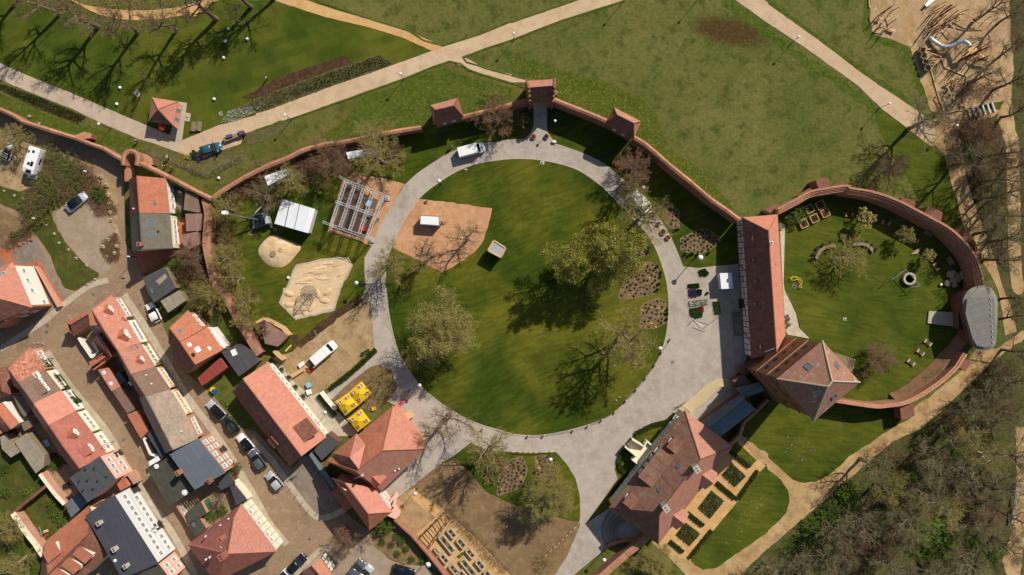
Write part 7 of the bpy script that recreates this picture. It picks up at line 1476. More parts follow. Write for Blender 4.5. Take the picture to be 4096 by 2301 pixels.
nt = thing('rope_climber', 'tall rope-net climbing spindle standing in the sand pit', 'climbing frame', at('c2', 560, 55)); c = at('c2', 560, 55); m = MB(); m.tube((c.x, c.y, 0), (c.x, c.y, 5.2), .09, .07, 8); m.build('mast', MT['alu'], nt); m = MB(); rg = [(.25, .3), (1.2, 1.4), (1.55, 2.4), (1.2, 3.5), (.5, 4.6), (.08, 5.2)]; NN = 12
for j in range(len(rg)):
    for i in range(NN):
        f = lambda jj, ii: Vector((c.x+rg[jj][0]*math.cos(ii*6.283/NN), c.y+rg[jj][0]*math.sin(ii*6.283/NN), rg[jj][1]))
        m.tube(f(j, i), f(j, i+1), .025, .025, 4, False)
        if j < len(rg)-1: m.tube(f(j, i), f(j+1, i), .025, .025, 4, False); m.tube(f(j, i), f(j+1, i+1), .02, .02, 4, False)
m.build('rope_net', MT['steel'], nt)
# sand relief in the pit
rnd = random.Random(12)
for i in range(16):
    x, y = rnd.uniform(470, 880), rnd.uniform(1190, 1440); m = MB(); q = at('b2', x, y); rr = rnd.uniform(.5, 1.3); me_ = MB(); me_.sphere((0, 0, 0), 1, 10, 6); o = link('sand_ridge', me_.mesh('sand_ridge', MT['sand'], None, True)); o.location = q; o.scale = (rr*1.6, rr*.35, .16+.08*rnd.random()); o.rotation_euler = (0, 0, R(12)+rnd.uniform(-.3, .3)); tag(o, None, None, None, 'stuff')
for i, (x, y) in enumerate(((340, 170), (430, 110), (620, 60), (690, 130), (560, 200), (480, 230), (330, 60), (720, 40))):
    o = link('sand_ridge', me_.mesh('sand_ridge', MT['sand'], None, True)); o.location = at('c2', x, y); o.scale = (1.1, .6, .3); o.rotation_euler = (0, 0, i); tag(o, None, None, None, 'stuff')
# timber cube
cb = thing('timber_box', 'tall dark cube with pale timber rim and metal louvres on the round lawn', 'box', at('b2', 2400, 1080)); s = '2390,970 2510,1045 2460,1140 2330,1070'; pts = P('b2 '+s, 3.0); block(cb, 'side_walls', 'b2 '+s, 2.8, 'blackp')
for i in range(4): m = MB(); m.bar(pts[i], pts[(i+1) % 4], .28, .25); m.build('rim_beam', MT['wood'], cb)
for i in range(9): t0 = (i+.7)/9.4; m = MB(); m.bar(pts[0].lerp(pts[3], t0)-Vector((0, 0, .08)), pts[1].lerp(pts[2], t0)-Vector((0, 0, .08)), .16, .05); m.build('louvre', MT['alu'], cb)
# yellow canopies with red discs
for l, s in (('upper yellow canopy with red discs under the grey shrub', '1060,935 1165,1060 1030,1180 930,1050'), ('middle yellow canopy with red discs beside the white terrace wall', '930,1050 1030,1182 895,1285 790,1145'), ('lower yellow canopy with red discs touching the manor roof', '1055,1210 1155,1340 1020,1447 915,1320')):
    E = P('c2 '+s, 2.5); c = sum(E, Vector())/4; root = thing('canopy_tent', l, 'canopy', Vector((c.x, c.y, 0)), 0, 'yellow canopies'); ap = Vector((c.x, c.y, 3.3))
    E = [c+(e-c)*.985 for e in E]
    for i in range(4):
        f = [E[i], E[(i+1) % 4], ap]; m = MB(); m.slab(f, .03); pn = m.build('canopy_panel', MT['umby'], root)
        n = (f[1]-f[0]).cross(f[2]-f[0]).normalized(); n = n if n.z > 0 else -n; pass
        q = c.lerp(E[i], .58); q.z = 0; k = CAMP; nn = (f[1]-f[0]).cross(f[2]-f[0]); tz = f[0].z-(nn.x*(q.x-f[0].x)+nn.y*(q.y-f[0].y))/nn.z; q.z = tz
        e = Vector((1, -1, 0)).normalized(); e = (e-n*e.dot(n)).normalized(); g = n.cross(e)
        for mt, r, zz, a in (('fw', .45, .02, 18), ('umbr', .41, .03, 18)):
            m = MB(); m.add([q+n*zz+e*(r*math.cos(2*math.pi*j/a))+g*(r*math.sin(2*math.pi*j/a)) for j in range(a)], [tuple(range(a))]); m.build('printed_disc', MT[mt], pn)
        m = MB(); m.add([q+n*.04+e*x+g*y for x, y in ((-.33, -.08), (.33, -.08), (.33, .08), (-.33, .08))], [(0, 1, 2, 3)]); m.build('printed_band', MT['fw'], pn)
        m = MB(); m.tube((E[i].x, E[i].y, 0), E[i], .04, .04, 6); m.build('leg', MT['alu'], root)
wallthing('white low wall along the canopy terrace', 'c2 655,1045 720,1130 800,1225', 1.0, .5, 'white', 'white', name='terrace_wall', top=.03)
# planters on the restaurant terrace, yard clutter
for l, x, y in (('first box planter on the restaurant terrace from the top', 265, 812), ('second box planter on the restaurant terrace from the top', 335, 892), ('third box planter on the restaurant terrace from the top', 405, 985), ('fourth box planter on the restaurant terrace from the top', 482, 1080)):
    o = thing('planter', l, 'planter', at('c2', x, y), R(-50), 'terrace planters'); m = MB(); m.box((0, 0, 0), (1.3, .7, .5)); link('planter_box', m.mesh('planter_box', MT['stone']), o); q = leafball(70, 300, .55, .9, .1); k = link('plant', q.mesh('plant', MT['box']), o, (0, 0, .45)); k.scale = (1.1, .7, .8)
yt = thing('work_table', 'long raw timber table beside the white van in the yard', 'table', at('c2', 430, 840)); a, b = at('c2', 355, 890, .85), at('c2', 490, 805, .85)
for i in range(3): m = MB(); e = Vector((b.y-a.y, a.x-b.x, 0)).normalized()*(.24*(i-1)); m.bar(a+e, b+e, .2, .05); m.build('plank', MT['wood'], yt)
for q in (a.lerp(b, .15), a.lerp(b, .85)): m = MB(); m.box((q.x, q.y, 0), (.5, .08, .8), .8); m.build('trestle', MT['wood'], yt)
for l, s, z, mt in (('cardboard sheet leaning at the end of the work table', 'c2 480,800 500,735 545,770 530,808', .5, 'wood'), ('red tarpaulin heap beside the work table', 'c2 510,825 550,805 565,835 530,850', .4, 'red'), ('white bin with black lid beside the white van', 'c2 422,770 470,740 490,770 440,805', .7, 'white'), ('light blue crate stack on the terrace edge', 'c2 498,965 530,950 552,990 515,1008', .9, 'bluel'), ('white cardboard boxes on the terrace edge', 'c2 500,1030 540,1020 555,1060 515,1075', .8, 'white'), ('pink toy-like slide case by the manor corner', 'c2 1395,1180 1480,1120 1500,1145 1415,1210', .5, 'pinkplay'), ('raw timber crate beside the manor wall', 'c2 1480,1275 1540,1222 1590,1290 1520,1330', .9, 'wood'), ('white machine beside the gate path', 'a3 405,1412 440,1412 445,1430 412,1432', .6, 'white'), ('orange paper sack pile under the canopies', 'c2 1155,1200 1200,1195 1205,1225 1165,1235', .4, 'yellow'), ('small green meter cabinet on the grass near the tent', 'b2 628,480 660,475 660,498 630,502', .9, 'leafl'), ('pale blue-grey market tent in the shade of the hall', 'b3 2090,1300 2205,1298 c3 2220,5 2105,10', 2.4, 'sheetw'), ('plywood sheet lying by the yard shed', 'c2 290,630 350,570 360,580 300,640', .05, 'wood'), ('grey drain cover plate on the yard edge', 'c2 583,430 595,425 618,480 605,488', .06, 'steel')):
    pts = P(s, z); c = sum(pts, Vector())/len(pts); root = thing('_'.join(l.split(' ')[:2]).replace('-', '_'), l, 'object', Vector((c.x, c.y, 0))); m = MB(); m.prism([(p.x, p.y) for p in pts], 0, z*.85); m.build('body', MT[mt], root); m = MB(); pp = inset(pts, -.03); m.prism([(p.x, p.y) for p in pp], z*.85, z, True, True); m.build('lid', MT[mt], root)
ys = shed('brown-roofed yard shed at the top of the dirt yard', 'c2 100,330 200,400 330,480 220,590 90,560 60,420', 2.6, 'shedpink', 'oldwood', name='yard_shed')
wallthing('curved pale timber wall round the yard shed', 'c2 0,350 80,308 160,345 260,400 330,478', 2.4, .25, 'wood', 'wood', name='timber_wall', top=.03)
wallthing('timber screen panel between yard shed and restaurant hall', 'c2 175,635 215,680 275,725', 2.3, .25, 'wood', 'wood', name='timber_screen', top=.03)
# fence posts along the lower rim of the round lawn
pm = MB(); pm.box((0, 0, 0), (.28, .28, .75)); pm.box((0, 0, .75), (.36, .36, .08)); pme = pm.mesh('post_body', MT['stone'])
FP = [('c3', 1590, 512), ('c3', 1505, 640), ('c3', 1435, 770), ('c3', 1345, 900), ('c3', 1250, 1018), ('c3', 1145, 1130), ('c3', 1035, 1240), ('c3', 905, 1320), ('c3', 765, 1382), ('c3', 618, 1425), ('d3', 320, 38), ('d3', 165, 42), ('c2', 2280, 1410)]
for i, (t, x, y) in enumerate(FP):
    o = thing('stone_post', 'short stone post on the lower rim of the round lawn, %s from the plaza end' % ORD[i], 'post', at(t, x, y), .6, 'stone posts of the round lawn'); link('post_body', pme, o); m = MB(); m.tube((0, 0, .83), (0, 0, .95), .1, .03, 6); link('post_cap', m.mesh('post_cap', MT['stone']), o)
for i in range(len(FP)-1):
    a, b = at(*FP[i]), at(*FP[i+1])
    if (a-b).length > 7: continue
    d = (b-a).normalized()*.25; o = thing('post_rail', 'thin metal rail between stone posts, %s span from the plaza end' % ORD[i], 'rail', a, 0, 'rails of the round lawn'); m = MB(); m.tube(a+d+Vector((0, 0, .55)), b-d+Vector((0, 0, .55)), .03, .03, 5); m.build('rail_bar', MT['iron'], o)
# planters by the gate, crates on the ring road
for l, t, x, y, w_, mt in (('left brick-clad planter at the inner gate path', 'a3', 217, 1378, 1.0, 'fr'), ('right brick-clad planter at the inner gate path', 'a3', 346, 1376, 1.0, 'box'), ('large wicker planter at the front of the white van', 'b3', 1410, 702, 1.1, 'fr'), ('dark wicker planter in the tree shade on the ring road', 'b3', 1470, 805, .9, 'fp'), ('brown crate of plants beside the ring road bend', 'b3', 1515, 885, 1.2, 'box'), ('round wicker planter nearest the plaza on the ring road', 'b3', 1565, 942, 1.0, 'fr')):
    o = thing('planter', l, 'planter', at(t, x, y), rnd.random()*.6, 'planters on the paths'); m = MB(); m.lathe((0, 0, 0), [(w_*.42, 0), (w_*.5, .5), (w_*.5, .55), (w_*.42, .55)], 8); link('tub', m.mesh('tub', MT['brickd']), o); q = leafball(80, 200, w_*.42, .6, .1); link('plant', q.mesh('plant', MT[mt]), o, (0, 0, .5)); m = MB(); m.lathe((0, 0, .5), [(w_*.4, 0), (w_*.38, .04)], 8); link('soil', m.mesh('soil', MT['soil']), o)
for l, s, mt in (('pallet of violet flowers beside the plaza', 'c3 1775,15 1850,10 1858,95 1785,92', 'fp'), ('pallet of dark seedlings beside the violet flowers', 'c3 1862,15 1910,18 1905,75 1860,70', 'leafd'), ('long pallet of pale green plants beside the plaza', 'c3 1780,135 1965,110 1975,165 1790,190', 'fw'), ('irregular block of green potted plants at the plaza edge', 'c3 1785,210 1870,195 1920,230 1915,295 1850,310 1795,280', 'leaf'), ('rust-coloured pallet of plants beside the green block', 'c3 1885,190 1925,182 1925,240 1895,238', 'fr'), ('pallet of dark green plants near the market tent', 'b3 1770,1410 1880,1400 1885,1447 1772,1447', 'leafd'), ('cluster of potted shrubs beside the tallest disc lamp', 'b3 1880,1270 1940,1250 1985,1300 1960,1330 1890,1325', 'leafd'), ('crates of leafy plants in the shade of the hall', 'c3 2020,140 2085,135 2100,260 2045,270', 'leaf')):
    pts = P(s, .5); c = sum(pts, Vector())/len(pts); root = thing('plant_pallet', l, 'plants', Vector((c.x, c.y, 0)), 0, 'plant pallets by the plaza'); m = MB(); m.prism([(p.x, p.y) for p in pts], 0, .2); m.build('tray', MT['blackp'], root); Lf = Twigs(); xs = [p.x for p in pts]; yy = [p.y for p in pts]; k = 0; off = rootloc(root)
    while k < 700:
        p = Vector((rnd.uniform(min(xs), max(xs)), rnd.uniform(min(yy), max(yy)), rnd.uniform(.2, .55)))
        if inside(p, pts): Lf.leaf(p-off, .09*rnd.uniform(.6, 1.3), rnd); k += 1
    link('foliage', Lf.mesh('foliage', MT[mt]), root)
tp = leafball(85, 200, .33, 1.2, .1); tpm = tp.mesh('foliage', MT['leafd']); tpt = MB(); tpt.lathe((0, 0, -.2), [(.16, 0), (.22, .3)], 8); tptm = tpt.mesh('pot', MT['brickd'])
for i, (t, x, y, w) in enumerate((('b3', 1735, 1105, 'below the seven-sided bed, leftmost'), ('b3', 1770, 1122, 'below the seven-sided bed, second'), ('b3', 1812, 1105, 'below the seven-sided bed, third'), ('b3', 1858, 1112, 'below the seven-sided bed, fourth'), ('b3', 1970, 1095, 'at the right tip of the seven-sided bed'), ('b3', 1600, 862, 'at the foot of the narrow wall bed, left'), ('b3', 1632, 865, 'at the foot of the narrow wall bed, middle'), ('b3', 1665, 855, 'at the foot of the narrow wall bed, right'), ('b3', 1365, 1045, 'at the right of the small lawn bed, upper'), ('b3', 1362, 1085, 'at the right of the small lawn bed, lower'), ('b3', 1455, 1230, 'at the upper right of the largest bed'), ('b3', 1492, 1290, 'right of the largest bed, first'), ('b3', 1490, 1330, 'right of the largest bed, second'), ('b3', 1475, 1405, 'right of the largest bed, third'), ('c3', 1460, 15, 'right of the largest bed, lowest'), ('c3', 1557, 215, 'right of the plaza bed, first'), ('c3', 1557, 255, 'right of the plaza bed, second'), ('c3', 1552, 310, 'right of the plaza bed, third'), ('c3', 1960, 50, 'beside the plaza pallets'))):
    o = thing('potted_shrub', 'round potted shrub '+w, 'potted plant', at(t, x, y, .2), 0, 'potted shrubs around the beds'); link('foliage', tpm, o, (0, 0, .1)); link('pot', tptm, o)
# oval court
for i, (x, y, w) in enumerate(((355, 802, 'lowest left of the five'), (462, 750, 'in the middle of the sunlit three'), (570, 695, 'right of the sunlit three'), (412, 655, 'left of the two in the shade'), (520, 615, 'right of the two in the shade'))):
    o = thing('raised_bed', 'square timber-framed raised bed in the oval court, '+w, 'raised bed', at('b4', x, y, .3), R(27), 'raised beds of the oval court'); L = 1.45
    for a, b in (((-1, -1), (1, -1)), ((1, -1), (1, 1)), ((1, 1), (-1, 1)), ((-1, 1), (-1, -1))): m = MB(); m.bar((a[0]*L/2, a[1]*L/2, .2), (b[0]*L/2, b[1]*L/2, .2), .1, .4); link('side_board', m.mesh('side_board', MT['wood']), o)
    m = MB(); m.box((0, 0, 0), (L-.12, L-.12, .32)); link('soil', m.mesh('soil', MT['soil']), o); q = leafball(i+50, 90, .6, .25, .08); link('plant', q.mesh('plant', MT['box']), o, (0, 0, .32))
for l, s, s2 in (('left curved dark bench with chairs on the oval lawn', '478,1155 500,1100 545,1055 610,1030 672,1025', '440,1160 458,1105 490,1050 548,1015 620,995'), ('right curved dark bench under the tan tree of the oval court', '850,1020 900,1005 960,1010 1010,1035 1050,1085', '870,985 930,980 985,990 1040,1020 1075,1060')):
    pts = smooth(P('b4 '+s), 4); root = thing('curved_bench', l, 'bench', pts[0]); strip_mesh('seat', pts, [(-.3, .4), (.3, .4), (.3, .48), (-.3, .48)], MT['oldwood'], root); strip_mesh('base', pts, [(-.22, 0), (.22, 0), (.22, .4), (-.22, .4)], MT['darkwood'], root)
    for j, q in enumerate(P('b4 '+s2)):
        o = thing('garden_chair', 'dark garden chair %s behind the %s' % (ORD[j], l.split(' ')[0]+' curved bench'), 'chair', q, j*.4, 'dark chairs of the oval court')
        m = MB(); m.box((0, 0, .4), (.5, .5, .06)); link('seat', m.mesh('seat', MT['blackp']), o); m = MB(); m.box((0, .24, .45), (.5, .05, .5)); link('backrest', m.mesh('backrest', MT['blackp']), o)
        for sx in (-1, 1):
            for sy in (-1, 1): m = MB(); m.box((sx*.2, sy*.2, 0), (.05, .05, .4)); link('leg', m.mesh('leg', MT['blackp']), o)
wl = thing('well', 'round brick well inside a triangular metal frame on the oval lawn', 'well', at('b4', 1405, 1355)); m = MB(); m.lathe((0, 0, 0), [(1.15, 0), (1.15, .7), (.85, .7), (.85, .25)], 24); link('well_wall', m.mesh('well_wall', MT['stone']), wl); m = MB(); m.lathe((0, 0, .2), [(.84, 0), (.82, .05)], 20); link('well_floor', m.mesh('well_floor', MT['soil']), wl); m = MB(); m.lathe((0, 0, .7), [(1.2, 0), (1.2, .1), (.82, .1), (.82, 0)], 24); link('well_rim', m.mesh('well_rim', MT['kerbst']), wl)
c = at('b4', 1405, 1355); fr = P('b4 1385,1262 1530,1425 1445,1440 1240,1365', 2.2)
for a, b in ((0, 1), (2, 1), (3, 0)): m = MB(); m.bar(fr[a], fr[b], .09, .09); m.build('frame_bar', MT['steel'], wl)
for q in fr: m = MB(); m.tube((q.x, q.y, 0), q, .05, .05, 6); m.build('frame_post', MT['steel'], wl)
hz = thing('hose_pile', 'coiled yellow garden hose on a heap of stones by the hall', 'hose', at('b4', 270, 1390)); m = MB(); m.path(smooth(P('b4 220,1360 250,1335 300,1345 330,1370 325,1410 300,1430 330,1440 270,1340 215,1345 240,1370 300,1360 325,1390'), 4), .05, 6); 
for v in m.v: v.z += .55
m.build('hose', MT['yellowp'], hz); q = leafball(99, 200, .8, .4, .16); link('stone_heap', q.mesh('stone_heap', MT['boulder']), hz, at('b4', 275, 1420)-rootloc(hz))
for l, t, x, y, rz in (('highest of three rustic log seats on the oval lawn', 'c4', 1597, 548, R(-35)), ('middle of three rustic log seats on the oval lawn', 'c4', 1522, 645, R(-35)), ('lowest of three rustic log seats on the oval lawn', 'c4', 1428, 745, R(-35)), ('brick-ended plant trough beneath the north rampart', 'b4', 810, 712, R(0)), ('brick-ended plant trough in the rampart shade', 'b4', 1178, 795, R(-15)), ('brick-ended plant trough beside the second ornamental tree', 'b4', 1470, 960, R(-30)), ('brick-ended plant trough right of the well', 'b4', 1680, 1235, R(-55))):
    o = thing('plant_trough', l, 'planter', at(t, x, y), rz, 'troughs of the oval court'); 
    for sx in (-1, 1): m = MB(); m.box((sx*.62, 0, 0), (.3, .75, .5)); link('end_block', m.mesh('end_block', MT['stone' if t == 'c4' else 'brickp']), o)
    m = MB(); m.box((0, 0, 0), (.94, .7, .3)); link('soil', m.mesh('soil', MT['bed']), o); q = leafball(31, 90, .42, .4, .1); link('plant', q.mesh('plant', MT['box' if t == 'b4' else 'twigg']), o, (0, 0, .3))
lg = thing('log_pile', 'small stack of pale logs casting shadow in the oval court', 'logs', at('b4', 1480, 1080))
for i in range(6): a, b = at('b4', 1440+i*12, 1110-i*2, .15+.1*(i % 2)), at('b4', 1500+i*6, 1060-i*3, .3+.1*(i % 2)); m = MB(); m.tube(a, b, .09, .08, 7); m.build('log', MT['wood'], lg)
hp = thing('court_pavement', 'pale stone pavement strip with chairs behind the hall', 'pavement', at('c4', 240, 300)); hp['kind'] = 'structure'; pts = P('b4 115,790 170,820 155,1400 c4 165,20 235,160 280,260 310,400 420,510 200,470 175,440 150,60'); m = MB(); m.prism([(p.x, p.y) for p in pts], 0, .09); m.build('paving', MT['slab'], hp)
for j, (x, y) in enumerate(((190, 280), (205, 315), (190, 345), (215, 365), (200, 300))):
    o = thing('garden_chair', 'folding chair on the pavement behind the hall, %s' % ORD[j], 'chair', at('c4', x, y), j*.7, 'chairs behind the hall'); m = MB(); m.box((0, 0, .4), (.5, .5, .05)); link('seat', m.mesh('seat', MT['oldwood']), o); m = MB(); m.box((0, .24, .45), (.5, .05, .45)); link('backrest', m.mesh('backrest', MT['oldwood']), o)
    for sx in (-1, 1):
        for sy in (-1, 1): m = MB(); m.box((sx*.2, sy*.2, 0), (.05, .05, .4)); link('leg', m.mesh('leg', MT['steel']), o)
hw_ = thing('garden_hose', 'thin white hose lying along the oval lawn edge', 'hose', at('c4', 240, 200)); m = MB(); m.path([q+Vector((0, 0, .12)) for q in smooth(P('c4 170,20 220,110 270,210 310,330 330,405 380,450 435,515'), 4)], .05, 6); m.build('hose_line', MT['leafl'], hw_)
tb = thing('timber_deck', 'grey plank deck against the castle tower in the oval court', 'deck', at('c4', 800, 720)); A_, B_, C_, D_ = P('c4 660,645 885,722 850,850 770,790', .35)
for i in range(10): t0, t1 = i/10, (i+.9)/10; m = MB(); q = [A_.lerp(B_, t0), A_.lerp(B_, t1), D_.lerp(C_, t1), D_.lerp(C_, t0)]; m.prism([(p.x, p.y) for p in q], 0, .35); m.build('plank', MT['oldwood'], tb)
# show garden planters
for i, (x, y, w_, l_) in enumerate(((1970, 1020, .95, 1.9), (1922, 1130, 1.0, 3.9), (2065, 1120, .95, 1.9), (2158, 1222, .95, 1.9), (1822, 1197, .5, 1.3), (1895, 1275, .95, 1.9), (1990, 1380, .95, 1.9), (2135, 1365, 1.0, 3.9), (2255, 1335, .95, 1.9), (2080, 1440, .95, 1.9), (2340, 1440, .95, 1.9))):
    o = thing('stone_planter', 'rectangular stone planter in the show garden, %s from the top' % ORD[i], 'planter', at('d2', x, y, .4), R(39), 'stone planters of the show garden')
    for a, b in (((-1, -1), (1, -1)), ((1, -1), (1, 1)), ((1, 1), (-1, 1)), ((-1, 1), (-1, -1))): m = MB(); m.bar((a[0]*w_/2, a[1]*l_/2, .25), (b[0]*w_/2, b[1]*l_/2, .25), .24, .5); link('kerb_stone', m.mesh('kerb_stone', MT['slab']), o)
    m = MB(); m.box((0, 0, 0), (w_-.15, l_-.15, .42)); link('soil', m.mesh('soil', MT['bed']), o)
    for k in (-1, 1): q = leafball(33+k, 110, w_*.4, .3, .08); e = link('plant', q.mesh('plant', MT['box']), o, (0, k*l_*.24, .42)); e.scale = (1, l_*.45/w_*.9, 1)
pg = thing('steel_pergola', 'rusty steel pergola frame over the top of the show garden', 'pergola', at('d2', 1760, 960))
for i in range(6): a, b = at('d2', 1640+i*52, 1080-i*52, 2.6), at('d2', 1740+i*40, 1180-i*56, 2.6); m = MB(); m.bar(a, b, .1, .14); m.build('rafter', MT['iron'], pg); [MB().tube((q.x, q.y, 0), q, .05, .05, 6).build('post', MT['iron'], pg) for q in (a, b)]
for s in ('d2 1640,1080 1900,820', 'd2 1740,1180 1940,900'): q = P(s, 2.7); m = MB(); m.bar(q[0], q[1], .1, .12); m.build('beam', MT['iron'], pg)
# picket fences, barriers, bicycles
pf = thing('picket_fence', 'pale picket fence along the shaded yard of the turret house', 'fence', at('b1', 1650, 1180)); A_, B_ = at('b1', 1440, 1315), at('b1', 1855, 1068)
for i in range(30): q = A_.lerp(B_, i/29); m = MB(); m.box((q.x, q.y, 0), (.18, .07, 1.3), R(30)); m.build('picket', MT['oldwood'], pf)
for z in (.4, 1.0): m = MB(); m.bar(A_+Vector((0, .08, z)), B_+Vector((0, .08, z)), .06, .09); m.build('fence_rail', MT['oldwood'], pf)
for l, s in (('red and white barrier tape along the edge of the south lawn', 'd2 2572,205 d3 70,210 230,215 330,208 420,203'), ('red and white barrier tape across the bare earth', 'd3 680,905 640,960 520,1080 400,1190 330,1260')):
    pts = P(s, .8); root = thing('barrier_tape', l, 'barrier', Vector((pts[0].x, pts[0].y, 0)))
    for i in range(len(pts)-1):
        n = max(2, int((pts[i+1]-pts[i]).length/.5))
        for k in range(n): m = MB(); m.bar(pts[i].lerp(pts[i+1], k/n), pts[i].lerp(pts[i+1], (k+.98)/n), .06, .12); m.build('tape_stripe', MT['red' if k % 2 else 'white'], root)
        m = MB(); m.tube((pts[i].x, pts[i].y, 0), pts[i], .04, .04, 6); m.build('stake', MT['wood'], root)
def bikemesh():
    w = MB(); w.path([Vector((.33*math.cos(a*.449), 0, .33+.33*math.sin(a*.449))) for a in range(15)], .022, 5); fr = MB()
    for a, b in (((0, 0, .33), (.4, 0, .8)), ((.4, 0, .8), (.95, 0, .82)), ((.4, 0, .8), (.5, 0, .33)), ((.5, 0, .33), (.95, 0, .82)), ((0, 0, .33), (.5, 0, .33)), ((.95, 0, .95), (1.05, 0, .33))): fr.tube(a, b, .025, .025, 5)
    hb = MB(); hb.tube((.95, -.28, .98), (.95, .28, .98), .02, .02, 5); sd = MB(); sd.box((.38, 0, .86), (.26, .15, .06)); return w.mesh('wheel', MT['tyre']), fr.mesh('frame', MT['steel']), hb.mesh('handlebar', MT['blackp']), sd.mesh('saddle', MT['blackp'])
BK = bikemesh()
for i, (t, x, y, rz, l) in enumerate((('d2', 330, 480, .4, 'left bicycle by the kerb beside the bollards'), ('d2', 365, 470, .5, 'right bicycle by the kerb beside the bollards'), ('d2', 1790, 1390, -.6, 'first bicycle beside the red-coped wall'), ('d2', 1810, 1420, -.6, 'second bicycle beside the red-coped wall'), ('d2', 1835, 1440, -.6, 'third bicycle beside the red-coped wall'), ('c3', 1640, 1195, .3, 'bicycle leaning by the palace hedge on the plaza'), ('c3', 1680, 1180, .6, 'second bicycle by the palace hedge on the plaza'))):
    o = thing('bicycle', l, 'bicycle', at(t, x, y), rz, 'bicycles'); link('wheel', BK[0], o); link('wheel', BK[0], o, (1.05, 0, 0)); link('frame', BK[1], o); link('handlebar', BK[2], o); link('saddle', BK[3], o)
bl = MB(); bl.tube((0, 0, 0), (0, 0, .95), .06, .05, 8); blm = bl.mesh('bollard_post', MT['iron']); bc = MB(); bc.sphere((0, 0, 1.0), .09, 8, 5); bcm = bc.mesh('bollard_cap', MT['steel'])
for i, (x, y) in enumerate(((235, 405), (350, 575), (410, 640), (470, 715), (530, 795), (620, 815), (690, 800))): o = thing('bollard', 'iron bollard along the forecourt kerb, %s from the top' % ORD[i], 'bollard', at('d2', x, y), 0, 'bollards of the manor forecourt'); link('bollard_post', blm, o); link('bollard_cap', bcm, o)
bin_ = [('yellow recycling bin beside the rust-red twin house', 'c1', 2148, 1015, 'yellowp'), ('blue recycling bin beside the yellow bin', 'c1', 2165, 1035, 'blue')]
for l, t, x, y, mt in bin_: o = thing('wheelie_bin', l, 'bin', at(t, x, y), R(-30)); m = MB(); m.box((0, 0, .1), (.6, .7, .9), taper=1.08); link('bin_body', m.mesh('bin_body', MT[mt]), o); m = MB(); m.box((0, 0, 1.0), (.68, .78, .1)); link('lid', m.mesh('lid', MT[mt]), o)
# manholes
for i, (t, x, y) in enumerate((('c3', 1612, 745), ('c1', 478, 380), ('c1', 470, 442), ('c1', 1408, 170), ('d1', 1245, 88), ('d2', 268, 335), ('d2', 538, 1083), ('c1', 937, 62))): o = link('manhole_cover', (lambda m: m.lathe((0, 0, 0), [(.32, .02), (.32, .1), (.02, .1)], 16).mesh('manhole_cover', MT['steel']))(MB())); o.location = at(t, x, y); tag(o, ('round manhole cover on the plaza', 'upper manhole cover beside the lane outbuilding', 'lower manhole cover beside the lane outbuilding', 'manhole cover in the street by the white hatchback', 'manhole cover in the lane behind the terrace', 'dark manhole cover before the red hall bay', 'manhole cover at the corner by the bottom red house', 'square drain at the bend above the terrace')[i], 'manhole', None, 'thing')
# ---------------------------------------------------------------- playground
pgm = random.Random(21)
def poles(label, t, pts, h, mat='redwood', beams=(), deck=None, name='climbing_frame'):
    c = at(t, *pts[0]); root = thing(name, label, 'climbing frame', c)
    for x, y in pts: q = at(t, x, y); m = MB(); m.tube(q, q+Vector((pgm.uniform(-.3, .3), pgm.uniform(-.3, .3), h*pgm.uniform(.8, 1.15))), .09, .07, 7); m.build('pole', MT[mat], root)
    for (a, b, z) in beams: m = MB(); m.bar(at(t, *a, z), at(t, *b, z), .16, .14); m.build('beam', MT['wood'], root)
    if deck:
        for s, z in deck: block(root, 'platform', s, z, 'wood', z-.15)
    return root
poles('small wooden climbing frame at the upper left of the playground', 'a4', [(1075, 190), (1110, 150), (1150, 130), (1200, 90), (1230, 120), (1130, 240), (1190, 260), (1090, 300), (1160, 320)], 3.2, beams=(((1110, 260), (1210, 285), 1.2), ((1090, 90), (1130, 200), 1.5), ((1230, 130), (1260, 220), 1.0), ((1145, 230), (1235, 170), 1.8)), deck=(('a4 1110,165 1150,165 1155,190 1120,195', 1.0), ('a4 1205,270 1285,295 1275,325 1215,300', .7)))
poles('dense cluster of red climbing poles in the playground', 'a4', [(1560+pgm.uniform(0, 280), 80+pgm.uniform(0, 260)) for _ in range(24)], 4.0, beams=(((1690, 260), (1760, 200), 2.2), ((1700, 330), (1800, 280), 1.6), ((1720, 130), (1780, 60), 2.0), ((1850, 150), (1960, 130), 2.0), ((1830, 240), (1900, 320), 1.5)))
poles('angular wooden climbing ring right of the red pole cluster', 'a4', [(1900, 170), (1950, 120), (2070, 190), (2190, 190), (2250, 215)], 2.2, 'oldwood', beams=(((1910, 175), (1965, 125), 1.8), ((1965, 125), (2080, 185), 1.8), ((2080, 185), (2195, 188), 1.8), ((1920, 180), (2070, 220), 1.6), ((2070, 220), (2250, 215), 1.6)))
tw = poles('tall slide tower with red poles and slanting timber platforms', 'a4', [(1900+pgm.uniform(0, 220), 480+pgm.uniform(0, 170)) for _ in range(16)], 5.0, beams=(((1990, 560), (2080, 480), 3.0), ((1990, 620), (2100, 560), 2.4), ((2130, 620), (2290, 632), 1.2)), deck=(('a4 2000,490 2075,460 2110,500 2040,545', 3.0), ('a4 2110,525 2230,565 2240,590 2150,575', 2.0), ('a4 2090,580 2240,600 2200,630 2100,610', 1.4)), name='slide_tower')
sd = thing('tube_slide', 'shiny curved steel tube slide leaving the timber tower', 'slide', at('a4', 1620, 375)); pts = smooth([at('a4', 1622, 378, .5), at('a4', 1690, 430, .9), at('a4', 1770, 470, 1.4), at('a4', 1860, 455, 1.9), at('a4', 1935, 418, 2.4), at('a4', 1995, 425, 2.8), at('a4', 2035, 470, 3.2)], 5); m = MB()
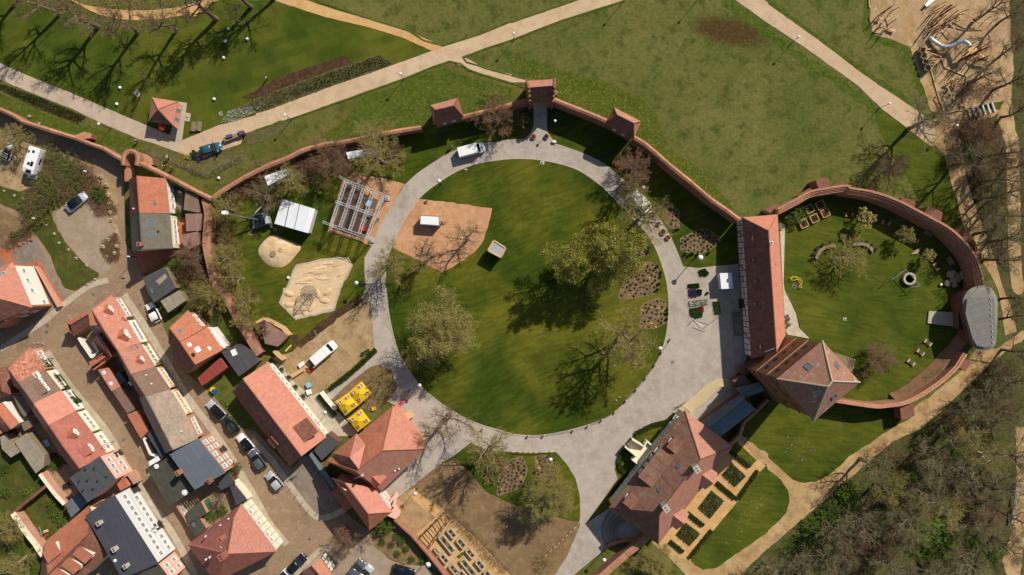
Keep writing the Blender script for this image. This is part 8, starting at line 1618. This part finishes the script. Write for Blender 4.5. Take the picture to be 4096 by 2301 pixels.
for i in range(len(pts)-1): m.tube(pts[i], pts[i+1]+(pts[i+1]-pts[i])*.12, .38, .38, 18, False)
m.build('tube', MT['alu'], sd, True)
for j in (6, 18): m = MB(); d = (pts[j+1]-pts[j]).normalized(); m.tube(pts[j]-d*.03, pts[j]+d*.03, .41, .41, 16); m.build('flange', MT['steel'], sd); m = MB(); m.tube((pts[j].x, pts[j].y, 0), pts[j], .05, .05, 6); m.build('support', MT['steel'], sd)
s2 = thing('metal_slide', 'short steel slide at the top edge of the playground', 'slide', at('a4', 1600, 50)); block(s2, 'chute', 'a4 1578,50 1620,0 1680,-40 1690,-10 1640,30 1595,68', .9, 'alu', .7); [MB().tube((q.x, q.y, 0), (q.x, q.y, 1.4), .05, .05, 6).build('leg', MT['redwood'], s2) for q in P('a4 1590,90 1640,80 1680,60 1625,40')]
poles('timber play hut frame beside the planter boxes', 'a4', [(1600, 620), (1650, 540), (1740, 570), (1700, 640), (1640, 690)], 2.4, 'redwood', beams=(((1640, 690), (1740, 580), 1.8), ((1650, 540), (1740, 570), 2.0), ((1590, 600), (1650, 535), 1.6), ((1600, 640), (1680, 660), .8)), deck=(('a4 1650,590 1710,600 1700,640 1655,640', .9),), name='play_hut')
poles('tangle of crossed poles in the middle of the shaded playground', 'a4', [(1790+pgm.uniform(0, 110), 790+pgm.uniform(0, 100)) for _ in range(9)], 2.0, 'wood', beams=tuple(((1780+pgm.uniform(0, 130), 790+pgm.uniform(0, 100)), (1780+pgm.uniform(0, 130), 790+pgm.uniform(0, 100)), pgm.uniform(.6, 2)) for _ in range(10)), name='pole_nest')
poles('triangular timber swing frame below the pole tangle', 'a4', [(1800, 870), (1890, 860), (1865, 1000)], 2.4, 'wood', beams=(((1800, 870), (1865, 1000), 2.3), ((1890, 860), (1865, 1000), 2.3), ((1840, 940), (1880, 930), 1.0)), name='swing_frame')
for i, (x, y) in enumerate(((1535, 515), (1548, 573), (1565, 625), (1585, 692))):
    o = thing('planter_box', 'pale timber planter box beside the playground path, %s from the top' % ORD[i], 'planter', at('a4', x, y, .5), R(-15), 'planter boxes of the playground'); L = 1.0
    for a, b in (((-1, -1), (1, -1)), ((1, -1), (1, 1)), ((1, 1), (-1, 1)), ((-1, 1), (-1, -1))): m = MB(); m.bar((a[0]*L/2, a[1]*L/2, .4), (b[0]*L/2, b[1]*L/2, .4), .1, .8); link('side_board', m.mesh('side_board', MT['oldwood']), o)
    m = MB(); m.box((0, 0, 0), (L-.1, L-.1, .7)); link('soil', m.mesh('soil', MT['soil']), o); q = leafball(3+i, 110, .42, .4, .09); link('plant', q.mesh('plant', MT['box']), o, (0, 0, .7))
ls = thing('log_steps', 'flight of pale log steps at the lower end of the playground', 'steps', at('a4', 2150, 1110))
for i in range(6): a, b = at('a4', 2005+i*48, 1100-i*14, .15), at('a4', 2035+i*48, 1195-i*14, .15); m = MB(); m.tube(a+Vector((0, 0, .1)), b+Vector((0, 0, .1)), .17, .17, 9); m.build('log', MT['palew'], ls)
for l, s in (('long timber edging from the path to the clearing', 'a4 1575,500 1640,740 1700,950 1765,1140'), ('timber edging curving round the shaded play area', 'a4 1580,500 1680,495 1740,600 1770,680 1990,770 1955,1000 1970,1095'), ('timber edging below the shaded play area', 'a4 1770,1140 1870,1120 2000,1100'), ('left wall of dark netting beside the first climbing frame', 'a4 1010,-10 1015,80')):
    pts = P(s); root = thing('timber_edging', l, 'edging', pts[0])
    for i in range(len(pts)-1): m = MB(); m.bar(pts[i]+Vector((0, 0, .15)), pts[i+1]+Vector((0, 0, .15)), .2, .3); m.build('log', MT['wood'], root)
for i, (x, y, l) in enumerate(((1810, 1092, 'left pale block at the foot of the play area'), (1938, 1065, 'right pale block at the foot of the play area'))): o = thing('timber_block', l, 'block', at('a4', x, y), .6); m = MB(); m.box((0, 0, 0), (.7, .5, .5)); link('block_body', m.mesh('block_body', MT['wood']), o)
# railing at the right edge of the wood
rl = thing('bridge_parapet', 'pale parapet beside the rampart path at the right edge', 'parapet', at('d4', 2490, 750)); pts = P('d4 2515,530 2490,750 2465,930', .9); strip_mesh('parapet_wall', pts, [(-.35, 0), (.35, 0), (.35, .9), (-.35, .9)], MT['stone'], rl)
# frame of a banner stand and fallen poles on the plaza
bs_ = thing('collapsed_stand', 'collapsed metal frame lying on the plaza beside the plants', 'frame', at('c3', 1900, 360))
for a, b in (((1765, 380), (1820, 320)), ((1820, 320), (1985, 350)), ((1815, 395), (1955, 428)), ((1915, 410), (2110, 265)), ((1830, 325), (1920, 390))): m = MB(); m.tube(at('c3', *a, .15), at('c3', *b, .5), .05, .05, 6); m.build('frame_tube', MT['steel'], bs_)
bs2 = thing('bicycle_rack', 'galvanised bicycle rack on the lower left of the ring road', 'rack', at('c2', 1725, 1075))
for i in range(6): q = at('c2', 1690+i*14, 1050+i*10); m = MB(); d = Vector((.35, .25, 0)); m.path([q-d, q-d+Vector((0, 0, .7)), q+d+Vector((0, 0, .7)), q+d], .03, 5); m.build('hoop', MT['steel'], bs2)
# swing set in the left garden and small yard pieces
gs = thing('garden_swing', 'child swing set with coloured seats on the lower left garden lawn', 'swing', at('d1', 420, 1030))
for a, b in (((355, 1005, 0), (395, 965, 1.8)), ((405, 1090, 0), (420, 1030, 1.8)), ((395, 965, 1.8), (420, 1030, 1.8)), ((480, 1010, 0), (420, 1030, 1.8))): m = MB(); m.tube(at('d1', *a), at('d1', *b), .05, .05, 6); m.build('swing_pole', MT['bluel'], gs)
block(gs, 'seat', 'd1 430,1000 480,985 488,1010 440,1025', .5, 'wood', .4); block(gs, 'play_mat', 'd1 415,1080 470,1030 490,1030 430,1090', .15, 'red')
for l, s, z, mt in (('round dark trampoline-like tub behind the corrugated shed', 'd1 500,225 550,215 590,260 570,310 490,330', .5, 'blackp'), ('white garden boxes behind the corrugated shed', 'd1 405,240 470,230 490,330 460,350', .6, 'white'), ('blue tarpaulin heap behind the corrugated shed', 'd1 395,120 470,80 500,150 420,180', .5, 'bluel'), ('dark garden table set on the small patio', 'd1 625,540 670,515 700,560 640,580', .7, 'blackp'), ('greenhouse frame in the yard behind the garages', 'd1 2040,700 2080,680 2120,770 2085,815', 1.2, 'green'), ('green sunken yard behind the black rear wing', 'd1 1460,70 1500,90 1570,220 1520,240', .3, 'green'), ('white bathtub-like planter on the chequered patio', 'b1 1785,465 1830,480 1825,498 1790,490', .5, 'white'), ('round white table on the chequered patio', 'b1 1690,495 1720,490 1728,530 1700,545', .75, 'white'), ('round terracotta table on the brick patio', 'b1 1750,855 1785,852 1790,885 1755,890', .7, 'redpave'), ('white rowing boat beside the dark garage', 'b1 1660,1240 1700,1238 1722,1285 1700,1302', .6, 'white')):
    pts = P(s, z); c = sum(pts, Vector())/len(pts); root = thing('_'.join(l.replace('-', ' ').split(' ')[1:3]), l, 'garden object', Vector((c.x, c.y, 0))); m = MB(); pp = inset(pts, .06); m.prism([(p.x, p.y) for p in pp], 0, z*.8); m.build('base', MT[mt], root); m = MB(); m.prism([(p.x, p.y) for p in pts], z*.8, z, True, True); m.build('top', MT[mt], root)
# ---------------------------------------------------------------- people
def skinned(name, chain, edges, mat):
    me = bpy.data.meshes.new(name); me.from_pydata([c[:3] for c in chain], edges, []); me.materials.append(mat); o = bpy.data.objects.new(name, me); COL.objects.link(o)
    sk = o.modifiers.new('skin', 'SKIN'); sk.use_smooth_shade = True
    bm = bmesh.new(); bm.from_mesh(me); ly = bm.verts.layers.skin.verify()
    bm.verts.ensure_lookup_table()
    for v, c in zip(bm.verts, chain): v[ly].radius = (c[3], c[3])
    bm.verts[0][ly].use_root = True; bm.to_mesh(me); bm.free(); sb = o.modifiers.new('sub', 'SUBSURF'); sb.levels = 1; sb.render_levels = 1; return o
def person(label, t, x, y, rz, jacket, trousers='denim', bend=0.0):
    root = thing('person', label, 'person', at(t, x, y), rz, 'people'); b = bend
    ch = [(0, 0, .95, .14), (0, b*.25, 1.2, .15), (0, b*.5, 1.42, .12), (0, b*.55, 1.52, .055), (0, b*.62, 1.62, .09), (0, b*.66, 1.74, .085), (.2, b*.5, 1.4, .06), (.27, b*.5+.08, 1.13, .045), (.25, b*.6+.25, .95, .035), (.25, b*.62+.32, .9, .04), (-.2, b*.5, 1.4, .06), (-.28, b*.5+.02, 1.12, .045), (-.27, b*.5+.14, .9, .035), (-.27, b*.5+.18, .83, .04), (.1, 0, .88, .1), (.12, .06, .5, .07), (.12, 0, .09, .05), (.12, .16, .05, .045), (-.1, 0, .88, .1), (-.12, -.02, .5, .07), (-.12, -.12, .09, .05), (-.12, .04, .05, .045)]
    ed = [(0, 1), (1, 2), (2, 3), (3, 4), (4, 5), (2, 6), (6, 7), (7, 8), (8, 9), (2, 10), (10, 11), (11, 12), (12, 13), (0, 14), (14, 15), (15, 16), (16, 17), (0, 18), (18, 19), (19, 20), (20, 21)]
    o = skinned('body', ch, ed, MT['skin']); o.parent = root
    jk = skinned('jacket', [c[:3]+(c[3]*1.18,) for c in (ch[0], ch[1], ch[2], ch[6], ch[7], ch[8], ch[10], ch[11], ch[12])], [(0, 1), (1, 2), (2, 3), (3, 4), (4, 5), (2, 6), (6, 7), (7, 8)], MT[jacket]); jk.parent = root
    tr_ = skinned('trousers', [c[:3]+(c[3]*1.15,) for c in (ch[0], ch[14], ch[15], ch[16], ch[18], ch[19], ch[20])], [(0, 1), (1, 2), (2, 3), (0, 4), (4, 5), (5, 6)], MT[trousers]); tr_.parent = root
    hr = MB(); hr.sphere((0, b*.66-.02, 1.74), .115, 10, 6); h_ = link('hair', hr.mesh('hair', MT['hair'], None, True), root)
    hd = MB(); hd.sphere((0, b*.66+.03, 1.68), .1, 10, 6, 1.15); link('face', hd.mesh('face', MT['skin'], None, True), root)
for a in (('person in blue overalls walking on the ring road near the disc lamp', 'c2', 1540, 1030, R(120), 'blue', 'blue'), ('person in white top standing beside the dark bed', 'a2', 115, 800, R(60), 'white'), ('person in blue beside the ring road left of the upper van', 'b2', 1965, 35, R(-20), 'blue'), ('person in light blue at the grass corner below the pavilion', 'a1', 1388, 1425, R(200), 'bluel'), ('gardener in a pale top bending over the angled bed', 'b1', 1702, 150, R(30), 'cream', 'denim', .5), ('gardener in dark clothes kneeling left of the angled bed', 'b1', 1672, 230, R(90), 'denim', 'denim', .5), ('gardener in grey beside the violet blooms', 'b1', 1740, 250, R(10), 'steel', 'denim', .4), ('person pushing a bicycle below the teal car', 'b1', 2212, 85, R(70), 'iron'), ('person at the drawbar of the box trailer', 'b2', 1872, 795, R(90), 'iron'), ('person in white jacket between the trailer and the wall', 'b3', 1185, 355, R(40), 'white')): person(*a)
